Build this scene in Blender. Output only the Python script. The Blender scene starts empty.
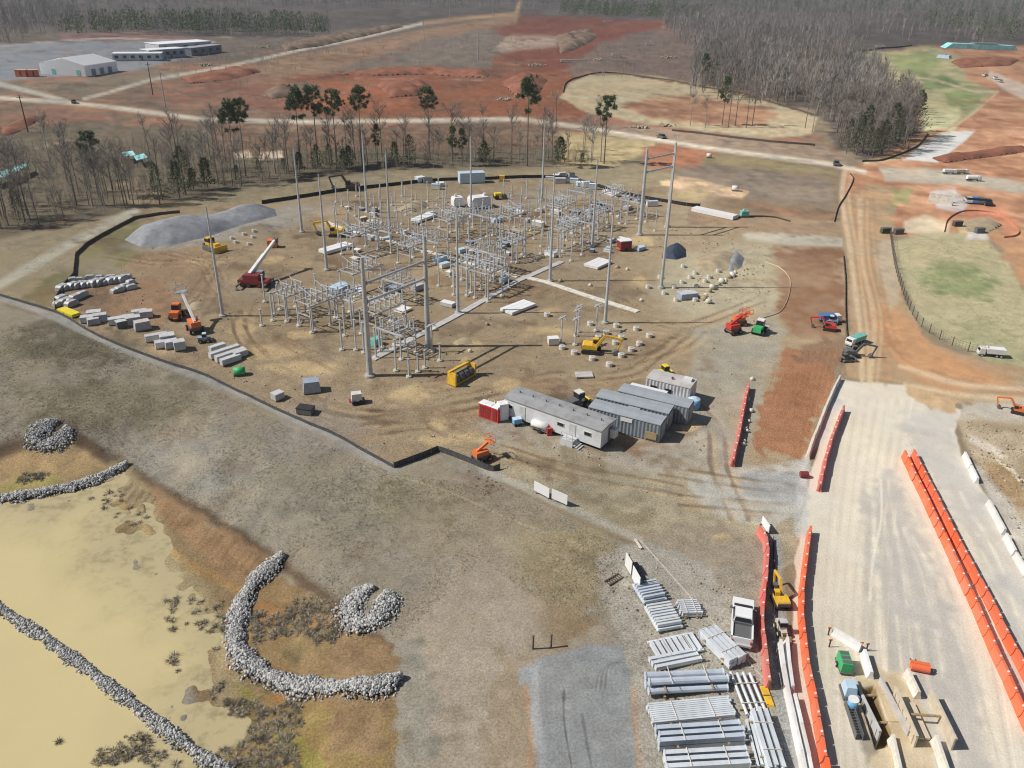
import bpy, math, random
import numpy as np
from mathutils import Matrix, Vector

random.seed(7)
RNG = np.random.default_rng(11)
SC = bpy.context.scene
COL = SC.collection
PI = math.pi

# ------------------------------------------------------------------ camera
CAM_H, FPX, PITCH, ROLL = 55.0, 815.0, math.radians(27.3), math.radians(1.16)
_f = np.array([0, math.cos(PITCH), -math.sin(PITCH)])
_r0 = np.array([1.0, 0, 0]); _u0 = np.array([0, math.sin(PITCH), math.cos(PITCH)])
_r = _r0 * math.cos(ROLL) + _u0 * math.sin(ROLL)
_u = -_r0 * math.sin(ROLL) + _u0 * math.cos(ROLL)
cam_d = bpy.data.cameras.new('camera')
cam = bpy.data.objects.new('camera', cam_d); COL.objects.link(cam)
cam.matrix_world = Matrix(((_r[0], _u[0], -_f[0], 0), (_r[1], _u[1], -_f[1], 0), (_r[2], _u[2], -_f[2], CAM_H), (0, 0, 0, 1)))
cam_d.sensor_width = 36; cam_d.lens = FPX / 1024 * 36
cam_d.clip_start = 1; cam_d.clip_end = 9000
SC.camera = cam

# ------------------------------------------------------------------ sky and sun
SUN_EL, SUN_TO = math.radians(45), math.radians(3.5)      # shadows run to the right and slightly away
w = bpy.data.worlds.new('World'); SC.world = w; w.use_nodes = True
nt = w.node_tree; bg = nt.nodes['Background']
sky = nt.nodes.new('ShaderNodeTexSky'); sky.sky_type = 'NISHITA'; sky.sun_disc = False
sky.sun_elevation = SUN_EL; sky.sun_rotation = math.radians(270) - SUN_TO; sky.air_density = 1.0; sky.dust_density = 1.2
nt.links.new(sky.outputs[0], bg.inputs[0]); bg.inputs[1].default_value = 0.06
sd = bpy.data.lights.new('sun', 'SUN'); sd.energy = 4.6; sd.angle = math.radians(0.53); sd.color = (1, 0.95, 0.88)
so = bpy.data.objects.new('sun', sd); COL.objects.link(so)
_dir = Vector((math.cos(SUN_TO) * math.cos(SUN_EL), math.sin(SUN_TO) * math.cos(SUN_EL), -math.sin(SUN_EL)))
so.rotation_euler = _dir.to_track_quat('-Z', 'Y').to_euler(); so.location = (-200, 0, 200)
vs = SC.view_settings
vs.view_transform = 'Standard'; vs.look = 'None'; vs.gamma = 1; vs.use_curve_mapping = False; vs.exposure = 0.0
SC.cycles.max_bounces = 4; SC.cycles.filter_width = 1.15; SC.cycles.use_denoising = True; SC.cycles.denoising_prefilter = 'ACCURATE'; SC.cycles.volume_step_rate = 10; SC.cycles.transparent_max_bounces = 4; SC.cycles.volume_bounces = 0

# ------------------------------------------------------------------ noise
def _hash(ix, iy, seed):
    h = (ix.astype(np.int64) * 374761393 + iy.astype(np.int64) * 668265263 + seed * 974711) & 0xFFFFFFFF
    h = ((h ^ (h >> 13)) * 1274126177) & 0xFFFFFFFF
    h = (h ^ (h >> 16)) & 0xFFFFFFFF
    return h.astype(np.float64) / 0xFFFFFFFF * 2 - 1

def vnoise(x, y, seed=0):
    x = np.asarray(x, float); y = np.asarray(y, float)
    ix = np.floor(x); iy = np.floor(y); fx = x - ix; fy = y - iy
    u = fx * fx * fx * (fx * (fx * 6 - 15) + 10); v = fy * fy * fy * (fy * (fy * 6 - 15) + 10)
    a = _hash(ix, iy, seed); b = _hash(ix + 1, iy, seed); c = _hash(ix, iy + 1, seed); d = _hash(ix + 1, iy + 1, seed)
    return (a * (1 - u) + b * u) * (1 - v) + (c * (1 - u) + d * u) * v

def rotn(x, y, lam, seed):                      # value noise on a turned lattice, wavelength lam metres
    a = 0.6 + seed * 1.3; c, s = math.cos(a), math.sin(a)
    return vnoise((x * c - y * s) / lam + seed * 17.3, (x * s + y * c) / lam - seed * 9.1, seed)

def sstep(a, b, x):
    t = np.clip((x - a) / (b - a), 0, 1); return t * t * (3 - 2 * t)

# ------------------------------------------------------------------ photo measurement -> place
def ray(px, py):
    d = _f * FPX + _r * (px - 512) - _u * (py - 384)
    return d / np.linalg.norm(d)

def plane_pt(px, py, z=0.0):
    d = ray(px, py); t = (z - CAM_H) / d[2]
    return np.array([d[0] * t, d[1] * t])

POND_Z = -4.5
POND_PX = [(-330, 470), (-100, 505), (0, 503), (60, 494), (118, 474), (142, 505), (165, 560), (205, 610), (222, 650), (228, 700), (222, 768), (210, 900), (-330, 900)]
POND = np.array([plane_pt(a, b, POND_Z) for a, b in POND_PX])

TRENCH = np.array([plane_pt(a, b) for a, b in ((857, 690), (874, 687), (895, 744), (876, 749))])
def poly_sdf(P, x, y):                          # signed distance, negative inside
    n = len(P); d = np.full(x.shape, 1e18); ins = np.zeros(x.shape, bool)
    for i in range(n):
        ax, ay = P[i]; bx, by = P[(i + 1) % n]
        ex, ey = bx - ax, by - ay; L = ex * ex + ey * ey + 1e-12
        t = np.clip(((x - ax) * ex + (y - ay) * ey) / L, 0, 1)
        d = np.minimum(d, (x - ax - t * ex) ** 2 + (y - ay - t * ey) ** 2)
        if ay != by:
            c = ((ay > y) != (by > y)) & (x < (bx - ax) * (y - ay) / (by - ay) + ax)
            ins ^= c
    d = np.sqrt(d)
    return np.where(ins, -d, d)

def line_dist(P, x, y):
    d = np.full(x.shape, 1e18)
    for i in range(len(P) - 1):
        ax, ay = P[i]; bx, by = P[i + 1]
        ex, ey = bx - ax, by - ay; L = ex * ex + ey * ey + 1e-12
        t = np.clip(((x - ax) * ex + (y - ay) * ey) / L, 0, 1)
        d = np.minimum(d, (x - ax - t * ex) ** 2 + (y - ay - t * ey) ** 2)
    return np.sqrt(d)

def height(x, y):
    x = np.atleast_1d(np.asarray(x, float)); y = np.atleast_1d(np.asarray(y, float))
    D = np.hypot(x, y)
    z = sstep(190, 500, D) * (1.6 * rotn(x, y, 260, 3) + 0.7 * rotn(x, y, 110, 5))
    z = z + sstep(230, 330, D) * (0.55 * rotn(x, y, 32, 13) + 0.9 * rotn(x, y, 70, 14))
    z = z + 0.06 * rotn(x, y, 6, 1) + 0.03 * rotn(x, y, 2.2, 2)
    near = (D < 190) & (x < 40)
    if near.any():
        xx, yy = x[near], y[near]
        s = poly_sdf(POND, xx, yy) + 1.5 * rotn(xx, yy, 7, 7) + 0.9 * rotn(xx, yy, 3.1, 17) + 0.35 * rotn(xx, yy, 1.7, 8)
        b = np.where(s < 0, np.maximum(s * 0.05, -.9) + (.16 * rotn(xx, yy, 2.3, 31) + .12 * rotn(xx, yy, 1.0, 33)) * sstep(-9, 0, s), 0)
        b = b + 0.75 * sstep(0, 8, s) + 2.2 * sstep(5, 15, s) + 1.55 * sstep(13, 45, s)
        z[near] = z[near] + POND_Z + b
    dig = (np.abs(x - TRENCH[:, 0].mean()) < 8) & (np.abs(y - TRENCH[:, 1].mean()) < 8)
    if dig.any():
        z[dig] -= 1.5 * (1 - sstep(-.35, .1, poly_sdf(TRENCH, x[dig], y[dig])))
    return z

def hz(x, y): return float(height(x, y)[0])

def at(px, py):
    d = ray(px, py); z = 0.0
    for _ in range(25):
        t = (z - CAM_H) / d[2]
        zn = hz(d[0] * t, d[1] * t)
        if abs(zn - z) < 1e-3: break
        z = 0.5 * z + 0.5 * zn
    return Vector((d[0] * t, d[1] * t, zn))

def yaw(p, q):
    a, b = at(*p), at(*q); return math.atan2(b.y - a.y, b.x - a.x)

# display colour -> base colour under this light (KL: what a white sheet on the ground would show)
KL = (1.14, 1.15, 1.20)
def lin(c): c /= 255.0; return c / 12.92 if c <= 0.04045 else ((c + 0.055) / 1.055) ** 2.4
def C(r, g, b):
    l = .3 * r + .59 * g + .11 * b; r, g, b = (l + .80 * (v - l) for v in (r, g, b))
    return np.array([min(0.85, lin(r) / KL[0]), min(0.85, lin(g) / KL[1]), min(0.85, lin(b) / KL[2])])

# ------------------------------------------------------------------ materials
MATS = {}
def mat(name, rgb, rough=0.6, metal=0.0, vary=0.15, scale=1.5, bump=0.0, spec=0.3, dirt=None):
    if name in MATS: return MATS[name]
    m = bpy.data.materials.new(name); m.use_nodes = True
    t = m.node_tree; b = t.nodes['Principled BSDF']
    b.inputs['Roughness'].default_value = rough; b.inputs['Metallic'].default_value = metal
    b.inputs['Specular IOR Level'].default_value = spec
    tc = t.nodes.new('ShaderNodeTexCoord'); n = t.nodes.new('ShaderNodeTexNoise')
    n.inputs['Scale'].default_value = scale; n.inputs['Detail'].default_value = 5; n.inputs['Roughness'].default_value = 0.65
    t.links.new(tc.outputs['Object'], n.inputs['Vector'])
    cr = t.nodes.new('ShaderNodeValToRGB')
    c0 = [max(0, v * (1 - vary)) for v in rgb]; c1 = [min(1, v * (1 + vary)) for v in rgb]
    if dirt is not None: c0 = list(dirt)
    cr.color_ramp.elements[0].position = 0.3; cr.color_ramp.elements[1].position = 0.68 if dirt is None else 0.55
    cr.color_ramp.elements[0].color = (*c0, 1); cr.color_ramp.elements[1].color = (*c1, 1)
    t.links.new(n.outputs['Fac'], cr.inputs['Fac']); t.links.new(cr.outputs['Color'], b.inputs['Base Color'])
    if bump:
        bp = t.nodes.new('ShaderNodeBump'); bp.inputs['Strength'].default_value = bump; bp.inputs['Distance'].default_value = 0.1
        t.links.new(n.outputs['Fac'], bp.inputs['Height']); t.links.new(bp.outputs['Normal'], b.inputs['Normal'])
    MATS[name] = m; return m

def M(name): return MATS[name]
mat('galvanised_steel', (0.52, 0.55, 0.58), 0.42, 0.35, 0.14, 0.8)
mat('white_galvanised', (0.66, 0.70, 0.73), 0.5, 0.15, 0.14, 0.8)
mat('yard_steel', (0.52, 0.55, 0.58), 0.5, 0.25, 0.25, 0.5)
mat('bluish_galvanised', (0.58, 0.64, 0.71), 0.45, 0.2, 0.15, 0.6)
mat('concrete', (0.46, 0.43, 0.38), 0.9, 0, 0.18, 2)
mat('pale_concrete', (0.62, 0.59, 0.52), 0.9, 0, 0.15, 1.2, dirt=(0.48, 0.44, 0.36))
mat('white_paint', (0.78, 0.79, 0.79), 0.45, 0, 0.05, 0.8, dirt=(0.66, 0.65, 0.62))
mat('white_sheet', (0.80, 0.81, 0.82), 0.6, 0, 0.05, 0.5)
mat('orange_plastic', (0.78, 0.125, 0.04), 0.5, 0, 0.15, 2.0, dirt=(0.66, 0.16, 0.07))
mat('pink_red_plastic', (0.62, 0.13, 0.105), 0.55, 0, 0.15, 2.0, dirt=(0.55, 0.18, 0.15))
mat('red_paint', (0.55, 0.035, 0.03), 0.4, 0, 0.2, 2, dirt=(.33,.1,.07))
mat('dark_red_paint', (0.22, 0.025, 0.03), 0.4, 0, 0.2, 2, dirt=(.16,.07,.055))
mat('orange_paint', (0.65, 0.15, 0.04), 0.45, 0, 0.2, 2, dirt=(.45,.2,.1))
mat('yellow_paint', (0.70, 0.42, 0.03), 0.45, 0, 0.15, 2, dirt=(0.5, 0.33, 0.08))
mat('bright_yellow', (0.75, 0.62, 0.04), 0.5, 0, 0.15, 2)
mat('green_paint', (0.035, 0.38, 0.13), 0.45, 0, 0.2, 2, dirt=(.1,.3,.14))
mat('teal_paint', (0.14, 0.42, 0.36), 0.5, 0, 0.2, 2, dirt=(.2,.33,.28))
mat('teal_sheet', (0.30, 0.62, 0.62), 0.6, 0, 0.2, 0.3, dirt=(0.16, 0.42, 0.46))
mat('blue_paint', (0.05, 0.17, 0.42), 0.45, 0, 0.2, 2, dirt=(.12,.19,.3))
mat('sky_blue_paint', (0.13, 0.36, 0.62), 0.45, 0, 0.2, 2, dirt=(.2,.34,.48))
mat('pale_blue', (0.48, 0.62, 0.72), 0.5, 0, 0.1, 1)
mat('grey_blue', (0.30, 0.36, 0.44), 0.6, 0, 0.15, 1)
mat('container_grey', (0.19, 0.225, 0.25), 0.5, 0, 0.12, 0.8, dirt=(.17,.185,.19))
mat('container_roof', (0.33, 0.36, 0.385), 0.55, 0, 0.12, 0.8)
mat('mid_grey_roof', (0.29, 0.295, 0.30), 0.8, 0, 0.15, 0.7, dirt=(.22,.215,.205))
mat('trailer_wall', (0.60, 0.62, 0.64), 0.6, 0, 0.06, 0.8, dirt=(.5,.5,.48))
mat('pale_grey', (0.52, 0.54, 0.56), 0.6, 0, 0.1, 0.8, dirt=(.4,.4,.39))
mat('dark_grey', (0.10, 0.105, 0.11), 0.6, 0, 0.25, 2, dirt=(.16,.145,.125))
mat('black_rubber', (0.022, 0.022, 0.024), 0.8, 0, 0.3, 3, dirt=(.07,.06,.05))
mat('black_fabric', (0.030, 0.030, 0.034), 0.85, 0, 0.35, 2)
mat('glass', (0.02, 0.026, 0.032), 0.2, 0, 0.1, 1, spec=0.35)
mat('wood', (0.36, 0.26, 0.15), 0.85, 0, 0.25, 3)
mat('dark_wood', (0.10, 0.075, 0.06), 0.9, 0, 0.25, 3)
mat('grey_tarp', (0.36, 0.40, 0.46), 0.7, 0, 0.2, 1.5)
mat('navy_tarp', (0.045, 0.06, 0.09), 0.5, 0, 0.35, 1.2)
mat('sandy_steel', (0.58, 0.50, 0.38), 0.7, 0, 0.15, 1.5)
mat('trunk_bark', (0.17, 0.145, 0.125), 0.95, 0, 0.3, 3)
mat('pale_bark', (0.33, 0.31, 0.29), 0.95, 0, 0.3, 1)
mat('twigs', (0.29, 0.255, 0.225), 0.95, 0, 0.3, 0.4)
mat('far_twigs', (0.275, 0.25, 0.23), 0.95, 0, 0.45, 0.035)
mat('needles', (0.10, 0.135, 0.058), 0.9, 0, 0.5, 1.2)
mat('cedar_needles', (0.085, 0.108, 0.052), 0.9, 0, 0.5, 1.2)
mat('riprap', (0.38, 0.385, 0.385), 0.9, 0, 0.45, 1.7)
mat('gravel_heap', (0.26, 0.27, 0.285), 0.95, 0, 0.22, 0.6, bump=0.5)
mat('tan_heap', (0.36, 0.29, 0.19), 0.95, 0, 0.22, 0.6, bump=0.5)
mat('mesh_orange', (0.55, 0.22, 0.14), 0.8, 0, 0.2, 1)
mat('silver_wrap', (0.42, 0.45, 0.48), 0.5, 0.1, 0.3, 0.7)
mat('dry_grass', (0.3, 0.27, 0.2), 0.95)
mat('clods', (0.3, 0.25, 0.18), 0.95)
mat('shrub_twigs', (0.36, 0.315, 0.235), 0.95, 0, 0.4, 0.8)
mat('grey_fabric', (0.075, 0.075, 0.08), 0.85, 0, 0.35, 2)
def per_piece(name, lo, hi):                       # every loose stone keeps a tone of its own
    t = MATS[name].node_tree; g = t.nodes.new('ShaderNodeNewGeometry'); r = t.nodes.new('ShaderNodeValToRGB')
    r.color_ramp.elements[0].color = (*lo, 1); r.color_ramp.elements[1].color = (*hi, 1); t.links.new(g.outputs['Random Per Island'], r.inputs['Fac']); t.links.new(r.outputs['Color'], t.nodes['Principled BSDF'].inputs['Base Color'])
per_piece('riprap', (0.16, 0.165, 0.17), (0.62, 0.61, 0.58))

# ------------------------------------------------------------------ mesh builder
class MB:
    def __init__(s): s.v = []; s.f = []
    def add(s, V, F):
        o = len(s.v); s.v += [tuple(p) for p in V]; s.f += [tuple(i + o for i in f) for f in F]; return s
    def box(s, cx, cy, cz, sx, sy, sz, rz=0, tx=1, ty=1):
        c, n = math.cos(rz), math.sin(rz); V = []
        for k, z in enumerate((-sz / 2, sz / 2)):
            for x, y in ((-1, -1), (1, -1), (1, 1), (-1, 1)):
                x *= sx / 2 * (tx if k else 1); y *= sy / 2 * (ty if k else 1)
                V.append((cx + x * c - y * n, cy + x * n + y * c, cz + z))
        return s.add(V, [(3, 2, 1, 0), (4, 5, 6, 7), (0, 1, 5, 4), (1, 2, 6, 5), (2, 3, 7, 6), (3, 0, 4, 7)])
    def beam(s, p, q, wd, ht=None):              # square bar between two points
        ht = ht or wd; p = Vector(p); q = Vector(q); d = (q - p).normalized()
        a = Vector((0, 0, 1)) if abs(d.z) < .95 else Vector((1, 0, 0))
        x = d.cross(a).normalized(); y = x.cross(d)
        V = [o + x * (i * wd / 2) + y * (j * ht / 2) for o in (p, q) for i, j in ((-1, -1), (1, -1), (1, 1), (-1, 1))]
        return s.add(V, [(0, 1, 2, 3), (7, 6, 5, 4), (4, 5, 1, 0), (5, 6, 2, 1), (6, 7, 3, 2), (7, 4, 0, 3)])
    def cyl(s, p, q, r, r2=None, n=8, cap=True):
        r2 = r if r2 is None else r2; p = Vector(p); q = Vector(q); d = (q - p).normalized()
        a = Vector((0, 0, 1)) if abs(d.z) < .95 else Vector((1, 0, 0))
        x = d.cross(a).normalized(); y = x.cross(d)
        V = [o + (x * math.cos(2 * PI * i / n) + y * math.sin(2 * PI * i / n)) * rr for o, rr in ((p, r), (q, r2)) for i in range(n)]
        F = [(i, i + n, (i + 1) % n + n, (i + 1) % n) for i in range(n)]
        if cap: F += [tuple(range(n)), tuple(range(2 * n - 1, n - 1, -1))]
        return s.add(V, F)
    def prism(s, prof, y0, y1, ins=0):           # profile of (x, z), run along y
        n = len(prof); cx = sum(p[0] for p in prof) / n; cz = sum(p[1] for p in prof) / n
        V = [(x, y0, z) for x, z in prof] + [(x, y1, z) for x, z in prof]
        return s.add(V, [(i, (i + 1) % n, (i + 1) % n + n, i + n) for i in range(n)] + [tuple(range(n - 1, -1, -1)), tuple(range(n, 2 * n))])
    def build(s, name, m, parent=None, smooth=False):
        me = bpy.data.meshes.new(name); me.from_pydata(s.v, [], s.f)
        import bmesh
        b = bmesh.new(); b.from_mesh(me); bmesh.ops.recalc_face_normals(b, faces=b.faces); b.to_mesh(me); b.free()
        if smooth: me.polygons.foreach_set('use_smooth', [True] * len(me.polygons))
        me.materials.append(M(m) if isinstance(m, str) else m)
        o = bpy.data.objects.new(name, me); COL.objects.link(o)
        if parent: o.parent = parent
        return o

def np_mesh(name, V, F, m, smooth=False):         # V (n,3), F (m,k)
    me = bpy.data.meshes.new(name); V = np.asarray(V, np.float32); F = np.asarray(F, np.int32); k = F.shape[1]
    me.vertices.add(len(V)); me.vertices.foreach_set('co', V.ravel())
    me.loops.add(F.size); me.loops.foreach_set('vertex_index', F.ravel())
    me.polygons.add(len(F)); me.polygons.foreach_set('loop_start', np.arange(len(F), dtype=np.int32) * k)
    if smooth: me.polygons.foreach_set('use_smooth', np.ones(len(F), bool))
    me.update(calc_edges=True); me.materials.append(M(m) if isinstance(m, str) else m)
    return me

def tag(o, label, cat, group=None, kind=None):
    o['label'] = label; o['category'] = cat
    if group: o['group'] = group
    if kind: o['kind'] = kind
    return o
def thing(name, label, cat, pos, rz=0.0, group=None):
    o = bpy.data.objects.new(name, None); COL.objects.link(o); o.empty_display_size = 0.5
    if not isinstance(pos, Vector): pos = at(*pos)
    o.location = pos; o.rotation_euler = (0, 0, rz); return tag(o, label, cat, group)
def dup(o, pos, rz, label=None, group=None, scale=None):
    def cp(s, par):
        c = s.copy(); COL.objects.link(c); c.parent = par
        for ch in KIDS.get(s.name, []): cp(ch, c)
        return c
    r = cp(o, None)
    r.location = pos; r.rotation_euler = (0, 0, rz)
    r.scale = scale or (1, 1, 1)
    if label: r['label'] = label
    if group: r['group'] = group
    return r
KIDS = {}
def proto(o):                                     # remember a thing's tree so that copies need no search
    def rec(p):
        ch = [c for c in COL.objects if c.parent == p]
        if ch: KIDS[p.name] = ch
        for c in ch: rec(c)
    rec(o); return o
class Series:                                     # first call moves the original, later calls copy it
    def __init__(s, o): s.o = proto(o); s.n = 0
    def put(s, pos, rz, label=None, group=None, scale=None):
        if not isinstance(pos, Vector): pos = at(*pos)
        s.n += 1
        if s.n == 1:
            s.o.location = pos; s.o.rotation_euler = (0, 0, rz)
            if scale: s.o.scale = scale
            if label: s.o['label'] = label
            if group: s.o['group'] = group
            return s.o
        return dup(s.o, pos, rz, label, group, scale)

per_piece('dry_grass', (0.21, 0.185, 0.13), (0.44, 0.39, 0.30))
per_piece('clods', (0.16, 0.115, 0.075), (0.50, 0.43, 0.33))
mat('red_earth', (0.24, 0.10, 0.06), 0.95, 0, 0.3, 0.2, bump=.5)
mat('brown_earth', (0.18, 0.125, 0.088), 0.95, 0, 0.3, 0.2, bump=.5)
def per_thing(name, amt):                          # faded and dusty to a different degree on every unit
    t = MATS[name].node_tree; b = t.nodes['Principled BSDF']; src = b.inputs['Base Color'].links[0].from_socket
    o = t.nodes.new('ShaderNodeObjectInfo'); mx = t.nodes.new('ShaderNodeMix'); mx.data_type = 'RGBA'; mu = t.nodes.new('ShaderNodeMath'); mu.operation = 'MULTIPLY'; mu.inputs[1].default_value = amt
    t.links.new(o.outputs['Random'], mu.inputs[0]); t.links.new(mu.outputs[0], mx.inputs['Factor']); t.links.new(src, mx.inputs['A']); mx.inputs['B'].default_value = (.42, .33, .25, 1); t.links.new(mx.outputs['Result'], b.inputs['Base Color'])
for n_, a_ in (('orange_plastic', .3), ('pink_red_plastic', .35), ('white_paint', .35), ('pale_grey', .35), ('silver_wrap', .4), ('grey_tarp', .4), ('yard_steel', .2), ('white_sheet', .2)): per_thing(n_, a_)

mat('truck_white', (0.80, 0.81, 0.81), 0.25, 0, 0.04, 0.8, spec=.5)
mat('tent_fabric', (0.85, 0.86, 0.87), 0.6, 0, 0.03, 0.2)
def translucent(name):                             # thin cloth lets part of the sun through
    t = MATS[name].node_tree; b = t.nodes['Principled BSDF']; o = t.nodes['Material Output']; tr_ = t.nodes.new('ShaderNodeBsdfTranslucent'); tr_.inputs['Color'].default_value = (.9, .92, .94, 1); mx = t.nodes.new('ShaderNodeMixShader'); mx.inputs[0].default_value = .5
    t.links.new(b.outputs[0], mx.inputs[1]); t.links.new(tr_.outputs[0], mx.inputs[2]); t.links.new(mx.outputs[0], o.inputs['Surface'])
translucent('tent_fabric')

# ------------------------------------------------------------------ ground
def build_ground():
    # one sheet; rows are rings round the spot under the drone so that faces stay small where the land is near
    rows = [6, 12, 18, 24, 29]
    ys = np.arange(800, -12, -1.5)
    for y in ys:
        rows.append(CAM_H / math.tan(PITCH + math.atan((y - 384) / FPX)))
    rows = [d for d in rows if d > 0]
    d = rows[-1]
    while d < 1900: d *= 1.12; rows.append(d)
    rows = np.array(rows)
    fine = np.arange(-46, 46.001, 0.076)
    coarse = np.concatenate([np.linspace(-180, -47, 24)[:-1], fine, np.linspace(47, 180, 24)[1:-1]])
    az = np.radians(coarse)
    R, A = np.meshgrid(rows, az, indexing='ij')
    X = (R * np.sin(A)).ravel(); Y = (R * np.cos(A)).ravel()
    Z = height(X, Y)
    nr, nc = len(rows), len(az)
    s = np.hypot(np.hypot(X, Y), CAM_H) / FPX                       # metres that one photo pixel spans here
    # where each spot of land falls in the photograph that was measured
    _dz = X * _f[0] + Y * _f[1] + (Z - CAM_H) * _f[2]; ok = _dz > 12; _dz = np.where(ok, _dz, 1)
    UX = np.where(ok, 512 + FPX * (X * _r[0] + Y * _r[1] + (Z - CAM_H) * _r[2]) / _dz, 1e7)
    UY = np.where(ok, 384 - FPX * (X * _u[0] + Y * _u[1] + (Z - CAM_H) * _u[2]) / _dz, 1e7)
    # noise whose grain follows the distance
    LV = np.array([rotn(X, Y, 2.0 ** k, 20 + k) for k in range(0, 9)])
    idx = np.arange(len(X))
    def adaptive(px):
        k = np.log2(px * s); k0 = np.clip(np.floor(k), 0, 7).astype(int); fr = np.clip(k - k0, 0, 1)
        return LV[k0, idx] * (1 - fr) + LV[k0 + 1, idx] * fr
    W1 = adaptive(5); W2 = adaptive(12); W3 = adaptive(30); W4 = adaptive(80)
    Wp = 0.45 * W1 + 0.7 * W2 + 0.8 * W3
    col = np.zeros((len(X), 4)); zone = np.zeros(len(X), np.int8)
    base = C(132, 117, 94); col[:, :3] = base; col[:, 3] = 0.5

    def pick_u(P, m):
        lo = P.min(0) - m; hi = P.max(0) + m
        return np.nonzero((UX > lo[0]) & (UX < hi[0]) & (UY > lo[1]) & (UY < hi[1]))[0]
    def pick(P, m):
        lo = P.min(0) - m; hi = P.max(0) + m
        return np.nonzero((X > lo[0]) & (X < hi[0]) & (Y > lo[1]) & (Y < hi[1]))[0]
    def blend(i, a, c, speck):
        a = a[:, None]
        col[i, :3] = col[i, :3] * (1 - a) + np.asarray(c) * a
        if speck is not None: col[i, 3] = col[i, 3] * (1 - a[:, 0]) + speck * a[:, 0]
    def paint(P, c, edge=4, warp=4, k=1.0, speck=None, z=None, mott=0.0, c2=None):
        P = np.array(P, float); i = pick_u(P, edge + warp * 2.2)
        if not len(i): return
        sd = poly_sdf(P, UX[i], UY[i]) + warp * Wp[i]
        a = k * (1 - sstep(-edge / 2, edge / 2, sd))
        if mott: a = a * np.clip(1 - mott * (0.5 + 0.9 * (0.5 * W2[i] + 0.6 * W3[i] + 0.3 * W1[i])), 0, 1)
        cc = np.asarray(c)
        if c2 is not None:
            t = np.clip(0.5 + 0.8 * W3[i] + 0.5 * W2[i], 0, 1)[:, None]; cc = cc * (1 - t) + np.asarray(c2) * t
        blend(i, a, cc, speck)
        if z is not None: zone[i[sd < 0]] = z
    def stroke(P, c, wd, edge=None, warp=1.5, k=1.0, speck=None, z=None, brk=0.0):
        edge = edge or wd * 0.6; P = np.array(P, float); i = pick_u(P, 2 + wd + edge + warp * 2)
        if not len(i): return
        q = line_dist(P, UX[i], UY[i]) + warp * Wp[i] * 0.6
        a = k * (1 - sstep(wd / 2 - edge / 2, wd / 2 + edge / 2, q))
        if brk: a = a * np.clip(0.5 + brk * (0.7 * W3[i] + 0.7 * W2[i]), 0, 1)
        blend(i, a, c, speck)
        if z is not None: zone[i[q < wd / 2]] = z

    # --- far country
    paint([(-300, -9), (1300, -9), (1300, 62), (700, 60), (640, 30), (500, 20), (330, 50), (230, 40), (-300, 60)], C(94, 86, 82), 6, 4, speck=.3)
    paint([(-300, 22), (60, 30), (230, 40), (420, 24), (500, 20), (500, 60), (330, 85), (120, 60), (-300, 62)], C(120, 106, 98), 5, 3, c2=C(104, 94, 84))
    paint([(-300, 62), (220, 62), (330, 60), (440, 25), (665, 20), (700, 60), (760, 90), (850, 160), (640, 150), (520, 130), (200, 130), (-300, 135)], C(134, 110, 90), 5, 4, c2=C(146, 104, 82))
    paint([(-150, 50), (60, 42), (130, 40), (215, 46), (180, 60), (130, 72), (60, 77), (0, 82), (-150, 100)], C(136, 141, 150), 2.5, 1.5, z=4, speck=.15)
    for k in range(5):
        stroke([(-60, 58 + k * 4), (60, 50 + k * 4), (200, 46 + k * 3)], C(122, 127, 136), 2.0, warp=.6, k=.6)
    paint([(60, 33), (140, 31), (215, 40), (150, 40), (60, 41)], C(134, 102, 94), 3, 2)
    stroke([(-20, 48), (60, 41), (110, 38), (215, 42)], C(176, 160, 156), 1.6, warp=.5, k=.8)
    paint([(500, 17), (590, 17), (665, 22), (655, 45), (590, 68), (540, 74), (500, 60), (478, 40)], C(142, 80, 62), 4, 3, c2=C(120, 70, 56))
    paint([(460, 52), (500, 50), (510, 62), (530, 72), (470, 75)], C(140, 84, 64), 4, 3, k=.8)
    paint([(560, 74), (600, 45), (660, 28), (720, 35), (720, 95), (640, 78)], C(132, 112, 102), 5, 4, c2=C(120, 100, 92))
    paint([(480, 40), (512, 35), (560, 36), (556, 46), (500, 52)], C(170, 150, 134), 4, 2, k=.8)
    paint([(320, 72), (400, 42), (480, 28), (505, 34), (490, 66), (420, 74), (350, 78)], C(134, 120, 108), 5, 3, c2=C(120, 108, 98))
    paint([(270, 60), (420, 30), (520, 14), (516, 24), (440, 34), (330, 72), (240, 88)], C(160, 122, 92), 3, 2, k=.9, c2=C(146, 118, 94))
    paint([(228, 88), (300, 76), (350, 71), (480, 76), (560, 72), (600, 86), (585, 120), (520, 119), (380, 117), (250, 108)], C(162, 96, 66), 4, 3, c2=C(138, 86, 62))
    paint([(262, 92), (360, 78), (420, 84), (405, 108), (330, 112), (280, 108)], C(178, 104, 70), 6, 4, k=.8)
    stroke([(300, 82), (360, 71), (430, 71), (500, 76)], C(112, 78, 62), 3, k=.8)
    stroke([(355, 78), (420, 79), (480, 80), (540, 88)], C(206, 172, 146), 1.6, k=.7, brk=1)
    paint([(0, 118), (60, 110), (110, 122), (215, 132), (300, 134), (420, 138), (540, 134), (480, 150), (220, 150), (60, 145), (0, 135)], C(150, 106, 86), 5, 4, c2=C(128, 108, 86))
    paint([(170, 72), (250, 70), (330, 90), (280, 112), (190, 108)], C(142, 102, 84), 5, 4, k=.7)
    for P in ([(30, 130), (0, 145), (-40, 150)], [(150, 96), (190, 90), (235, 84)], [(170, 100), (215, 96)], [(40, 125), (105, 118)]):
        stroke(P, C(160, 96, 76), 3, k=.8)
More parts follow.
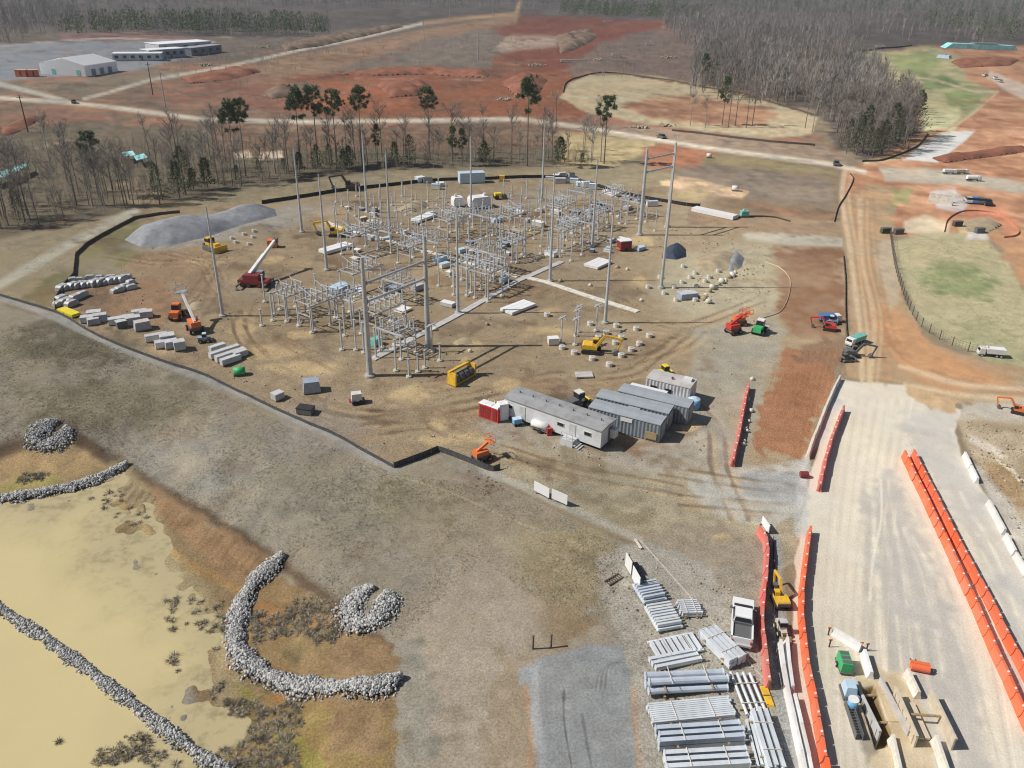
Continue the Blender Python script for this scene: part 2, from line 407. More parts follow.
    paint([(0, 84), (80, 78), (180, 66), (200, 74), (90, 96), (0, 94)], C(132, 118, 98), 4, 3, k=.9)
    paint([(0, 128), (110, 122), (330, 138), (560, 140), (600, 150), (606, 166), (400, 171), (300, 182), (190, 206), (90, 228), (-60, 250), (-300, 300), (-300, 140)], C(124, 110, 90), 5, 4, c2=C(104, 96, 80), speck=.7)
    paint([(210, 125), (330, 128), (480, 130), (560, 135), (560, 148), (330, 150), (215, 155)], C(138, 104, 84), 5, 4, k=.8)
    paint([(233, 152), (250, 151), (253, 158), (235, 159)], C(222, 198, 168), 2, 1)
    paint([(260, 153), (282, 151), (284, 158), (258, 161)], C(222, 196, 172), 2, 1)
    rr0 = random.Random(17)
    for k in range(280):
        x = rr0.uniform(-20, 700); y = rr0.uniform(50, 150)
        if 560 < x and 74 < y: continue
        L = rr0.uniform(8, 60); sl = rr0.uniform(-.25, .12)
        stroke([(x, y), (x + L * .5, y + L * sl * .5 + rr0.uniform(-2, 2)), (x + L, y + L * sl)], (C(96, 78, 66), C(176, 138, 112), C(118, 104, 84), C(150, 92, 70), C(128, 112, 96), C(104, 98, 82))[k % 6], rr0.uniform(.8, 3.0), edge=.8, warp=2, k=.75, brk=1.1)
    for k in range(110):
        x = rr0.uniform(-20, 700); y = rr0.uniform(26, 62); L = rr0.uniform(10, 50)
        stroke([(x, y), (x + L, y - L * rr0.uniform(.02, .25))], (C(92, 80, 74), C(140, 118, 104), C(150, 130, 120), C(110, 84, 74))[k % 4], rr0.uniform(.8, 2), warp=1.5, k=.55, brk=.9)
    # straw oval beyond the road
    paint([(560, 98), (566, 84), (585, 75), (610, 72), (660, 77), (720, 88), (775, 102), (818, 118), (812, 134), (770, 139), (700, 131), (630, 122), (585, 112)], C(190, 176, 140), 2.5, 1.5, c2=C(176, 156, 122))
    paint([(622, 107), (650, 97), (700, 96), (745, 103), (782, 113), (762, 127), (700, 124), (650, 118)], C(164, 116, 88), 6, 3, c2=C(178, 134, 100))
    stroke([(563, 92), (568, 82), (590, 74), (625, 74), (700, 86), (760, 99), (815, 115)], C(116, 84, 62), 1.8, warp=.8)
    paint([(600, 124), (660, 126), (740, 138), (820, 142), (850, 162), (830, 165), (700, 147), (610, 128)], C(150, 128, 108), 3, 2)
    # fields beside the upper road
    paint([(560, 132), (600, 133), (660, 142), (655, 150), (610, 168), (560, 170)], C(176, 156, 112), 4, 3, speck=.6)
    paint([(655, 142), (700, 147), (830, 163), (852, 178), (840, 220), (770, 215), (740, 205), (650, 182), (640, 165)], C(140, 118, 94), 4, 3, c2=C(130, 112, 92), speck=.6)
    paint([(640, 148), (670, 142), (720, 152), (700, 170), (650, 172)], C(170, 108, 76), 4, 3, k=.9)
    paint([(705, 155), (760, 158), (830, 170), (840, 176), (740, 168), (700, 166)], C(140, 126, 88), 4, 3, k=.9)
    paint([(664, 168), (720, 166), (830, 180), (835, 205), (760, 200), (680, 178)], C(138, 122, 106), 5, 3, k=.9)
    paint([(640, 178), (668, 175), (700, 180), (748, 192), (742, 198), (700, 194), (642, 184)], C(216, 178, 138), 3, 2)
    paint([(640, 186), (700, 196), (775, 205), (840, 215), (838, 226), (760, 216), (640, 194)], C(128, 104, 82), 4, 3, c2=C(148, 110, 84))
    # wood on the right and its clearings
    paint([(700, 30), (850, 42), (900, 90), (922, 115), (920, 140), (868, 162), (838, 150), (822, 116), (770, 100), (700, 82)], C(104, 92, 84), 5, 4, speck=.5)
    paint([(795, 62), (838, 60), (838, 80), (800, 82)], C(172, 138, 112), 6, 4, k=.8)
    # far right: fields, red earth, liner
    paint([(850, 66), (868, 50), (950, 46), (1300, 46), (1300, 240), (1024, 240), (840, 235), (845, 170), (870, 162), (925, 130), (900, 90)], C(176, 120, 86), 4, 3, c2=C(188, 138, 104), speck=.5)
    paint([(850, 64), (868, 51), (935, 47), (958, 56), (968, 78), (992, 92), (980, 108), (948, 130), (925, 132), (918, 105), (895, 88), (862, 82)], C(172, 164, 120), 4, 3, speck=.6)
    paint([(885, 58), (930, 50), (942, 66), (918, 76), (898, 68)], C(144, 156, 98), 6, 3, k=.9)
    paint([(920, 76), (945, 74), (962, 84), (948, 90), (922, 88)], C(112, 138, 84), 6, 3, k=.9)
    paint([(945, 92), (965, 86), (985, 96), (975, 108), (948, 106)], C(130, 150, 90), 6, 3, k=.8)
    paint([(846, 54), (866, 53), (868, 62), (850, 66)], C(110, 126, 78), 5, 3, k=.8)
    paint([(858, 70), (876, 65), (890, 72), (880, 81), (860, 79)], C(206, 162, 124), 4, 3, k=.9)
    paint([(922, 110), (958, 108), (960, 118), (945, 130), (924, 132)], C(200, 196, 146), 4, 3, k=.9)
    stroke([(905, 76), (935, 80), (975, 92), (998, 92), (975, 112), (948, 131)], C(206, 184, 148), 2, k=.8)
    paint([(990, 70), (1024, 84), (1100, 110), (1100, 125), (1024, 100), (985, 78)], C(206, 190, 172), 3, 2, k=.8)
    for k in range(9):
        y0 = 100 + k * 10
        stroke([(950 + (k * 37) % 50, y0), (990, y0 + 3 + (k % 3)), (1060, y0 + (k % 4) * 3)], (C(150, 92, 66), C(208, 156, 120))[k % 2], 3.5, k=.6, brk=.8)
    paint([(902, 160), (942, 131), (975, 131), (966, 140), (938, 162)], C(202, 202, 200), 1.6, .6, z=5, speck=.2)
    stroke([(865, 163), (895, 158), (925, 142), (955, 128)], C(192, 178, 136), 4, k=.8)
    paint([(880, 168), (920, 168), (1024, 182), (1100, 190), (1100, 204), (1024, 194), (940, 184), (885, 180)], C(184, 176, 158), 3, 2, c2=C(170, 158, 140))
    # the road across the middle distance
    for P, wd in (([(-150, 92), (0, 98), (60, 102), (110, 107), (200, 119), (300, 122), (400, 121), (520, 119), (600, 130), (700, 147), (830, 164), (865, 172)], 4.6),):
        stroke(P, C(188, 176, 156), wd, 2.5, 1.0, z=6)
        stroke([(a, b - .6) for a, b in P], C(212, 200, 178), 1.6, 1.2, .5, k=.7)
    stroke([(84, 99), (110, 92), (150, 80), (230, 66), (300, 50), (360, 38), (424, 23)], C(186, 176, 158), 3.0, 2, .9, z=6)
    stroke([(-60, 76), (0, 84), (40, 94), (66, 101)], C(182, 176, 162), 4.5, 3, 1, z=6)
    stroke([(424, 23), (470, 18), (516, 14), (520, 2)], C(172, 134, 100), 4, 3, 1)
    # --- pad
    paint([(-300, 300), (0, 240), (150, 206), (260, 187), (400, 170), (560, 168), (650, 166), (680, 178), (640, 192), (480, 185), (350, 192), (250, 205), (160, 225), (90, 258), (40, 295), (0, 306), (-300, 400)], C(160, 145, 114), 4, 3, c2=C(146, 132, 104), speck=.6)
    stroke([(-40, 300), (0, 285), (60, 250), (100, 228), (135, 212)], C(184, 178, 160), 9, 5, 2, k=.85)
    rr_ = random.Random(23)
    PAD = [(14, 298), (76, 262), (80, 248), (130, 219), (200, 206), (262, 200), (350, 189), (440, 181), (560, 180), (660, 194), (700, 204), (760, 215), (842, 222), (846, 250), (845, 335), (805, 455), (800, 560), (770, 575), (640, 540), (500, 476), (440, 452), (396, 468), (340, 438), (270, 407), (200, 373), (120, 345), (58, 316)]
    paint(PAD, C(164, 143, 112), 3, 1.5, c2=C(150, 130, 102), speck=.8)
    # pad: greener and greyer places
    paint([(20, 298), (74, 264), (80, 250), (135, 219), (170, 235), (150, 260), (120, 268), (70, 290), (60, 312)], C(128, 122, 82), 6, 4, speck=.6)
    paint([(135, 250), (200, 240), (240, 290), (180, 300), (120, 275)], C(150, 120, 92), 12, 6, k=.7)
    paint([(85, 290), (150, 276), (185, 300), (160, 325), (100, 315)], C(152, 116, 86), 8, 5, k=.8)
    paint([(680, 250), (770, 240), (790, 300), (760, 320), (700, 322), (665, 310), (660, 280)], C(172, 162, 134), 26, 12, k=.9)
    paint([(775, 248), (840, 248), (845, 330), (800, 352), (780, 320)], C(144, 104, 74), 12, 8, c2=C(146, 116, 90), speck=.6)
    paint([(740, 232), (790, 232), (842, 239), (842, 246), (790, 245), (745, 240)], C(176, 168, 150), 3, 2, speck=.5)
    paint([(690, 205), (770, 215), (842, 225), (842, 236), (760, 232), (690, 222)], C(150, 122, 96), 4, 3, k=.8)
    paint([(690, 332), (770, 312), (788, 330), (765, 395), (744, 470), (700, 462), (640, 480), (600, 462), (660, 440), (690, 400)], C(158, 151, 136), 8, 5, k=.9, c2=C(150, 142, 122), speck=.7)
    paint([(475, 420), (500, 408), (720, 405), (735, 470), (640, 490), (560, 470), (500, 452)], C(164, 156, 142), 8, 5, k=.8, speck=.7)
    paint([(500, 440), (560, 448), (640, 470), (740, 478), (800, 480), (800, 560), (770, 570), (640, 535), (560, 500), (500, 474)], C(158, 148, 124), 6, 4, k=.9, c2=C(162, 150, 124))
    paint([(684, 478), (720, 468), (810, 460), (806, 500), (770, 532), (730, 520), (700, 506)], C(182, 178, 168), 5, 3, c2=C(170, 164, 152), speck=.6)
    paint([(745, 470), (806, 474), (800, 500), (750, 498), (735, 486)], C(152, 154, 158), 7, 4, k=.7)
    paint([(640, 535), (700, 520), (770, 540), (765, 650), (720, 640)], C(152, 138, 118), 8, 5, k=.9, speck=.6)
    paint([(120, 246), (200, 218), (290, 205), (350, 208), (300, 222), (200, 246), (140, 252)], C(162, 158, 150), 6, 4, k=.8)
    paint([(300, 205), (420, 205), (540, 190), (620, 192), (560, 205), (470, 215), (340, 222)], C(160, 150, 136), 8, 6, k=.6)
    paint([(790, 345), (842, 352), (836, 380), (808, 452), (780, 456), (752, 450), (768, 390)], C(166, 112, 77), 7, 9, c2=C(144, 96, 66), speck=1.0)
    paint([(795, 340), (845, 338), (846, 358), (838, 372), (800, 362)], C(132, 100, 76), 8, 5, k=.8)
    for k in range(26):
        x = 762 + k * 3; stroke([(x + 14, 352), (x + 2, 400), (x - 8, 452)], (C(184, 132, 94), C(128, 84, 60))[k % 2], rr_.uniform(1.5, 5), warp=6, k=.3, brk=1.0)
    for k in range(130):                           # damp and dry, scraped and trodden places all over the pad
        x, y = rr_.uniform(70, 780), rr_.uniform(190, 470)
        if y > 300 + (x - 60) * .42: continue
        a = rr_.uniform(8, 40) * (.6 + y / 500); b = a * rr_.uniform(.15, .4)
        paint([(x + a * math.cos(t) * rr_.uniform(.6, 1.2), y + b * math.sin(t) * rr_.uniform(.6, 1.2)) for t in np.linspace(0, 2 * PI, 10)[:-1]], (C(120, 100, 78), C(178, 156, 124), C(150, 128, 98), C(134, 112, 84), C(166, 150, 126), C(152, 116, 84))[k % 6], 10, 9, k=.6, mott=.6)
    # pad: pale dry patches
    rr = random.Random(5)
    for (x, y, a, b) in ((412, 394, 22, 8), (505, 386, 16, 6), (437, 424, 10, 6), (468, 438, 22, 4), (270, 352, 34, 8), (300, 368, 40, 7), (240, 330, 20, 5), (465, 345, 16, 4), (640, 240, 14, 4), (640, 280, 9, 5), (555, 310, 12, 4), (590, 305, 16, 3),
                         (270, 260, 16, 4), (205, 262, 20, 4), (170, 350, 22, 7), (690, 195, 20, 4), (520, 232, 20, 4), (360, 300, 14, 3), (395, 300, 10, 3), (330, 225, 16, 3), (550, 330, 24, 4), (470, 362, 10, 3), (690, 425, 8, 4), (720, 540, 8, 5), (450, 270, 12, 4), (300, 335, 16, 4), (430, 440, 20, 4)):
        paint([(x + a * math.cos(t) * rr.uniform(.7, 1.15), y + b * math.sin(t) * rr.uniform(.7, 1.15)) for t in np.linspace(0, 2 * PI, 10)[:-1]], C(206, 178, 126), 5, 4, k=.85, mott=.5)
    for k in range(70):
        x, y = rr.uniform(210, 640), rr.uniform(200, 420)
        if y > 235 + (x - 60) * .42 or y < 195: continue
        a = rr.uniform(6, 26); b = a * rr.uniform(.18, .35)
        paint([(x + a * math.cos(t), y + b * math.sin(t)) for t in np.linspace(0, 2 * PI, 9)[:-1]], (C(192, 162, 118), C(118, 98, 78), C(132, 100, 70), C(172, 158, 136))[k % 4], 6, 5, k=.6, mott=.6)
    # ruts: pairs of wheel lines
    def ruts(P, c=None, gap=2.0, k=.7, wd=.5):
        c = C(112, 92, 74) if c is None else c; Q = [at(a, b) for a, b in P]
        for sg in (-1, 1):
            L = []
            for n in range(len(Q)):
                t = (Q[min(n + 1, len(Q) - 1)] - Q[max(n - 1, 0)]); t.z = 0; t.normalize()
                L.append((Q[n].x - t.y * gap / 2 * sg, Q[n].y + t.x * gap / 2 * sg))
            L = np.array(L); i = pick(L, 3)
            q = line_dist(L, X[i], Y[i]) + .12 * W1[i]
            blend(i, k * (1 - sstep(wd * .25, wd * .9, q)) * np.clip(.65 + .8 * W3[i], 0, 1), c, None)
    def curve(P, n=14):                          # smooth line through the given points
        P = [np.array(p, float) for p in P]; P = [2 * P[0] - P[1]] + P + [2 * P[-1] - P[-2]]; O = []
        for i in range(1, len(P) - 2):
            for t in np.linspace(0, 1, n)[:-1]:
                a, b, c, d = P[i - 1:i + 3]
                O.append(.5 * (2 * b + (c - a) * t + (2 * a - 5 * b + 4 * c - d) * t * t + (3 * b - a - 3 * c + d) * t ** 3))
        O.append(P[-2]); return [tuple(o) for o in O]
    for P in ([(105, 255), (150, 262), (195, 262), (208, 275), (185, 305), (172, 322)], [(165, 252), (205, 262), (216, 282), (205, 305), (196, 318)], [(235, 310), (245, 340), (270, 365), (310, 385)], [(300, 385), (330, 410), (400, 414), (450, 408), (490, 402)],
              [(322, 395), (318, 408), (345, 420), (400, 418)], [(250, 300), (240, 330), (262, 355)], [(262, 330), (300, 350), (340, 368)], [(380, 430), (430, 425), (470, 440), (540, 462), (600, 475), (680, 490)], [(440, 440), (500, 450), (560, 470), (620, 480)],
              [(430, 418), (450, 432), (500, 444)], [(640, 360), (680, 345), (700, 330)], [(580, 378), (630, 372), (660, 352), (690, 330)], [(600, 390), (560, 375), (500, 390), (450, 400)], [(620, 300), (650, 320), (690, 325), (760, 300)], [(560, 300), (600, 290), (650, 310)],
              [(690, 400), (715, 430), (720, 470), (740, 520)], [(660, 470), (720, 480), (800, 490)], [(680, 500), (740, 505), (800, 510)], [(440, 215), (400, 235), (350, 262)], [(230, 300), (210, 275), (240, 250), (300, 245)]):
        ruts(curve(P))
        ruts([(a + 5, b + 3) for a, b in curve(P)], C(190, 160, 116), k=.4)
    ruts(curve([(300, 400), (380, 416), (440, 410), (500, 398)]), C(92, 76, 60), 2.4, .6, .8)
    for k in range(70):
        x, y = rr.uniform(200, 640), rr.uniform(255, 400)
        if y > 250 + (x - 60) * .4: continue
        th = rr.uniform(-.6, .6); L = rr.uniform(15, 45); bnd = rr.uniform(-8, 8)
        ruts(curve([(x - L * math.cos(th), y - L * .35 * math.sin(th) - bnd), (x, y), (x + L * math.cos(th), y + L * .35 * math.sin(th) - bnd)]), (C(116, 96, 76), C(188, 160, 118))[k % 2], k=.4)
    # --- grass slope outside the fence
    FLD = [(-300, 320), (0, 304), (58, 320), (120, 350), (200, 378), (270, 411), (340, 442), (395, 472), (440, 460), (500, 482), (560, 512), (630, 545), (625, 640), (640, 768), (650, 900), (-300, 900)]
    paint(FLD, C(153, 143, 128), 3, 2, c2=C(142, 132, 113), speck=.6)
    for (x, y, a, b, c, k) in ((120, 400, 120, 26, C(126, 117, 90), .9), (220, 460, 90, 40, C(150, 146, 136), .8), (300, 430, 80, 24, C(150, 140, 130), .7), (60, 345, 90, 22, C(108, 101, 78), .95), (330, 500, 90, 40, C(150, 142, 122), .7), (560, 560, 70, 40, C(158, 140, 100), .8),
                               (480, 540, 70, 30, C(156, 142, 114), .7), (560, 610, 40, 40, C(146, 120, 84), .8), (190, 350, 60, 12, C(136, 116, 92), .5), (250, 400, 60, 14, C(150, 130, 112), .5), (420, 500, 60, 30, C(138, 126, 96), .7), (620, 520, 30, 14, C(150, 138, 104), .8),
                               (60, 420, 60, 14, C(120, 110, 86), .6), (480, 488, 40, 10, C(138, 112, 92), .6), (560, 512, 40, 8, C(148, 130, 98), .6)):
        paint([(x + a * math.cos(t) * rr.uniform(.7, 1.1), y + b * math.sin(t) * rr.uniform(.7, 1.1)) for t in np.linspace(0, 2 * PI, 12)[:-1]], c, 24, 14, k=k, mott=.3)
    paint([(440, 575), (500, 560), (545, 600), (545, 660), (525, 700), (520, 780), (395, 780), (392, 690), (400, 630)], C(172, 156, 134), 26, 12, k=.95, c2=C(164, 150, 136), mott=.25)
    paint([(395, 640), (415, 640), (440, 700), (425, 780), (392, 780)], C(150, 146, 132), 12, 8, k=.8)
    paint([(500, 640), (525, 660), (535, 768), (520, 900), (470, 900), (490, 740)], C(156, 138, 112), 12, 8, k=.7)
    for k in range(90):                            # mower and tractor lines, thin worn streaks
        x, y = rr.uniform(-20, 600), rr.uniform(330, 640)
        if y < 330 + max(0, x) * .38: continue
        L = rr.uniform(15, 70); sl = rr.uniform(-.75, -.3) if rr.random() < .6 else rr.uniform(.25, .6)
        stroke([(x, y), (x + L, y + L * sl)], (C(160, 150, 118), C(112, 104, 80), C(150, 136, 120))[k % 3], rr.uniform(1.5, 5), warp=3, k=.35, brk=.8)
    for k in range(60):                            # bare and weedy blotches
        x, y = rr.uniform(-20, 620), rr.uniform(340, 760)
        if y < 340 + max(0, x) * .36: continue
        a = rr.uniform(6, 30); b = a * rr.uniform(.3, .6)
        paint([(x + a * math.cos(t), y + b * math.sin(t)) for t in np.linspace(0, 2 * PI, 9)[:-1]], (C(168, 156, 124), C(110, 102, 76), C(148, 126, 100), C(128, 124, 92))[k % 4], 10, 8, k=.45, mott=.7)
    stroke([(400, 476), (450, 492), (512, 520), (580, 545)], C(172, 160, 122), 1.6, warp=1, k=.8)
    stroke([(200, 436), (212, 418), (215, 410)], C(172, 162, 124), 3, k=.6)
    # dark worn crest
    # gravel strip under the perimeter fence
    stroke([(-60, 288), (0, 297), (56, 317), (120, 349), (200, 376), (270, 408), (340, 440), (394, 471)], C(154, 152, 146), 7, 3, 1.5, speck=.5)
    stroke([(394, 471), (440, 457), (496, 477)], C(150, 146, 132), 7, 5, 2, k=.7)
    stroke([(485, 470), (530, 490), (580, 512), (640, 540)], C(176, 172, 160), 9, 5, 2, k=.7)
    # --- pond banks
    paint([(-60, 480), (30, 440), (92, 445), (130, 478), (185, 520), (260, 560), (330, 600), (395, 650), (400, 780), (395, 900), (180, 900), (200, 700), (140, 560), (60, 505)], C(150, 122, 82), 8, 6, speck=.8, c2=C(136, 114, 82))
    paint([(-60, 480), (0, 455), (60, 445), (95, 450), (110, 466), (60, 480), (0, 490)], C(184, 152, 104), 8, 5, k=.8)
    paint([(0, 488), (20, 476), (60, 474), (50, 488)], C(166, 154, 82), 6, 5, k=.8)
    stroke([(-20, 462), (30, 440), (70, 432), (110, 460), (150, 484), (210, 518), (262, 552), (330, 600), (386, 648)], C(104, 84, 64), 13, 9, 4, k=.95)
    paint([(120, 482), (155, 484), (215, 525), (275, 560), (262, 590), (232, 592), (170, 530)], C(152, 118, 82), 8, 5, k=.9)
    stroke([(118, 478), (142, 508), (165, 560), (207, 612), (224, 652), (230, 700), (224, 780)], C(166, 148, 108), 30, 16, 8, k=1)
    stroke([(105, 490), (130, 510), (160, 545), (200, 570), (238, 590)], C(196, 150, 82), 9, 7, 4, k=.8, brk=.7)
    stroke([(135, 500), (165, 535), (210, 580)], C(140, 108, 70), 5, 4, 3, k=.5, brk=.8)
    for k in range(26):
        t = k / 25; x = 118 + 150 * t; y = 482 + 88 * t
        stroke([(x + 8, y - 2), (x - 4, y + 14)], C(120, 94, 68), 2.2, warp=1.5, k=.5)
    paint([(262, 580), (330, 600), (390, 650), (388, 690), (300, 690), (248, 660), (240, 620)], C(158, 124, 80), 10, 8, k=.8, c2=C(140, 118, 78))
    paint([(235, 690), (300, 700), (390, 690), (392, 780), (390, 900), (230, 900), (215, 740)], C(156, 124, 72), 12, 8, k=.8, c2=C(142, 122, 66))
    paint([(330, 640), (385, 640), (395, 670), (380, 760), (330, 760)], C(150, 120, 88), 12, 8, k=.7)
    for k in range(26):
        x, y = rr.uniform(225, 330), rr.uniform(600, 770)
        a = rr.uniform(5, 18); b = a * .6
        paint([(x + a * math.cos(t), y + b * math.sin(t)) for t in np.linspace(0, 2 * PI, 9)[:-1]], (C(150, 144, 62), C(186, 126, 68), C(104, 94, 62), C(124, 112, 76))[k % 4], 7, 6, k=.7, mott=.6)
    # --- bottom: gravel laydown
    paint([(598, 556), (640, 540), (700, 560), (770, 580), (785, 700), (800, 780), (810, 900), (640, 900), (632, 768), (622, 650), (604, 600)], C(166, 160, 146), 6, 4, c2=C(156, 150, 140), speck=.9)
    paint([(690, 540), (770, 545), (768, 640), (735, 620)], C(150, 138, 120), 12, 6, k=.7)
    paint([(520, 668), (556, 656), (590, 645), (622, 650), (634, 700), (640, 780), (640, 900), (530, 900), (531, 740)], C(150, 154, 157), 4, 3, c2=C(138, 142, 144), z=2, speck=.5)
    paint([(520, 668), (540, 662), (545, 780), (532, 780)], C(164, 168, 172), 5, 3, k=.7)
    stroke([(633, 690), (640, 780)], C(172, 142, 112), 8, 6, 3, k=.7)
    stroke([(526, 690), (531, 740), (530, 780)], C(172, 132, 94), 9, 7, 4, k=.8)
    stroke(curve([(564, 690), (564, 720), (572, 770)]), C(98, 98, 98), 2.5, 1.5, 1, k=.8)
    stroke(curve([(582, 715), (592, 770)]), C(100, 100, 100), 2.5, 1.5, 1, k=.6)
    for k in range(6):
        stroke(curve([(595 + k * 2.5, 692 - k), (600 + k * 2, 672 - k), (612 + k * 2, 664 - k * 1.5), (624, 662 - k * 1.5)]), (C(112, 114, 116), C(156, 158, 160))[k % 2], 1.8, 1.2, .7, k=.6)
    for k in range(12):
        stroke([(545 + k * 7, 670), (548 + k * 7.3, 780)], (C(126, 128, 130), C(154, 156, 158))[k % 2], 2.5, warp=1.5, k=.35, brk=.8)
    # --- east: dirt road, haul road, fields
    paint([(838, 380), (905, 384), (962, 410), (955, 432), (962, 455), (1024, 562), (1100, 690), (1300, 900), (800, 900), (790, 700), (795, 560), (812, 470)], C(208, 198, 180), 2.5, 1.2, c2=C(198, 190, 174), z=1, speck=.12)
    paint([(845, 425), (880, 420), (895, 470), (880, 560), (840, 600)], C(212, 202, 182), 18, 8, k=.7)
    paint([(862, 500), (890, 470), (930, 560), (980, 700), (1000, 900), (900, 900), (880, 640)], C(178, 173, 166), 14, 6, k=.85)
    paint([(905, 400), (958, 412), (952, 435), (985, 500), (1040, 590), (1090, 720), (960, 520), (915, 450)], C(186, 181, 174), 10, 5, k=.9)
    paint([(905, 425), (945, 430), (950, 450), (910, 448)], C(184, 178, 172), 8, 4, k=.7)
    for k in range(26):
        x0 = 862 + k * 6.2; x1 = x0 + (x0 - 850) * .9 + rr.uniform(-8, 8)
        stroke(curve([(x0 + rr.uniform(-3, 3), 470 + rr.uniform(0, 60)), ((x0 + x1) / 2, 590), (x1, 790)]), (C(172, 167, 160), C(220, 210, 192), C(180, 171, 157))[k % 3], rr.uniform(2, 7), warp=1.0, k=.6, brk=.7)
    for k in range(14):
        x0 = 822 + k * 5; stroke(curve([(x0 + 25, 400), (x0 + 10, 500), (x0, 640), (x0 + 4, 780)]), (C(188, 176, 154), C(216, 206, 186))[k % 2], rr.uniform(2, 4), warp=1.0, k=.5, brk=.7)
    paint([(985, 560), (1030, 640), (1100, 760), (1100, 900), (1060, 800), (1010, 690)], C(180, 176, 172), 14, 6, k=.8)
    for k in range(16):
        x0 = 868 + k * 5; x1 = x0 + k * 7 + 10
        stroke(curve([(x0, 500 + k * 4), ((x0 + x1) / 2 - 4, 600), (x1, 700 + (k % 4) * 30)]), (C(160, 156, 150), C(224, 214, 196))[k % 2], rr.uniform(3, 7), edge=3, warp=.8, k=.45, brk=.6)
    stroke(curve([(881, 480), (881, 520), (873, 560), (870, 600)]), C(222, 214, 200), 2.5, k=.6)
    stroke(curve([(905, 445), (930, 442), (925, 434), (905, 436)]), C(172, 166, 160), 2, k=.5)
    paint([(842, 200), (870, 185), (895, 190), (892, 235), (905, 300), (925, 340), (985, 362), (1100, 378), (1300, 390), (1300, 425), (1024, 412), (960, 402), (930, 412), (900, 384), (845, 378), (850, 330), (848, 260)], C(172, 146, 112), 4, 3, c2=C(164, 132, 98), z=3, speck=.5)
    paint([(868, 320), (885, 300), (935, 345), (990, 372), (1010, 385), (950, 392), (900, 370)], C(194, 138, 92), 10, 6, k=.8)
    paint([(870, 250), (890, 240), (903, 300), (890, 310)], C(178, 160, 134), 6, 4, k=.8)
    for P, c in (([(852, 190), (858, 250), (868, 310), (884, 360), (886, 384)], C(166, 120, 86)), ([(866, 190), (870, 250), (880, 310), (896, 350), (930, 372), (990, 388), (1060, 398)], C(160, 118, 84)), ([(860, 200), (862, 260), (874, 320), (870, 384)], C(204, 176, 138)), ([(845, 168), (842, 200), (850, 250), (860, 330), (862, 380)], C(208, 182, 146)),
                 ([(905, 385), (960, 395), (1030, 400)], C(206, 180, 144)), ([(900, 366), (960, 384), (1030, 390)], C(206, 182, 148))):
        stroke(curve(P), c, 5, 4, 2, k=.6)
        stroke(curve([(a + 7, b) for a, b in P]), c, 3, 3, 2, k=.4)
    paint([(905, 384), (958, 402), (955, 412), (930, 410), (915, 404)], C(188, 156, 116), 5, 5)
    paint([(955, 420), (975, 412), (1024, 420), (1300, 480), (1300, 900), (1180, 800), (1024, 545), (968, 452)], C(158, 138, 108), 4, 3, c2=C(168, 152, 126), speck=.7)
    paint([(960, 452), (985, 470), (1024, 520), (1060, 580), (1024, 560), (975, 470)], C(184, 178, 168), 5, 3, k=.8)
    paint([(965, 432), (990, 440), (1010, 458), (1000, 462), (970, 442)], C(200, 190, 178), 5, 4, k=.8)
    paint([(975, 460), (1005, 462), (1024, 490), (1024, 510), (1000, 490)], C(162, 126, 84), 6, 4, k=.7)
    stroke(curve([(996, 460), (1012, 470), (1020, 480), (1030, 481)]), C(222, 208, 180), 3, k=.8)
    paint([(955, 420), (962, 404), (1024, 404), (1024, 424), (985, 418)], C(190, 184, 172), 6, 4, k=.7)
    GRN = [(893, 240), (930, 232), (985, 236), (1010, 262), (1024, 290), (1100, 330), (1100, 378), (1024, 366), (985, 357), (948, 344), (922, 325), (906, 300)]
    paint(GRN, C(176, 166, 126), 5, 3, c2=C(164, 154, 118), speck=.9)
    paint([(915, 270), (945, 260), (975, 262), (990, 285), (985, 302), (955, 300), (930, 284)], C(122, 138, 84), 18, 10, k=.9, mott=.3)
    paint([(940, 330), (990, 322), (1024, 335), (1024, 360), (985, 352)], C(142, 144, 102), 14, 8, k=.6, mott=.4)
    paint([(890, 192), (915, 186), (910, 205), (892, 206)], C(142, 146, 96), 4, 3, k=.8)
    paint([(905, 222), (925, 216), (950, 222), (948, 232), (908, 232)], C(212, 194, 160), 5, 3, k=.9)
    paint([(958, 222), (990, 218), (1005, 228), (985, 236), (960, 233)], C(198, 184, 140), 4, 3, k=.8)
    paint([(930, 190), (955, 188), (968, 205), (962, 212), (936, 208)], C(190, 182, 182), 3, 2, k=.9)
    paint([(985, 232), (1024, 225), (1100, 240), (1100, 330), (1024, 292), (1008, 262)], C(184, 134, 96), 8, 5, k=.9)
    paint([(968, 208), (1005, 204), (1020, 224), (1012, 236), (1000, 224), (970, 216)], C(206, 130, 96), 5, 4, k=.7)
    paint([(968, 232), (985, 232), (988, 239), (966, 240)], C(196, 190, 196), 3, 2, k=.8)
    paint([(806, 460), (825, 440), (838, 410), (842, 380), (838, 380), (800, 470), (795, 540), (808, 540)], C(186, 184, 180), 4, 3, k=.8)
    stroke([(772, 540), (776, 600), (782, 660), (792, 780)], C(158, 160, 162), 16, 8, 2, k=.8)
    paint([(838, 668), (870, 662), (905, 672), (915, 700), (945, 790), (880, 790), (850, 720)], C(186, 164, 124), 6, 4, k=.9, c2=C(196, 178, 146))
    paint([(857, 690), (874, 687), (895, 744), (876, 749)], C(150, 124, 82), 3, 1.5, c2=C(120, 98, 66))
    paint([(838, 690), (856, 690), (878, 752), (868, 765), (852, 730)], C(140, 132, 120), 6, 5, k=.8)
    # overall life: broad and fine tone shifts of the ground
    rough_land = sstep(150, 260, np.hypot(X, Y))
    g = 1 + .08 * W4 + .09 * W3 + .10 * W2 + .09 * W1 + rough_land * (.10 * W2 + .12 * W1 + .10 * W3)
    calm = np.isin(zone, (1, 4, 5)); g = np.where(calm, 1 + (g - 1) * .4, g)
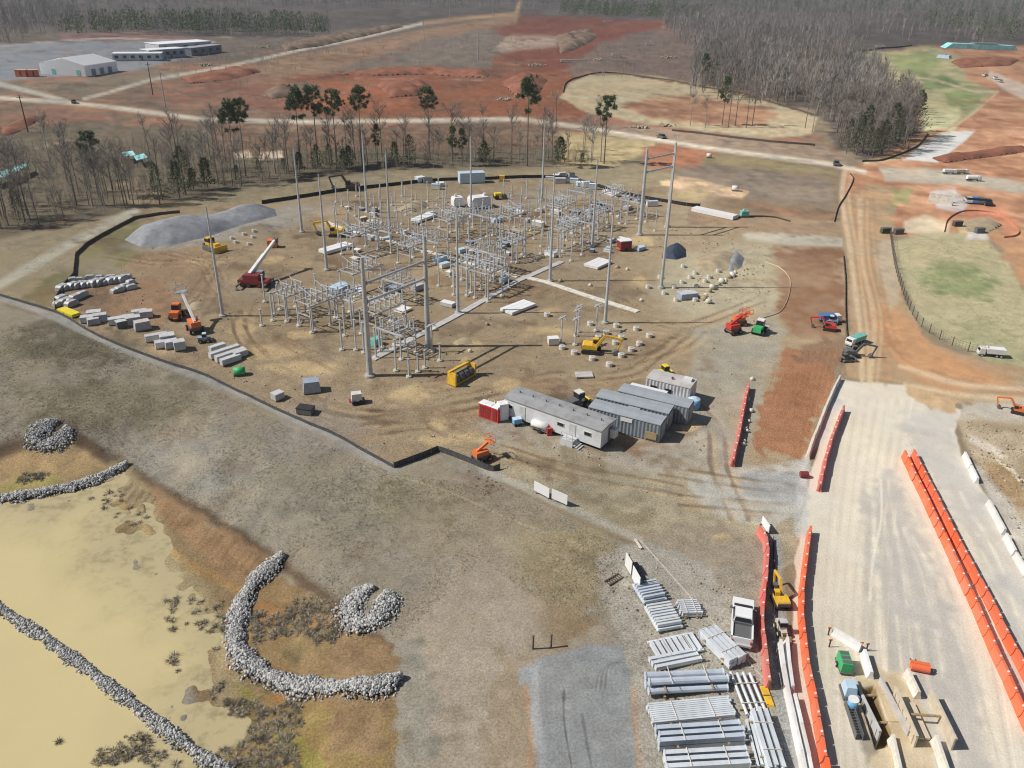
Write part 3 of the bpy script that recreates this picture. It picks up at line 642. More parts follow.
    col[:, :3] *= g[:, None]
    col[:, 0] *= 1 + .02 * W3; col[:, 2] *= 1 - .03 * W3
    col[:, :3] *= (1 + .36 * sstep(0, 50, X) * (1 - sstep(290, 420, Y)))[:, None]      # ground tint made paler to the east, fading out far off
    col = np.clip(col, .01, .9)

    # material
    m = bpy.data.materials.new('soil_and_grass'); m.use_nodes = True; t = m.node_tree; b = t.nodes['Principled BSDF']
    b.inputs['Roughness'].default_value = .95; b.inputs['Specular IOR Level'].default_value = .12
    at_ = t.nodes.new('ShaderNodeAttribute'); at_.attribute_name = 'tint'
    tc = t.nodes.new('ShaderNodeTexCoord')
    def noise(sc, det, rough=.7):
        n = t.nodes.new('ShaderNodeTexNoise'); n.inputs['Scale'].default_value = sc; n.inputs['Detail'].default_value = det; n.inputs['Roughness'].default_value = rough
        t.links.new(tc.outputs['Object'], n.inputs['Vector']); return n.outputs['Fac']
    def math_(op, a, bb):
        n = t.nodes.new('ShaderNodeMath'); n.operation = op
        for k, vv in enumerate((a, bb)):
            if isinstance(vv, (int, float)): n.inputs[k].default_value = vv
            else: t.links.new(vv, n.inputs[k])
        return n.outputs[0]
    n1 = noise(4.5, 5, .75); n2 = noise(.35, 5, .7); n3 = noise(13.0, 2, .6)
    sm = math_('ADD', math_('MULTIPLY', math_('SUBTRACT', n1, .5), 3.2), math_('MULTIPLY', math_('SUBTRACT', n2, .5), .8))
    sm = math_('ADD', sm, math_('MULTIPLY', math_('SUBTRACT', n3, .5), 1.8))
    fac = math_('MULTIPLY', sm, math_('ADD', math_('MULTIPLY', at_.outputs['Alpha'], .75), .12))
    fac = math_('MAXIMUM', math_('ADD', fac, 1.0), .25)
    vm = t.nodes.new('ShaderNodeVectorMath'); vm.operation = 'SCALE'
    t.links.new(at_.outputs['Color'], vm.inputs[0]); t.links.new(fac, vm.inputs['Scale']); t.links.new(vm.outputs[0], b.inputs['Base Color'])
    bp = t.nodes.new('ShaderNodeBump'); bp.inputs['Strength'].default_value = .5; bp.inputs['Distance'].default_value = .12
    t.links.new(math_('ADD', n1, math_('MULTIPLY', n3, .5)), bp.inputs['Height']); t.links.new(bp.outputs['Normal'], b.inputs['Normal'])

    # faces, shared out by what the surface is
    i, j = np.meshgrid(np.arange(nr - 1), np.arange(nc), indexing='ij'); j2 = (j + 1) % nc
    F = np.stack([i * nc + j, i * nc + j2, (i + 1) * nc + j2, (i + 1) * nc + j], -1).reshape(-1, 4)
    V = np.stack([X, Y, Z], -1); fz = zone[F[:, 0]]
    names = {0: 'ground', 1: 'haul_road', 2: 'gravel_path', 3: 'dirt_road', 4: 'parking_lot_pavement', 5: 'concrete_pavement', 6: 'far_road'}
    for zz, nm in names.items():
        FF = F[fz == zz]
        if not len(FF): continue
        u, inv = np.unique(FF.ravel(), return_inverse=True); VV = V[u]; FF = inv.reshape(-1, 4); cc = col[u]
        if zz == 0:                                # close the middle under the drone
            inner = np.nonzero(u < nc)[0]; tri = None
        me = np_mesh(nm, VV, FF[:, ::-1], m, smooth=True)
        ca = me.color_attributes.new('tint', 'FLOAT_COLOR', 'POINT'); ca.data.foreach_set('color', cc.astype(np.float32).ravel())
        o = bpy.data.objects.new(nm, me); COL.objects.link(o); o['kind'] = 'structure'
    return X, Y
build_ground()

# muddy pond
def build_pond():
    m = bpy.data.materials.new('muddy_water'); m.use_nodes = True; t = m.node_tree; b = t.nodes['Principled BSDF']
    b.inputs['Roughness'].default_value = .12; b.inputs['Specular IOR Level'].default_value = .25
    tc = t.nodes.new('ShaderNodeTexCoord')
    n = t.nodes.new('ShaderNodeTexNoise'); n.inputs['Scale'].default_value = .08; n.inputs['Detail'].default_value = 6; n.inputs['Roughness'].default_value = .6
    a = t.nodes.new('ShaderNodeAttribute'); a.attribute_name = 'shoal'
    n2 = t.nodes.new('ShaderNodeTexNoise'); n2.inputs['Scale'].default_value = .55; n2.inputs['Detail'].default_value = 7; n2.inputs['Roughness'].default_value = .72
    for q in (n, n2): t.links.new(tc.outputs['Object'], q.inputs['Vector'])
    r = t.nodes.new('ShaderNodeValToRGB'); r.color_ramp.elements[0].color = (*C(213, 194, 138), 1); r.color_ramp.elements[1].color = (*C(218, 200, 142), 1)
    r.color_ramp.elements[0].position = .35; r.color_ramp.elements[1].position = .65
    r2 = t.nodes.new('ShaderNodeValToRGB'); r2.color_ramp.elements[0].color = (*C(150, 138, 100), 1); r2.color_ramp.elements[1].color = (*C(190, 174, 130), 1)
    r2.color_ramp.elements[0].position = .36; r2.color_ramp.elements[1].position = .52
    t.links.new(n.outputs['Fac'], r.inputs['Fac']); t.links.new(n2.outputs['Fac'], r2.inputs['Fac'])
    mx = t.nodes.new('ShaderNodeMix'); mx.data_type = 'RGBA'
    t.links.new(a.outputs['Fac'], mx.inputs['Factor']); t.links.new(r.outputs['Color'], mx.inputs['A']); t.links.new(r2.outputs['Color'], mx.inputs['B'])
    t.links.new(mx.outputs['Result'], b.inputs['Base Color'])
    wv = t.nodes.new('ShaderNodeTexNoise'); wv.inputs['Scale'].default_value = 1.2; wv.inputs['Detail'].default_value = 3
    t.links.new(tc.outputs['Object'], wv.inputs['Vector'])
    bp = t.nodes.new('ShaderNodeBump'); bp.inputs['Strength'].default_value = .06; bp.inputs['Distance'].default_value = .05
    t.links.new(wv.outputs['Fac'], bp.inputs['Height']); t.links.new(bp.outputs['Normal'], b.inputs['Normal'])
    lo = POND.min(0) - 3; hi = POND.max(0) + 4
    xs = np.arange(lo[0], hi[0], .5); ys = np.arange(lo[1], hi[1], .5); A, B = np.meshgrid(xs, ys, indexing='ij')
    sd = poly_sdf(POND, A.ravel(), B.ravel()); keep = (sd < 4).reshape(A.shape)
    V = np.stack([A.ravel(), B.ravel(), np.full(A.size, POND_Z)], -1)
    sh = .85 * sstep(-11, -.5, sd + 3 * rotn(A.ravel(), B.ravel(), 9, 4) + 1.5 * rotn(A.ravel(), B.ravel(), 3, 6))
    ny = len(ys); F = []
    i, j = np.meshgrid(np.arange(len(xs) - 1), np.arange(ny - 1), indexing='ij'); k = (keep[:-1, :-1] & keep[1:, :-1] & keep[1:, 1:] & keep[:-1, 1:])
    i, j = i[k], j[k]; F = np.stack([i * ny + j, (i + 1) * ny + j, (i + 1) * ny + j + 1, i * ny + j + 1], -1)
    u, inv = np.unique(F.ravel(), return_inverse=True)
    me = np_mesh('pond_water', V[u], inv.reshape(-1, 4), m, smooth=True)
    at2 = me.attributes.new('shoal', 'FLOAT', 'POINT'); at2.data.foreach_set('value', sh[u].astype(np.float32))
    o = bpy.data.objects.new('pond_water', me); COL.objects.link(o); o['kind'] = 'structure'
build_pond()

# ------------------------------------------------------------------ rocks
def rocks(name, pts, sizes, m, seed=1):
    """one heap of loose angular stones; pts (n,3), sizes (n,)"""
    rg = np.random.default_rng(seed); t = (1 + 5 ** .5) / 2
    ico = np.array([(-1, t, 0), (1, t, 0), (-1, -t, 0), (1, -t, 0), (0, -1, t), (0, 1, t), (0, -1, -t), (0, 1, -t), (t, 0, -1), (t, 0, 1), (-t, 0, -1), (-t, 0, 1)]) / 1.9
    tri = np.array([(0, 11, 5), (0, 5, 1), (0, 1, 7), (0, 7, 10), (0, 10, 11), (1, 5, 9), (5, 11, 4), (11, 10, 2), (10, 7, 6), (7, 1, 8), (3, 9, 4), (3, 4, 2), (3, 2, 6), (3, 6, 8), (3, 8, 9), (4, 9, 5), (2, 4, 11), (6, 2, 10), (8, 6, 7), (9, 8, 1)])
    n = len(pts); J = ico[None] * (1 + rg.uniform(-.3, .3, (n, 12, 1))) * rg.uniform(.6, 1.2, (n, 1, 3))
    a = rg.uniform(0, 2 * PI, n); b = rg.uniform(0, 2 * PI, n)
    ca, sa, cb, sb = np.cos(a)[:, None], np.sin(a)[:, None], np.cos(b)[:, None], np.sin(b)[:, None]
    x, y, z = J[..., 0], J[..., 1], J[..., 2]
    x, y = x * ca - y * sa, x * sa + y * ca; y, z = y * cb - z * sb, y * sb + z * cb
    V = np.stack([x, y, z], -1) * np.asarray(sizes)[:, None, None] + np.asarray(pts)[:, None]
    F = tri[None] + (np.arange(n) * 12)[:, None, None]
    o = bpy.data.objects.new(name, np_mesh(name, V.reshape(-1, 3), F.reshape(-1, 3), m)); COL.objects.link(o); return o

def smooth_path(P, n=16):
    P = [np.array(p, float) for p in P]; P = [2 * P[0] - P[1]] + P + [2 * P[-1] - P[-2]]; O = []
    for i in range(1, len(P) - 2):
        for t in np.linspace(0, 1, n)[:-1]:
            a, b, c, d = P[i - 1:i + 3]
            O.append(.5 * (2 * b + (c - a) * t + (2 * a - 5 * b + 4 * c - d) * t * t + (3 * b - a - 3 * c + d) * t ** 3))
    O.append(P[-2]); return np.array(O)

def atw(px, py):                                   # on the soil, or on the pond's surface where it is flooded
    p = at(px, py); return plane_pt(px, py, POND_Z) if p.z < POND_Z else np.array(p[:2])
def berm(name, label, path_px, wd, hgt, n, seed, r=(.16, .34)):
    rg = np.random.default_rng(seed)
    P = smooth_path([atw(*p) for p in path_px]); seg = np.hypot(*np.diff(P, axis=0).T); cum = np.concatenate([[0], np.cumsum(seg)])
    s = rg.uniform(0, cum[-1], n); u = np.clip(rg.normal(0, .45, n), -1, 1)
    px = np.interp(s, cum, P[:, 0]); py = np.interp(s, cum, P[:, 1]); e = .4
    tx = np.interp(s + e, cum, P[:, 0]) - np.interp(s - e, cum, P[:, 0]); ty = np.interp(s + e, cum, P[:, 1]) - np.interp(s - e, cum, P[:, 1])
    L = np.hypot(tx, ty) + 1e-9; w_ = wd * (1 + .18 * np.sin(s * .9) + .1 * np.sin(s * 2.3)) * np.clip(.35 + np.minimum(s, cum[-1] - s) / 2.0, 0, 1)
    px = px - ty / L * u * w_ / 2; py = py + tx / L * u * w_ / 2
    z = np.maximum(height(px, py), POND_Z - .2) + hgt * (1 - u * u) * rg.uniform(.75, 1.0, n)
    o = rocks(name, np.stack([px, py, z], -1), rg.uniform(*r, n) * rg.uniform(.6, 1.25, n), 'riprap', seed)
    return tag(o, label, 'rock berm', kind='stuff')
berm('riprap_berm', 'long straight ridge of grey riprap rock crossing the muddy pond', [(-60, 576), (0, 610), (60, 650), (120, 695), (180, 742), (222, 772), (260, 802)], 1.6, .65, 5200, 1, (.075, .15))
berm('riprap_berm', 'wide curved ridge of grey riprap rock on the brown pond bank', [(283, 556), (256, 582), (240, 612), (236, 645), (252, 668), (285, 684), (330, 690), (372, 689), (402, 678)], 2.45, .7, 5600, 2, (.09, .17))
berm('riprap_berm', 'curved ridge of grey riprap rock at the far corner of the pond', [(-60, 508), (0, 500), (45, 493), (85, 484), (112, 473), (128, 464)], 2.2, .6, 2400, 3, (.1, .19))
def ring(label, px_c, a, b, ang, n, seed):
    P = [(px_c[0] + a * math.cos(t) * math.cos(ang) - b * math.sin(t) * math.sin(ang), px_c[1] + a * math.cos(t) * math.sin(ang) + b * math.sin(t) * math.cos(ang)) for t in np.linspace(.1, 2 * PI - .75, 12)]
    return berm('riprap_heap', label, P, 2.9, .5, int(n * 2.2), seed, (.085, .16))
ring('small horseshoe heap of grey rock on the bank between pond and grass slope', (368, 608), 24, 15, -.75, 900, 4)
ring('small horseshoe heap of grey rock up on the grass above the far pond corner', (51, 435), 17, 11, -.5, 620, 5)

# heaps of loose material
def heap(name, label, poly_px, hgt, m, slope=1.6, step=.5, seed=3, lump=.35):
    P = np.array([at(*p)[:2] for p in poly_px]); lo = P.min(0) - 1; hi = P.max(0) + 1
    xs = np.arange(lo[0], hi[0], step); ys = np.arange(lo[1], hi[1], step); A, B = np.meshgrid(xs, ys, indexing='ij'); a, b = A.ravel(), B.ravel()
    sd = poly_sdf(P, a, b); d = np.maximum(-sd, 0)
    z = height(a, b) - .15 + hgt * (1 - np.exp(-d * slope / hgt)) * (1 + lump * rotn(a, b, 7, seed)) + .25 * lump * rotn(a, b, 1.5, seed + 1) * np.minimum(d, 1)
    ny = len(ys); i, j = np.meshgrid(np.arange(len(xs) - 1), np.arange(ny - 1), indexing='ij'); k = (sd.reshape(A.shape) < .5); k = k[:-1, :-1] & k[1:, :-1] & k[1:, 1:] & k[:-1, 1:]
    i, j = i[k], j[k]; F = np.stack([i * ny + j, (i + 1) * ny + j, (i + 1) * ny + j + 1, i * ny + j + 1], -1)
    u, inv = np.unique(F.ravel(), return_inverse=True)
    o = bpy.data.objects.new(name, np_mesh(name, np.stack([a, b, z], -1)[u], inv.reshape(-1, 4), m, True)); COL.objects.link(o)
    return tag(o, label, 'heap')
heap('gravel_heap', 'long flat-topped heap of blue-grey gravel at the back left of the pad', [(124, 240), (134, 231), (170, 222), (215, 214), (262, 208), (276, 209), (278, 216), (240, 226), (205, 238), (172, 246), (140, 247)], 3.6, 'gravel_heap', .75)
heap('gravel_heap', 'olive brown heap of screened soil beside the row of rubble stones', [(690, 262), (700, 253), (725, 250), (745, 257), (740, 270), (715, 272), (695, 270)], 2.0, 'tan_heap', .6)
heap('gravel_heap', 'small grey gravel heap right of the olive soil heap', [(722, 268), (726, 256), (736, 250), (746, 258), (742, 268), (730, 272)], 2.2, 'gravel_heap', .8, seed=9)
heap('soil_heap', 'brown spoil heap beside the orange boom lift', [(186, 308), (190, 303), (200, 301), (206, 304), (203, 308), (193, 311)], 1.3, 'tan_heap', .9, seed=5)
heap('soil_heap', 'brown spoil heap behind the buses of the yard', [(395, 210), (410, 203), (428, 203), (430, 208), (412, 214)], 2.2, 'tan_heap', .8, seed=6)
heap('soil_heap', 'low sandy heap in front of the yellow cable carrier', [(450, 343), (462, 336), (472, 338), (474, 344), (460, 347)], .8, 'tan_heap', .8, seed=8)

for nm, lab, poly, h_, m_ in (('soil_bank', 'red cut bank along the far rim of the pit', [(340, 74), (380, 70), (440, 70), (490, 74), (488, 78), (430, 75), (370, 76)], 2.6, 'red_earth'), ('soil_bank', 'brown spoil bank behind the row of four pines', [(262, 92), (300, 84), (322, 86), (300, 95), (270, 100)], 3.0, 'brown_earth'),
    ('soil_bank', 'orange spoil heap in the middle of the pit', [(375, 86), (410, 80), (432, 86), (420, 96), (390, 98)], 3.5, 'red_earth'), ('soil_bank', 'red bank at the right end of the pit', [(500, 82), (530, 74), (548, 80), (540, 94), (515, 98)], 3.5, 'red_earth'), ('soil_bank', 'brown bank on the upper edge of the red earth', [(556, 36), (590, 30), (598, 36), (575, 50), (560, 54)], 3.5, 'brown_earth'),
    ('soil_bank', 'low red bank beside the track below the modular buildings', [(180, 78), (235, 68), (262, 72), (230, 80), (190, 84)], 2.2, 'red_earth'), ('soil_bank', 'red bank at the left edge below the road', [(0, 128), (30, 116), (44, 118), (20, 132), (0, 138)], 2.2, 'red_earth'), ('soil_bank', 'long dark bank beside the upper road', [(280, 46), (330, 36), (400, 24), (404, 27), (340, 42), (285, 52)], 2.5, 'brown_earth'),
    ('soil_bank', 'red bank on the far right above the grey road', [(930, 158), (980, 150), (1024, 146), (1030, 152), (985, 158), (945, 164)], 1.6, 'red_earth'), ('soil_bank', 'red bank on the far right below the turquoise liner', [(950, 62), (990, 58), (1020, 60), (1010, 66), (960, 68)], 2.0, 'red_earth'), ('soil_bank', 'sandy bank inside the orange mesh ring', [(960, 222), (985, 218), (1004, 226), (990, 234), (966, 232)], 1.0, 'tan_heap')):
    heap(nm, lab, poly, h_, m_, .8, step=1.2, seed=len(lab), lump=.5)
# ------------------------------------------------------------------ clods, loose stones and dead grass
def scatter(polys, seed):
    rg = np.random.default_rng(seed); O = []
    for poly, n in polys:
        P = np.array([at(*p)[:2] for p in poly]); lo, hi = P.min(0), P.max(0); c = 0
        while c < n:
            q = rg.uniform(lo, hi, (6000, 2)); q = q[(poly_sdf(P, q[:, 0], q[:, 1]) < 0) & (rg.uniform(-.9, .7, 6000) < .6 * rotn(q[:, 0], q[:, 1], 9, seed) + .6 * rotn(q[:, 0], q[:, 1], 3, seed + 2))][:n - c]; c += len(q); O.append(q)
    return np.concatenate(O), rg
PADP = [(90, 290), (140, 250), (300, 215), (480, 190), (640, 200), (760, 230), (770, 300), (720, 440), (640, 500), (500, 470), (395, 455), (270, 400), (120, 335)]
q, rg_s = scatter([(PADP, 2600), ([(700, 240), (770, 245), (760, 310), (690, 310)], 260), ([(600, 545), (700, 560), (760, 620), (770, 700), (640, 700)], 350), ([(960, 420), (1024, 430), (1024, 540), (970, 452)], 260)], 31)
o = rocks('loose_clods', np.stack([q[:, 0], q[:, 1], height(q[:, 0], q[:, 1]) + .03], -1), .035 + .13 * rg_s.random(len(q)) ** 4 + .0003 * np.hypot(q[:, 0], q[:, 1]), 'clods', 32); tag(o, 'loose clods and stones strewn over the bare soil of the site', 'clods', kind='stuff')
def grass(name, label, polys, seed, hgt, m='dry_grass', per=4):
    q, rg = scatter(polys, seed); n = len(q); A = np.repeat(np.stack([q[:, 0], q[:, 1], height(q[:, 0], q[:, 1]) - .02], -1), per, 0) + rg.normal(0, .09, (n * per, 3)) * [1, 1, 0]
    d = np.stack([rg.normal(0, .6, n * per), rg.normal(0, .6, n * per), np.ones(n * per)], -1) * rg.uniform(.5, 1.2, (n * per, 1)) * hgt
    s_ = np.stack([rg.normal(0, 1, n * per), rg.normal(0, 1, n * per), np.zeros(n * per)], -1); s_ /= np.linalg.norm(s_, axis=1)[:, None]; s_ *= .035
    V = np.stack([A - s_, A + s_, A + d], 1).reshape(-1, 3); o = bpy.data.objects.new(name, np_mesh(name, V, np.arange(len(V)).reshape(-1, 3), m)); COL.objects.link(o); tag(o, label, 'grass', kind='stuff')
grass('dead_grass', 'short dead grass over the slope between the pad and the pond', [([(-40, 330), (58, 325), (200, 382), (394, 474), (500, 486), (620, 545), (620, 640), (540, 600), (480, 560), (400, 640), (330, 596), (150, 480), (90, 440), (30, 436), (-40, 450)], 20000), ([(0, 245), (150, 210), (300, 185), (560, 170), (640, 170), (480, 182), (260, 200), (90, 250), (20, 290)], 2500), ([(895, 240), (985, 238), (1024, 290), (1024, 362), (948, 342), (908, 300)], 3500)], 41, .13)

# ------------------------------------------------------------------ shrubs on the pond bank
def shrub_cover(name, label, poly_list, n, seed, m, r=(.25, .75), tri=44):
    rg = np.random.default_rng(seed); V = []; 
    for poly, k in poly_list:
        P = np.array([at(*p)[:2] for p in poly]); lo, hi = P.min(0), P.max(0); c = 0
        while c < k:
            x, y = rg.uniform(lo, hi)
            if poly_sdf(P, np.array([x]), np.array([y]))[0] > 0 or rotn(np.array([x]), np.array([y]), 4, 3)[0] < -.15: c += .15; continue
            c += 1; z = max(hz(x, y), POND_Z); R = rg.uniform(*r)
            d = rg.normal(0, 1, (tri, 3)); d[:, 2] = abs(d[:, 2]) * .6; d /= np.linalg.norm(d, axis=1)[:, None]
            a = np.array([x, y, z]) + d * R * rg.uniform(0, .4, (tri, 1)); b = np.array([x, y, z]) + d * R * rg.uniform(.7, 1.1, (tri, 1))
            s = np.cross(d, rg.normal(0, 1, (tri, 3))); s /= np.linalg.norm(s, axis=1)[:, None] + 1e-9; s *= .028 * R + .012
            V.append(np.stack([a - s, a + s, b], 1))
    V = np.concatenate(V).reshape(-1, 3)
    o = bpy.data.objects.new(name, np_mesh(name, V, np.arange(len(V)).reshape(-1, 3), m)); COL.objects.link(o)
    return tag(o, label, 'shrubs', kind='stuff')
shrub_cover('dry_scrub', 'brown leafless scrub scattered over the marshy pond bank', [([(255, 590), (330, 600), (345, 650), (320, 672), (265, 655), (248, 630)], 330), ([(225, 700), (300, 700), (345, 720), (330, 768), (230, 768), (218, 740)], 260), ([(160, 600), (225, 590), (232, 660), (215, 720), (175, 690), (165, 630)], 80), ([(0, 486), (20, 474), (60, 472), (70, 484)], 55), ([(90, 500), (120, 488), (150, 520), (125, 530)], 30), ([(60, 745), (150, 735), (180, 768), (60, 768)], 70)], 0, 5, 'shrub_twigs')
shrub_cover('dry_weeds', 'low dead weeds along the top of the slope behind the white boards', [([(440, 460), (500, 480), (560, 512), (540, 520), (470, 492), (430, 470)], 60)], 0, 6, 'shrub_twigs', (.15, .4))

# ------------------------------------------------------------------ trees
def tri_obj(name, V, m, parent):
    V = np.asarray(V).reshape(-1, 3); o = bpy.data.objects.new(name, np_mesh(name, V, np.arange(len(V)).reshape(-1, 3), m)); COL.objects.link(o); o.parent = parent; return o
def slivers(rg, A, B, w_):
    d = B - A; s = np.cross(d, rg.normal(0, 1, d.shape)); s /= np.linalg.norm(s, axis=1)[:, None] + 1e-9; s *= w_
    return np.stack([A - s, A + s, B], 1)
def bare_tree(H, seed, pale, nt=330):
    rg = np.random.default_rng(seed)
    root = bpy.data.objects.new('bare_tree', None); COL.objects.link(root); root['category'] = 'tree'; root['label'] = ''
    b = MB(); bend = rg.uniform(-.5, .5, 2); prev = Vector((0, 0, -.2)); n = 5
    pts = [Vector((bend[0] * (k / n) ** 2 * 1.5 + rg.uniform(-.12, .12) * k / n, bend[1] * (k / n) ** 2 * 1.5, H * .93 * k / n)) for k in range(n + 1)]; pts[0].z = -.3
    r0 = H * .0125
    for k in range(n): b.cyl(pts[k], pts[k + 1], r0 * (1 - .17 * k), r0 * (1 - .17 * (k + 1)), 5, False)
    ends = []
    for k in range(11):
        t = rg.uniform(.42, .95); i = min(int(t * n), n - 1); p = pts[i].lerp(pts[i + 1], t * n - i); a = rg.uniform(0, 2 * PI); L = H * rg.uniform(.12, .24) * (1.3 - t * .7)
        q = p + Vector((math.cos(a) * L, math.sin(a) * L, L * rg.uniform(.8, 1.6))); b.cyl(p, q, r0 * .32, r0 * .1, 3, False); ends += [(np.array(p), np.array(q))]
    b.build('trunk', 'pale_bark' if pale else 'trunk_bark', root)
    A = []; B = []
    ends.append((np.array(pts[3]), np.array(pts[5])))
    for k in range(nt):
        p, q = ends[rg.integers(len(ends))]; a = p + (q - p) * rg.uniform(.25, 1.0); d = rg.normal(0, 1, 3); d[2] = abs(d[2]) + .5; d /= np.linalg.norm(d)
        A.append(a); B.append(a + d * H * rg.uniform(.04, .15))
    tri_obj('crown', slivers(rg, np.array(A), np.array(B), .024 + .0008 * H), 'twigs', root); return root
def pine_tree(H, seed, spread=1.0, low=.62):
    rg = np.random.default_rng(seed); root = bpy.data.objects.new('pine_tree', None); COL.objects.link(root); root['category'] = 'tree'; root['label'] = ''
    b = MB(); lean = Vector((rg.uniform(-.6, .6), rg.uniform(-.6, .6), 0)); r0 = H * .011
    P = [Vector((lean.x * (k / 5) ** 2, lean.y * (k / 5) ** 2, H * k / 5 * .97)) for k in range(6)]; P[0].z = -.3
    for k in range(5): b.cyl(P[k], P[k + 1], r0 * (1 - .16 * k), r0 * (1 - .16 * (k + 1)), 6, False)
    V = []
    for k in range(40):
        t = rg.uniform(low, 1.0) ; u = (t - low) / (1 - low); p = Vector((lean.x * t * t, lean.y * t * t, H * t * .97)); a = rg.uniform(0, 2 * PI)
        L = H * .165 * spread * (1.1 - .75 * u ** 2) * rg.uniform(.5, 1.1) * min(1, .45 + u * 2.2); q = p + Vector((math.cos(a) * L, math.sin(a) * L, L * rg.uniform(-.05, .5)))
        b.cyl(p, q, r0 * .22, r0 * .08, 3, False)
        for c in range(3):
            cc = np.array(p.lerp(q, rg.uniform(.6, 1.05))) + rg.normal(0, .25, 3); R = H * .04 * rg.uniform(.7, 1.3)
            n = 30; d = rg.normal(0, 1, (n, 3)); d /= np.linalg.norm(d, axis=1)[:, None]
            V.append(slivers(rg, cc + d * R * .1, cc + d * R * rg.uniform(.7, 1.2, (n, 1)), .085))
    b.build('trunk', 'trunk_bark', root); tri_obj('crown', np.concatenate(V), 'needles', root); return root
def cedar_tree(H, seed):
    rg = np.random.default_rng(seed); root = bpy.data.objects.new('cedar_tree', None); COL.objects.link(root); root['category'] = 'tree'; root['label'] = ''
    MB().cyl((0, 0, -.3), (0, 0, H * .9), H * .018, .03, 5, False).build('trunk', 'trunk_bark', root)
    n = 800; t = rg.uniform(.08, 1, n) ** .8; a = rg.uniform(0, 2 * PI, n); R = H * .25 * (1 - t ** 1.6) ** .7 * (1 + .5 * np.sin(a * 2 + t * 7 + seed) + .25 * np.sin(a * 5 - t * 17)) * rg.uniform(.35, 1.05, n) + .05
    A = np.stack([np.cos(a) * R, np.sin(a) * R, H * t], -1); d = np.stack([np.cos(a), np.sin(a), rg.uniform(.2, 1.1, n)], -1)
    tri_obj('crown', slivers(rg, A, A + d * rg.uniform(.25, .6, (n, 1)), .1), 'cedar_needles', root); return root

TREE_OCC = []
bare = [Series(bare_tree(h, 40 + i, i % 3 == 0)) for i, h in enumerate((17, 14, 19, 12, 16, 10, 15, 18))]
pines = [Series(pine_tree(h, 70 + i, sp, lo)) for i, (h, sp, lo) in enumerate(((20, 1.0, .66), (18, .9, .62), (22, 1.0, .74), (16, .8, .5)))]
cedars = [Series(cedar_tree(h, 90 + i)) for i, h in enumerate((8, 6.5, 10))]
tr = random.Random(3)
def put_tree(S, px, py, label, group, sc=1.0):
    p = at(px, py); k = sc * tr.uniform(.94, 1.06)
    return S.put(p, tr.uniform(0, 6.28), label, group, (k, k, k * tr.uniform(.95, 1.06)))
# tall pines that stand out: base in the photo, top in the photo
def tall_pine(S, base, top_y, H0, label):
    p = at(*base); D = math.hypot(p.x, p.y); dep = PITCH + math.atan((top_y - 384) / FPX); H = CAM_H - D * math.tan(dep) - p.z
    k = H / H0; return S.put(p, tr.uniform(0, 6.28), label, None, (k * .95, k * .95, k))
for si, base, ty, lab in ((0, (99, 197), 119, 'tall lone pine with a round dark crown left of the wood edge'), (1, (236, 180), 99, 'tall pine left of a close pair, near the pale soil patch'), (2, (246, 176), 98, 'tall pine right of a close pair, near the pale soil patch'),
                           (1, (301, 168), 87, 'tall slim pine leftmost in the row of four before the far road'), (0, (318, 165), 83, 'second pine from the left in the row of four before the far road'), (0, (337, 162), 87, 'third pine from the left in the row of four, dark flat crown'), (2, (362, 165), 87, 'rightmost pine of the row of four, open crown on a long stem'),
                           (2, (430, 160), 88, 'wide-crowned pine with several stems beside it, centre of the wood strip'), (0, (604, 164), 90, 'lone pine with a full green crown at the right end of the wood strip'), (1, (527, 166), 76, 'tall thin pine left of the straw coloured oval'),
                           (3, (453, 166), 126, 'short ragged pine, left one of two before the reddish bank'), (3, (462, 166), 128, 'short ragged pine, right one of two before the reddish bank'), (3, (378, 164), 124, 'short dark pine between the four pines and the wide-crowned pine')):
    tall_pine(pines[si], base, ty, (20, 18, 22, 16)[si], lab)
pts = []
BELT = [((0, 232), (60, 224), (150, 205), (190, 198), (260, 184), (330, 175), (400, 168), (470, 165), (540, 166), (605, 166)), ]
def belt_y(x): return float(np.interp(x, [p[0] for p in BELT[0]], [p[1] for p in BELT[0]]))
for k in range(150):
    x = tr.uniform(-25, 605) if k < 112 else tr.uniform(-25, 235); dens = 1 if x < 330 else .65
    if tr.random() > dens: continue
    y = belt_y(x) - abs(tr.gauss(0, 1)) * (22 if x < 230 else 8) - 2
    put_tree(bare[tr.randrange(8)], x, max(y, 140), 'leafless grey tree in the wood strip behind the substation pad', 'leafless trees in the wood strip behind the pad', tr.uniform(.65, 1.0))
for x, y in ((20, 222), (186, 196), (208, 190), (194, 192), (238, 184), (180, 200), (260, 178), (284, 172), (300, 174), (330, 170), (350, 170), (344, 172), (318, 172), (395, 168), (560, 165), (582, 165), (160, 204), (410, 168), (484, 165)):
    put_tree(cedars[tr.randrange(3)], x, y + tr.uniform(-2, 1), 'low dark evergreen at the foot of the wood strip behind the pad', 'low evergreens in the wood strip behind the pad', tr.uniform(.5, 1.35))
WOOD = [(688, 96), (700, 50), (790, 45), (842, 60), (890, 92), (916, 112), (918, 140), (866, 160), (838, 150), (824, 118), (790, 106), (740, 98)]
wp = np.array(WOOD, float); n = 0
cand = []
while len(cand) < 1500:
    x, y = tr.uniform(680, 925), tr.uniform(52, 162)
    if poly_sdf(wp, np.array([x]), np.array([y]))[0] < 5 * math.sin(x * .21) + 4 * math.sin(y * .37 + x * .1) and tr.random() < (.12 + .88 * ((162 - y) / 110) ** 2 + (.25 if y > 120 else 0)) and not (795 < x < 838 and 60 < y < 80): cand.append((x, y))
cand = cand[:900]; cand.sort(key=lambda p: -p[1])
FAR_PTS = []
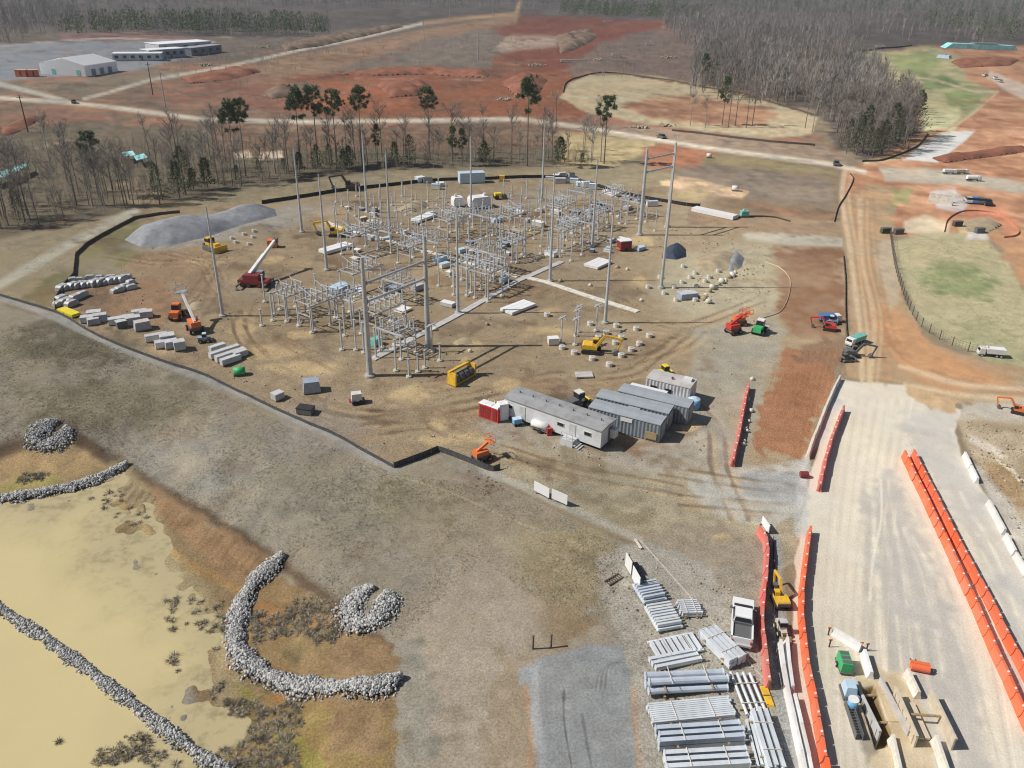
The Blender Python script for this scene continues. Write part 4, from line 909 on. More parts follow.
for i, (x, y) in enumerate(cand):
    if i < 105: put_tree(bare[tr.randrange(8)], x, y, 'leafless grey tree in the wood beside the straw coloured oval', 'leafless trees in the wood beside the oval', tr.uniform(.75, 1.05))
    else: FAR_PTS.append((x, y))
for x, y, s in ((862, 152, 1.1), (888, 150, 1.2), (856, 155, .9), (872, 158, .7), (912, 136, 1.2), (846, 152, .8), (905, 140, 1.0), (880, 156, .8)):
    put_tree(cedars[2], x, y, 'dark evergreen at the front corner of the wood beside the oval', 'evergreens at the front corner of the wood', s * 1.3)
put_tree(pines[3], 702, 92, 'slim dark pine at the left edge of the wood beside the oval', None, 1.1)
put_tree(pines[3], 722, 125, 'slender pine standing inside the straw coloured oval', None, 1.1)
put_tree(pines[1], 918, 122, 'green pine at the right tip of the wood beside the oval', None, .6)
for x, y in ((690, 126), (746, 128), (752, 126), (728, 128), (600, 128), (548, 150), (552, 158), (583, 150), (556, 128), (735, 126), (705, 128), (805, 128), (812, 132)):
    put_tree(bare[tr.choice((0, 2, 4, 7))], x, y, 'thin leafless tree standing alone near the straw coloured oval', 'single leafless trees near the oval', tr.uniform(.7, .95))

# ------------------------------------------------------------------ far woods as one mass
def far_forest():
    rg = np.random.default_rng(21); T = []
    for i in range(9):                             # trunk and twigs of one small tree, 1 m tall, as triangles
        A = []; B = []; W = []
        A.append((0, 0, -.03)); B.append((rg.uniform(-.05, .05), rg.uniform(-.05, .05), .95)); W.append(.014)
        for k in range(54):
            z = rg.uniform(.3, .92); a = rg.uniform(0, 2 * PI); r = .17 * (1.15 - abs(z - .55)) * rg.uniform(.15, 1); A.append((math.cos(a) * r * .4, math.sin(a) * r * .4, z - .08)); B.append((math.cos(a) * r, math.sin(a) * r, z + rg.uniform(.0, .15))); W.append(.0065)
        T.append(slivers(rg, np.array(A), np.array(B), np.array(W)[:, None]))
    E = []
    for i in range(3):
        n = 70; t = rg.uniform(.25, 1, n); a = rg.uniform(0, 2 * PI, n); R = .2 * (1 - t) ** .6 * rg.uniform(.3, 1, n) + .02
        A = np.stack([np.cos(a) * R, np.sin(a) * R, t], -1); E.append(slivers(rg, A, A + np.stack([np.cos(a) * .08, np.sin(a) * .08, rg.uniform(0, .1, n)], -1), .022))
    def lay(name, label, spots, TT, hmin, hmax, m):
        V = []
        for x, y in spots:
            z = hz(x, y); h = rg.uniform(hmin, hmax); a = rg.uniform(0, 2 * PI); c, s = math.cos(a), math.sin(a); t = TT[rg.integers(len(TT))].reshape(-1, 3)
            V.append(np.stack([(t[:, 0] * c - t[:, 1] * s) * h + x, (t[:, 0] * s + t[:, 1] * c) * h + y, t[:, 2] * h + z], -1))
        V = np.concatenate(V); o = bpy.data.objects.new(name, np_mesh(name, V, np.arange(len(V)).reshape(-1, 3), m)); COL.objects.link(o); return tag(o, label, 'forest', kind='stuff')
    S = [tuple(at(x, y)[:2]) for x, y in FAR_PTS]
    lay('wood_interior', 'leafless grey wood behind the front trees beside the straw coloured oval', S, T, 11, 18, 'far_twigs')
    rs = random.Random(6); lay('wood_evergreens', 'dark evergreens mixed into the wood beside the straw coloured oval', [tuple(at(x, y)[:2]) for x, y in rs.sample(FAR_PTS, 46)], E, 7, 14, 'needles')
    def fill(polys):
        O = []
        for poly, k in polys:
            P = np.array([plane_pt(*p) for p in poly]); lo, hi = P.min(0), P.max(0); c = 0
            while c < k:
                q = rg.uniform(lo, hi, (4000, 2)); q = q[poly_sdf(P, q[:, 0], q[:, 1]) < 0][:int(k - c)]; c += len(q); O += [tuple(p) for p in q]
        return O
    A = fill([([(-200, 10), (500, 8), (640, 14), (830, 24), (860, 46), (930, 46), (1300, 44), (1300, 4), (900, -6), (-200, -6)], 5600), ([(660, 26), (700, 24), (850, 30), (860, 56), (842, 62), (790, 48), (700, 52)], 700), ([(-200, 42), (-200, 12), (60, 12), (130, 22), (330, 26), (330, 40), (230, 36), (60, 30), (0, 46)], 900)])
    lay('far_forest', 'leafless grey forest along the top of the photo', A, T, 8, 20, 'far_twigs')
    B = fill([([(-200, 10), (500, 4), (640, 10), (1300, 30), (1300, -4), (-200, -6)], 2400), ([(60, 32), (120, 25), (220, 27), (330, 34), (330, 38), (215, 36), (62, 36)], 260), ([(900, 20), (1300, 20), (1300, 42), (980, 44)], 420), ([(560, 8), (700, 14), (700, 22), (560, 18)], 200), ([(840, 4), (1300, 10), (1300, -6), (840, -6)], 700)])
    lay('far_pine_forest', 'dark green pines mixed into the grey forest along the top of the photo', B, E, 9, 18, 'needles')
    Bh = fill([([(230, 60), (330, 50), (520, 30), (560, 60), (480, 90), (240, 110)], 420), ([(560, 80), (600, 45), (700, 32), (715, 90), (640, 78)], 700), ([(120, 62), (230, 50), (330, 40), (330, 66), (180, 84)], 200), ([(0, 150), (200, 140), (560, 145), (600, 165), (330, 172), (100, 215), (0, 235)], 1700)])
    lay('brush', 'grey leafless brush on the cleared land and under the wood strip', Bh, T, 1.4, 4.6, 'shrub_twigs')
far_forest()

# ------------------------------------------------------------------ air
def air():
    b = MB().box(0, 0, 34, 4200, 4200, 86)
    m = bpy.data.materials.new('thin_haze'); m.use_nodes = True; t = m.node_tree; t.nodes.clear()
    o = t.nodes.new('ShaderNodeOutputMaterial'); v = t.nodes.new('ShaderNodeVolumePrincipled'); v.inputs['Density'].default_value = HAZE; v.inputs['Color'].default_value = (.78, .84, .92, 1); v.inputs['Anisotropy'].default_value = .2
    t.links.new(v.outputs[0], o.inputs['Volume']);
    h = b.build('haze', m); h['kind'] = 'stuff'
HAZE = 0.00014
air()

# ------------------------------------------------------------------ substation yard
G1 = yaw((370, 376), (428, 346))                   # direction of the bays
def gxy(p, a, b, r=None):                          # step from a point along the bay grid
    r = G1 if r is None else r
    return Vector((p.x + a * math.cos(r) - b * math.sin(r), p.y + a * math.sin(r) + b * math.cos(r), 0))
def ground(v): v.z = hz(v.x, v.y); return v

def mast(H=19.0):
    r = thing('lightning_mast', '', 'mast', Vector((0, 0, 0)))
    b = MB(); b.cyl((0, 0, .3), (0, 0, H), .31, .11, 14, False); b.cyl((0, 0, H - .1), (0, 0, H + 1.2), .03, .015, 5)
    b.build('pole', 'yard_steel', r, True)
    b = MB(); b.cyl((0, 0, .24), (0, 0, .32), .5, n=12); b.build('base_plate', 'galvanised_steel', r)
    MB().cyl((0, 0, -.4), (0, 0, .25), .62, n=14).build('foundation', 'concrete', r)
    return r
S = Series(mast())
for (x, y), sc, lab in (((223, 316), 1, 'tall steel mast standing alone at the left end of the yard'), ((302, 232), 1, 'steel mast behind the red crane, right of the gravel heap'), ((327, 270), 1, 'steel mast right of the red crane beside the white mats'), ((367, 212), 1, 'steel mast at the back of the yard near the dark excavator'),
                        ((390, 237), 1, 'steel mast at the back beside the cable trench bend'), ((458, 313), 1, 'steel mast in front of the grey lattice racks, right of the near portal frame'), ((471, 216), 1, 'slim steel mast in front of the pale blue cabin'), ((542, 200), 1, 'steel mast at the back edge right of the white wrapped transformers'),
                        ((550, 281), 1.1, 'tall steel mast beside the straight pale cable trench'), ((592, 247), 1, 'steel mast behind the white mats right of centre'), ((605, 323), 1, 'steel mast at the near end of the pale cable trench'), ((661, 288), 1.42, 'tallest steel mast, at the right end beside the stone rows')):
    S.put((x, y), 0, lab, 'lightning masts of the substation', (1, 1, sc))

def portal(pa, pb, H, beams, label):
    A, B = at(*pa), at(*pb); L = (B - A).length; rz = math.atan2(B.y - A.y, B.x - A.x)
    r = thing('portal_frame', label, 'portal frame', A, rz)
    for x in (0, L):
        b = MB(); b.cyl((x, 0, .3), (x, 0, H), .46, .26, 12); b.cyl((x, 0, .25), (x, 0, .34), .7, n=12); b.build('column', 'yard_steel', r)
        MB().cyl((x, 0, -.4), (x, 0, .26), .8, n=14).build('foundation', 'concrete', r)
    for z in beams:
        b = MB(); b.cyl((.3, 0, z), (L - .3, 0, z), .2, n=8)
        for x in (.45, L - .45): b.cyl((x - .06, 0, z), (x + .06, 0, z), .33, n=10)
        for k in (1, 2, 3): b.cyl((L * k / 4, 0, z - .32), (L * k / 4, 0, z - .12), .09, n=6)
        b.build('crossbeam', 'yard_steel', r)
portal((370, 376), (428, 346), 18.5, (14.6, 11.8), 'near steel portal frame with two crossbeams in front of the yard')
portal((639.5, 235), (667, 227), 19.5, (17.2, 14.3), 'far steel portal frame with two crossbeams at the back right of the yard')

# bus support posts
def bus_post(H, name, lab, plate=0):
    r = thing(name, lab, 'bus support', Vector((0, 0, 0)))
    b = MB(); b.beam((0, 0, .3), (0, 0, H), .2); b.box(0, 0, .3, .42, .42, .06); b.box(0, 0, H, .4, .4, .06)
    if plate: b.box(0, 0, H + .08, plate, .3, .12); b.box(0, 0, H + .03, .3, plate * .5, .08)
    b.build('post', 'yard_steel', r)
    MB().cyl((0, 0, -.4), (0, 0, .27), .42, n=12).build('foundation', 'pale_concrete', r)
    return r
tall = Series(bus_post(5.2, 'bus_support', '')); short = Series(bus_post(3.0, 'bus_support', '')); tee = Series(bus_post(4.6, 'bus_support', '', 2.0))
near_posts = [(265, 302), (273, 321), (287, 322), (280, 310), (317, 301), (306, 315), (312, 333), (331, 325), (342, 350), (356, 350), (345, 336), (364, 353), (376, 358), (396, 371), (382, 348), (395, 348), (352, 326), (338, 318)]
for p in near_posts: tall.put(p, G1, 'thin steel post at the front left of the yard on a round concrete foot', 'steel posts at the front left of the yard')
for p in ((425, 368), (440, 361), (409, 377), (398, 338), (414, 334), (405, 346), (262, 326), (300, 323), (418, 372)): short.put(p, G1, 'short steel post near the foot of the near portal frame', 'short posts by the near portal frame')
for p, lab in (((561, 344), 'T-topped steel stand beside the white box left of the yellow excavator'), ((575, 345), 'T-topped steel stand directly left of the yellow excavator'), ((578, 332), 'T-topped steel stand behind the yellow excavator, left one'), ((596, 331), 'T-topped steel stand behind the yellow excavator, nearest the mast'), ((576, 336), 'T-topped steel stand in the middle of the group by the yellow excavator'),
               ((409, 376), 'T-topped stand between the feet of the near portal frame, in front'), ((432, 352), 'T-topped stand at the right foot of the near portal frame')): tee.put(p, G1, lab)
mid = [(467, 296), (475, 298), (488, 302), (502, 296), (451, 277), (454, 295), (481, 290), (517, 263), (439, 286), (462, 280), (541, 254), (560, 257), (571, 261), (582, 255), (608, 223), (619, 223), (626, 224), (646, 222), (655, 231)]
for p in mid: tall.put(p, G1, 'thin steel post in the middle rows of the yard', 'steel posts in the middle rows of the yard')
O = at(440, 285); back = 0
for j in range(0, 18):
    for i in range(-12, 17):
        if (i * 7 + j * 5) % 9 in (0, 5): continue
        q = ground(gxy(O, i * 3.9 + (j % 2) * 1.2 + .5 * math.sin(j * 3 + i), j * 4.4 - 6)); v = np.array([q.x, q.y, q.z - CAM_H]); d = v @ _f; ux, uy = 512 + FPX * (v @ _r) / d, 384 - FPX * (v @ _u) / d
        if not (335 < ux < 655 and 196 < uy < 262 + (ux - 335) * .02): continue
        if ux < 470 and uy > 250 or (455 < ux < 495 and uy < 214): continue
        if back >= 210: continue
        back += 1
        (tall if (i + j) % 3 else short).put(q, G1, 'thin pale post in the crowded back rows of the yard', 'steel posts in the back rows of the yard')

# disconnect switch racks: legs, top frame, blades and insulators
def rack(nx, L, W, H, seed):
    rg = random.Random(seed)
    r = thing('switch_rack', '', 'switch rack', Vector((0, 0, 0)))
    for x in (-L / 2, L / 2):
        for y in (-W / 2, W / 2):
            b = MB(); b.beam((x, y, .2), (x, y, H), .2); b.box(x, y, .2, .4, .4, .06); b.build('leg', 'yard_steel', r)
            MB().cyl((x, y, -.4), (x, y, .2), .42, n=10).build('foundation', 'pale_concrete', r)
    b = MB()
    for y in (-W / 2, W / 2): b.beam((-L / 2 - .6, y, H), (L / 2 + .6, y, H), .24)
    for k in range(5): b.beam((-L / 2 + L * k / 4, -W / 2, H + .1), (-L / 2 + L * k / 4, W / 2, H + .1), .16)
    b.beam((-L / 2, -W / 2, H * .55), (-L / 2, W / 2, H * .55), .12); b.beam((L / 2, -W / 2, H * .55), (L / 2, W / 2, H * .55), .12)
    b.build('top_frame', 'yard_steel', r)
    for k in range(nx):
        x = -L / 2 + L * (k + .5) / nx
        for y in (-W * .36, W * .36):
            b = MB(); b.cyl((x, y, H + .05), (x, y, H + 1.5), .1, .08, 6)
            for z in (.35, .6, .85, 1.1, 1.35): b.cyl((x, y, H + z - .03), (x, y, H + z + .03), .17, n=6)
            b.build('insulator', 'pale_grey', r)
        b = MB(); b.beam((x, -W * .4, H + 1.55), (x, W * (.4 if rg.random() < .7 else .1), H + 1.55 + (0 if rg.random() < .7 else 1.1)), .1); b.build('switch_blade', 'bluish_galvanised', r)
    b = MB(); b.cyl((-L / 2 + .3, -W / 2 + .2, .9), (-L / 2 + .3, -W / 2 + .2, H), .04, n=5); b.box(-L / 2 + .3, -W / 2 - .15, 1.3, .4, .3, .5); b.build('operating_handle', 'galvanised_steel', r)
    return r
RA = Series(rack(6, 7.0, 3.6, 4.4, 1)); RB = Series(rack(4, 4.6, 3.4, 4.0, 2))
spots = [((292, 313), 0, RB, 'grey switch rack at the far left of the racks, right of the red crane'), ((322, 322), 0, RA, 'long switch rack in the front left group beside the blue covered crate'), ((352, 318), 1, RB, 'switch rack just left of the near portal frame'),
         ((384, 330), 0, RA, 'long switch rack behind the left column of the near portal frame'), ((398, 352), 1, RB, 'switch rack between the columns of the near portal frame'), ((362, 290), 0, RA, 'switch rack in the second row behind the near portal frame'),
         ((400, 300), 1, RB, 'switch rack seen between the crossbeams of the near portal frame'), ((360, 252), 0, RA, 'switch rack on the left beside the bent cable trench'), ((385, 248), 1, RA, 'switch rack on the right of the bent cable trench at the left back'),
         ((412, 262), 0, RB, 'switch rack above the right column of the near portal frame'), ((430, 258), 1, RA, 'switch rack behind the right column of the near portal frame'), ((472, 284), 0, RA, 'long rack with many insulators in the centre of the yard'),
         ((490, 290), 0, RA, 'second long rack beside the one in the centre of the yard'), ((486, 270), 1, RA, 'rack behind the two long central racks'), ((512, 258), 0, RB, 'rack left of the mast by the straight cable trench'),
         ((452, 236), 0, RA, 'rack in the back row in front of the white wrapped transformers'), ((480, 232), 1, RA, 'rack in the back row right of the white wrapped transformers'), ((512, 232), 0, RA, 'rack in the back row in line with the tall mast'),
         ((565, 246), 0, RA, 'rack right of the tall mast by the straight trench, nearest the white mats'), ((580, 238), 1, RA, 'rack in front of the mast right of centre'), ((596, 228), 0, RB, 'rack behind the small dark cabin'),
         ((560, 222), 0, RA, 'rack at the back right in the crowded rows'), ((612, 210), 0, RA, 'rack at the back left of the far portal frame'), ((580, 206), 1, RB, 'rack at the very back near the scattered crates'), ((632, 216), 1, RB, 'rack beside the left column of the far portal frame')]
for p, q, s_, lab in spots: s_.put(p, G1 + (PI / 2 if q else 0), lab)

# cable trenches
def trench(name, label, path, wd, m, lift=.16):
    P = [at(*p) for p in path]; r = None; o = MB(); step = 1.5
    for a, b in zip(P, P[1:]):
        L = (b - a).length; n = max(1, int(L / step)); rz = math.atan2(b.y - a.y, b.x - a.x)
        for k in range(n):
            c = a.lerp(b, (k + .5) / n); o.box(c.x, c.y, hz(c.x, c.y) + lift / 2 - .1 + .01 * (k % 2), L / n - .04, wd, lift + .2, rz)
    return tag(o.build(name, m), label, 'cable trench')
trench('cable_trench', 'straight pale concrete cable trench running down to the near mast', [(522, 277), (545, 282), (590, 297), (638, 312)], 1.3, 'pale_concrete')
trench('cable_trench', 'bent pale cable trench crossing the left back of the yard', [(326, 222), (345, 230), (372, 236), (402, 245), (432, 253), (470, 264), (518, 277)], 1.1, 'pale_concrete')
trench('cable_trench', 'blue-grey cable trench running diagonally behind the near portal frame', [(372, 360), (400, 345), (428, 331), (460, 314), (490, 297), (518, 281), (548, 268), (562, 262)], 1.3, 'pale_grey')

# foundation stubs
cap = MB(); cap.cyl((0, 0, -.3), (0, 0, .55), .5, n=10)
capo = cap.build('foundation_stub', 'pale_concrete'); MB().cyl((0, 0, .55), (0, 0, .62), .3, n=8).build('anchor_cage', 'galvanised_steel', capo); tag(capo, '', 'foundation')
CS = Series(capo)
for p in ((562, 349), (574, 354), (592, 360), (609, 366), (621, 357), (631, 351), (639, 345), (649, 337), (636, 330), (616, 327), (606, 334), (621, 339), (615, 344), (598, 339), (590, 325), (547, 316)):
    CS.put(p, 0, 'round pale concrete stub in the group around the yellow excavator', 'concrete stubs around the yellow excavator', (1.05, 1.05, 1.1))
for p in ((664, 294), (674, 288), (682, 283), (690, 278), (695, 274), (696, 287), (705, 282), (709, 278), (718, 272), (676, 301), (695, 301), (683, 267), (648, 288), (660, 278)):
    CS.put(p, 0, 'round pale concrete stub in the rows in front of the olive soil heap', 'concrete stubs in front of the soil heap')
for p in ((244, 235), (254, 232), (232, 239), (236, 243), (253, 238), (249, 245)): CS.put(p, 0, 'pale concrete stub between the yellow bulldozer and the crane boom', 'concrete stubs behind the crane', (.9, .9, 1))

def boulder(p, r, label, group, seed):
    q = at(*p); rg = np.random.default_rng(seed); n = 5
    o = rocks('boulder', np.zeros((1, 3)) + [0, 0, r * .5], np.array([r]), 'pale_concrete' if seed % 3 else 'tan_heap', seed); o.location = q; return tag(o, label, 'boulder', group)
for k, p in enumerate(((706, 296), (710, 292), (712, 289), (716, 287), (719, 285), (722, 283), (726, 281), (729, 278), (732, 276), (735, 273), (704, 300), (708, 303))):
    boulder(p, .42 + .16 * (k % 3), 'pale boulder in the slanting row right of the soil heap', 'row of boulders right of the soil heap', 200 + k)
for k, p in enumerate(((560, 282), (590, 286), (627, 270), (617, 268), (641, 301), (470, 352), (487, 325), (435, 330))):
    boulder(p, .42, 'small pale boulder lying loose on the yard soil', 'loose boulders on the yard', 240 + k)

# mats, crates and bundles between the racks
def slab(name, label, cat, c, L, W, H, rz, m='white_sheet', n=1, gap=.06, parts='mat'):
    r = thing(name, label, cat, c, rz)
    for k in range(n):
        y = (k - (n - 1) / 2) * W / n
        b = MB(); b.box(0, y, H / 2 + .12, L, W / n - gap, H); b.build(parts, m, r)
    b = MB()
    for x in (-L * .35, 0, L * .35): b.box(x, 0, .06, .15, W, .12)
    b.build('timber_bearer', 'wood', r); return r
slab('mat_stack', 'white stacked mats lying flat in front of the straight cable trench', 'mat stack', (518, 309), 6.2, 3.0, .5, yaw((506, 312), (530, 303)), n=3)
slab('mat_stack', 'white stacked mats lying behind the mast at the right of the yard', 'mat stack', (598, 265), 5.6, 3.4, .5, yaw((586, 269), (608, 259)), n=3)
slab('mat_stack', 'white stacked mats at the back beside the brown spoil heap', 'mat stack', (424, 219), 6.5, 2.6, .6, yaw((411, 223), (436, 214)), n=2)
slab('mat_stack', 'white stacked mats with a pink bundle at the left back of the yard', 'mat stack', (336, 250), 7.2, 2.6, .7, yaw((322, 254), (352, 245)), n=2)
slab('pipe_bundle', 'long white wrapped pipes lying at the far right edge of the yard', 'pipe bundle', (714, 215), 11.5, 2.6, .9, yaw((690, 209), (737, 219)), n=3, parts='pipe_wrap')
slab('pipe_bundle', 'short white wrapped pipes behind the far portal frame', 'pipe bundle', (611, 195), 5, 1.6, .9, yaw((602, 193), (620, 198)), n=2, parts='pipe_wrap')
slab('sheet_stack', 'small pile of white sheets in front of the near portal frame beam', 'sheet stack', (403, 311), 2.6, 2.0, .35, G1)
slab('sheet_stack', 'small teal sheet pile by the left column of the near portal frame', 'sheet stack', (376, 345), 1.8, 1.2, 1.1, G1, 'teal_paint')
slab('grey_deck', 'flat grey deck lying on the soil left of the yellow excavator row', 'deck', (584, 376), 2.6, 1.8, .2, 0.1, 'pale_grey')
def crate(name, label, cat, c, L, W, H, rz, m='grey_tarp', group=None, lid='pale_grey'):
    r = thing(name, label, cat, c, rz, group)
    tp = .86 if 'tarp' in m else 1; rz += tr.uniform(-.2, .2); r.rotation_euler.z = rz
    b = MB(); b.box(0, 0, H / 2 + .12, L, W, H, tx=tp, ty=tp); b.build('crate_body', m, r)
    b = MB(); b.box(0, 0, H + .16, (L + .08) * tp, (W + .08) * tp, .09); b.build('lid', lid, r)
    b = MB()
    for y in (-W * .38, W * .38): b.box(0, y, .06, L, .14, .12)
    b.build('skid', 'wood', r); return r
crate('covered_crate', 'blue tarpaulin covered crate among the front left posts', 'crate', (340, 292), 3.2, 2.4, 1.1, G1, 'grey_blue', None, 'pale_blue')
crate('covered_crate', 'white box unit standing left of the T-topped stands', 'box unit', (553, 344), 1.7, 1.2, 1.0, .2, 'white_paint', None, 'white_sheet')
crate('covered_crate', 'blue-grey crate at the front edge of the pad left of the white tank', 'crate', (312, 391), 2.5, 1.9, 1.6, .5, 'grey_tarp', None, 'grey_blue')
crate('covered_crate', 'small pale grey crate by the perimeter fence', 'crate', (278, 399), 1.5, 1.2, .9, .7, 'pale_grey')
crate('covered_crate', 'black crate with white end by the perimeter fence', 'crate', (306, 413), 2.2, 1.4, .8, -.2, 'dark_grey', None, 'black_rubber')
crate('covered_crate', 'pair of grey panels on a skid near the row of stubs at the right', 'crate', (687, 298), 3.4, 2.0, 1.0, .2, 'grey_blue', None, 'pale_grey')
rg_ = random.Random(4)
mids = [(372, 240), (356, 236), (440, 262), (505, 246), (528, 222), (538, 226), (463, 252), (392, 292), (418, 290), (448, 306), (504, 282), (575, 214), (590, 214), (556, 214), (640, 250), (470, 244), (540, 212), (520, 214), (497, 222), (600, 205)]
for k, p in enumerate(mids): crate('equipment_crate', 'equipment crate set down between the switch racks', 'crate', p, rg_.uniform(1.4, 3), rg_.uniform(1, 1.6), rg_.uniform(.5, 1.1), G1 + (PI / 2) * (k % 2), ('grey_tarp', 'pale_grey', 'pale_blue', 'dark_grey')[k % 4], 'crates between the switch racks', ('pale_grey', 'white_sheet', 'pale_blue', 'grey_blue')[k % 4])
for k in range(34):
    p = (rg_.uniform(345, 640), 0); p = (p[0], rg_.uniform(205, 262 if p[0] > 470 else 300))
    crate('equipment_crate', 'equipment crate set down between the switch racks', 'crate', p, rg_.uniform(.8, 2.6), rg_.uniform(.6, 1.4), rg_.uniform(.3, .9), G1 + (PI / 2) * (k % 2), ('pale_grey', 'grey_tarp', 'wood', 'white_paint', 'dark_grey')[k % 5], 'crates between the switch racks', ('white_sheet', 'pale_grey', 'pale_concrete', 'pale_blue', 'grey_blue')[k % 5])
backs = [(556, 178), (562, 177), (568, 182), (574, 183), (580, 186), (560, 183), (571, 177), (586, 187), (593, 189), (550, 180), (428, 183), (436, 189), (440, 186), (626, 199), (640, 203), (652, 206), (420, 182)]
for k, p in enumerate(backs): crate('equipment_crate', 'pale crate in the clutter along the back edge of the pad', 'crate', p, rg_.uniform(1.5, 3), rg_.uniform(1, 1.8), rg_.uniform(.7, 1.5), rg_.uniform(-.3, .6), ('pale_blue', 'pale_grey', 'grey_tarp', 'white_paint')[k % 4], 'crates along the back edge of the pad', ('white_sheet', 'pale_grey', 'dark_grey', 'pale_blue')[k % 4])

# the laydown at the left end of the pad
def sack_mb(L, W, H):
    b = MB(); pr = [(-L / 2, .1), (-L * .46, H * .75), (-L * .3, H), (L * .3, H), (L * .46, H * .75), (L / 2, .1)]
    b.prism(pr, -W / 2, W / 2); return b
so_ = sack_mb(2.4, 1.1, 1.0).build('insulator_crate', 'silver_wrap'); MB().box(0, 0, .05, 2.4, 1.0, .1).build('pallet', 'wood', so_); tag(so_, '', 'crate')
class Jit(Series):
    def put(s, pos, rz, label=None, group=None, scale=(1, 1, 1)): return Series.put(s, pos, rz + tr.uniform(-.18, .18), label, group, tuple(v * tr.uniform(.8, 1.15) for v in scale))
SS = Jit(so_)
for k in range(12):
    t = k / 11; p = (63 + 60 * t, 289.5 - 8 * t); SS.put(p, 1.15, 'silver wrapped crate in the long front row at the left end of the pad', 'silver crates in the long row', (1, 1, 1.1))
for p in ((73, 281), (80, 281), (91, 280), (100, 280), (112, 279), (128, 279)): SS.put(p, .3, 'silver wrapped crate in the broken second row behind the long row', 'silver crates behind the long row', (.8, .8, .9))
for p in ((131, 284), (126, 288), (132, 289), (121, 291), (117, 292)): SS.put(p, .9, 'silver wrapped crate in the cluster at the right end of the long row', 'silver crates at the end of the long row', (.8, .9, .9))
for p in ((62, 300), (66, 303), (71, 302), (76, 300), (83, 297), (60, 305), (72, 306)): SS.put(p, 1.2, 'silver wrapped crate in the cluster in front of the long row by the fence corner', 'silver crates at the fence corner', (.95, 1, 1))
slab('panel_stack', 'low stack with a yellow edge beside the perimeter fence at the left', 'panel stack', (69, 314), 4.6, 1.6, .5, yaw((62, 311), (77, 317)), 'bright_yellow', 1, parts='panel'); 
for k, (p, L, W, H, m) in enumerate((((88, 322), 2, 1.3, .9, 'white_paint'), ((95, 318), 2.2, 1.5, 1.1, 'pale_grey'), ((101, 321), 2.4, 1.5, 1.1, 'grey_tarp'), ((94, 324), 2, 1.4, .9, 'grey_tarp'))): crate('parts_crate', 'crate in the small cluster right of the yellow-edged stack', 'crate', p, L, W, H, .5, m, 'crates right of the yellow-edged stack')
for k, (p, L, W, H, m) in enumerate((((115, 324), 1.8, 1.2, .9, 'white_paint'), ((122, 327), 1.6, 1.2, 1, 'dark_grey'), ((128, 323), 2.2, 1.5, 1.1, 'white_sheet'), ((134, 324), 2.6, 1.6, 1.2, 'grey_tarp'), ((143, 329), 2.6, 1.7, 1.3, 'grey_tarp'), ((140, 316), 2.4, 1.2, .9, 'white_sheet'), ((147, 317), 2, 1.4, 1, 'pale_grey'))): crate('parts_crate', 'crate in the middle cluster along the left perimeter fence', 'crate', p, L, W, H, .5, m, 'crates in the middle cluster by the fence')
for k, (p, L, W, H, m) in enumerate((((157, 340), 3.4, 1.0, .9, 'white_paint'), ((168, 342), 2.6, 2.0, 1.2, 'grey_tarp'), ((163, 347), 2.2, 1.3, .9, 'white_sheet'), ((180, 349), 1.7, 1.5, 1.3, 'pale_grey'), ((172, 347), 2.2, 1.6, 1.0, 'grey_tarp'))): crate('parts_crate', 'crate in the right cluster along the left perimeter fence', 'crate', p, L, W, H, .55, m, 'crates in the right cluster by the fence')
bz = yaw((219, 357), (238, 349))
for p, L, lab in (((218, 351), 2.6, 'short grey channel beam at the back of the group near the green tank'), ((225, 355), 5.0, 'long grey channel beam second from the back near the green tank'), ((231, 358), 5.0, 'long grey channel beam third from the back near the green tank'), ((231, 363), 3.2, 'medium grey channel beam at the front of the group'), ((241, 357), 2.2, 'short grey channel beam at the right end of the group')):
    r = thing('channel_beam', lab, 'beam', p, bz); b = MB(); b.box(0, 0, .65, L, .9, .9); b.build('beam', 'pale_grey', r)
    b = MB(); b.box(0, 0, .1, L * .9, .7, .2); b.build('timber_bearer', 'dark_wood', r)
r = thing('water_tank', 'small green tank lying by the perimeter fence', 'tank', (240, 375), .2); MB().cyl((-.8, 0, .7), (.8, 0, .7), .6, n=10).build('tank_body', 'green_paint', r, True); MB().box(0, 0, .1, 1.8, .8, .2).build('cradle', 'dark_grey', r)
r = thing('water_tank', 'white plastic tank trailer at the front of the pad', 'tank', (357, 403), .3); b = MB(); b.box(0, 0, 1.1, 1.5, 1.2, 1.1, tx=.9, ty=.9); b.build('tank_body', 'white_paint', r); b = MB(); [b.cyl((x, -.75, .35), (x, .75, .35), .35, n=10) for x in (-.4, .5)]; b.build('wheel', 'black_rubber', r); MB().box(0, 0, .5, 2.2, 1, .12).build('chassis', 'dark_red_paint', r)

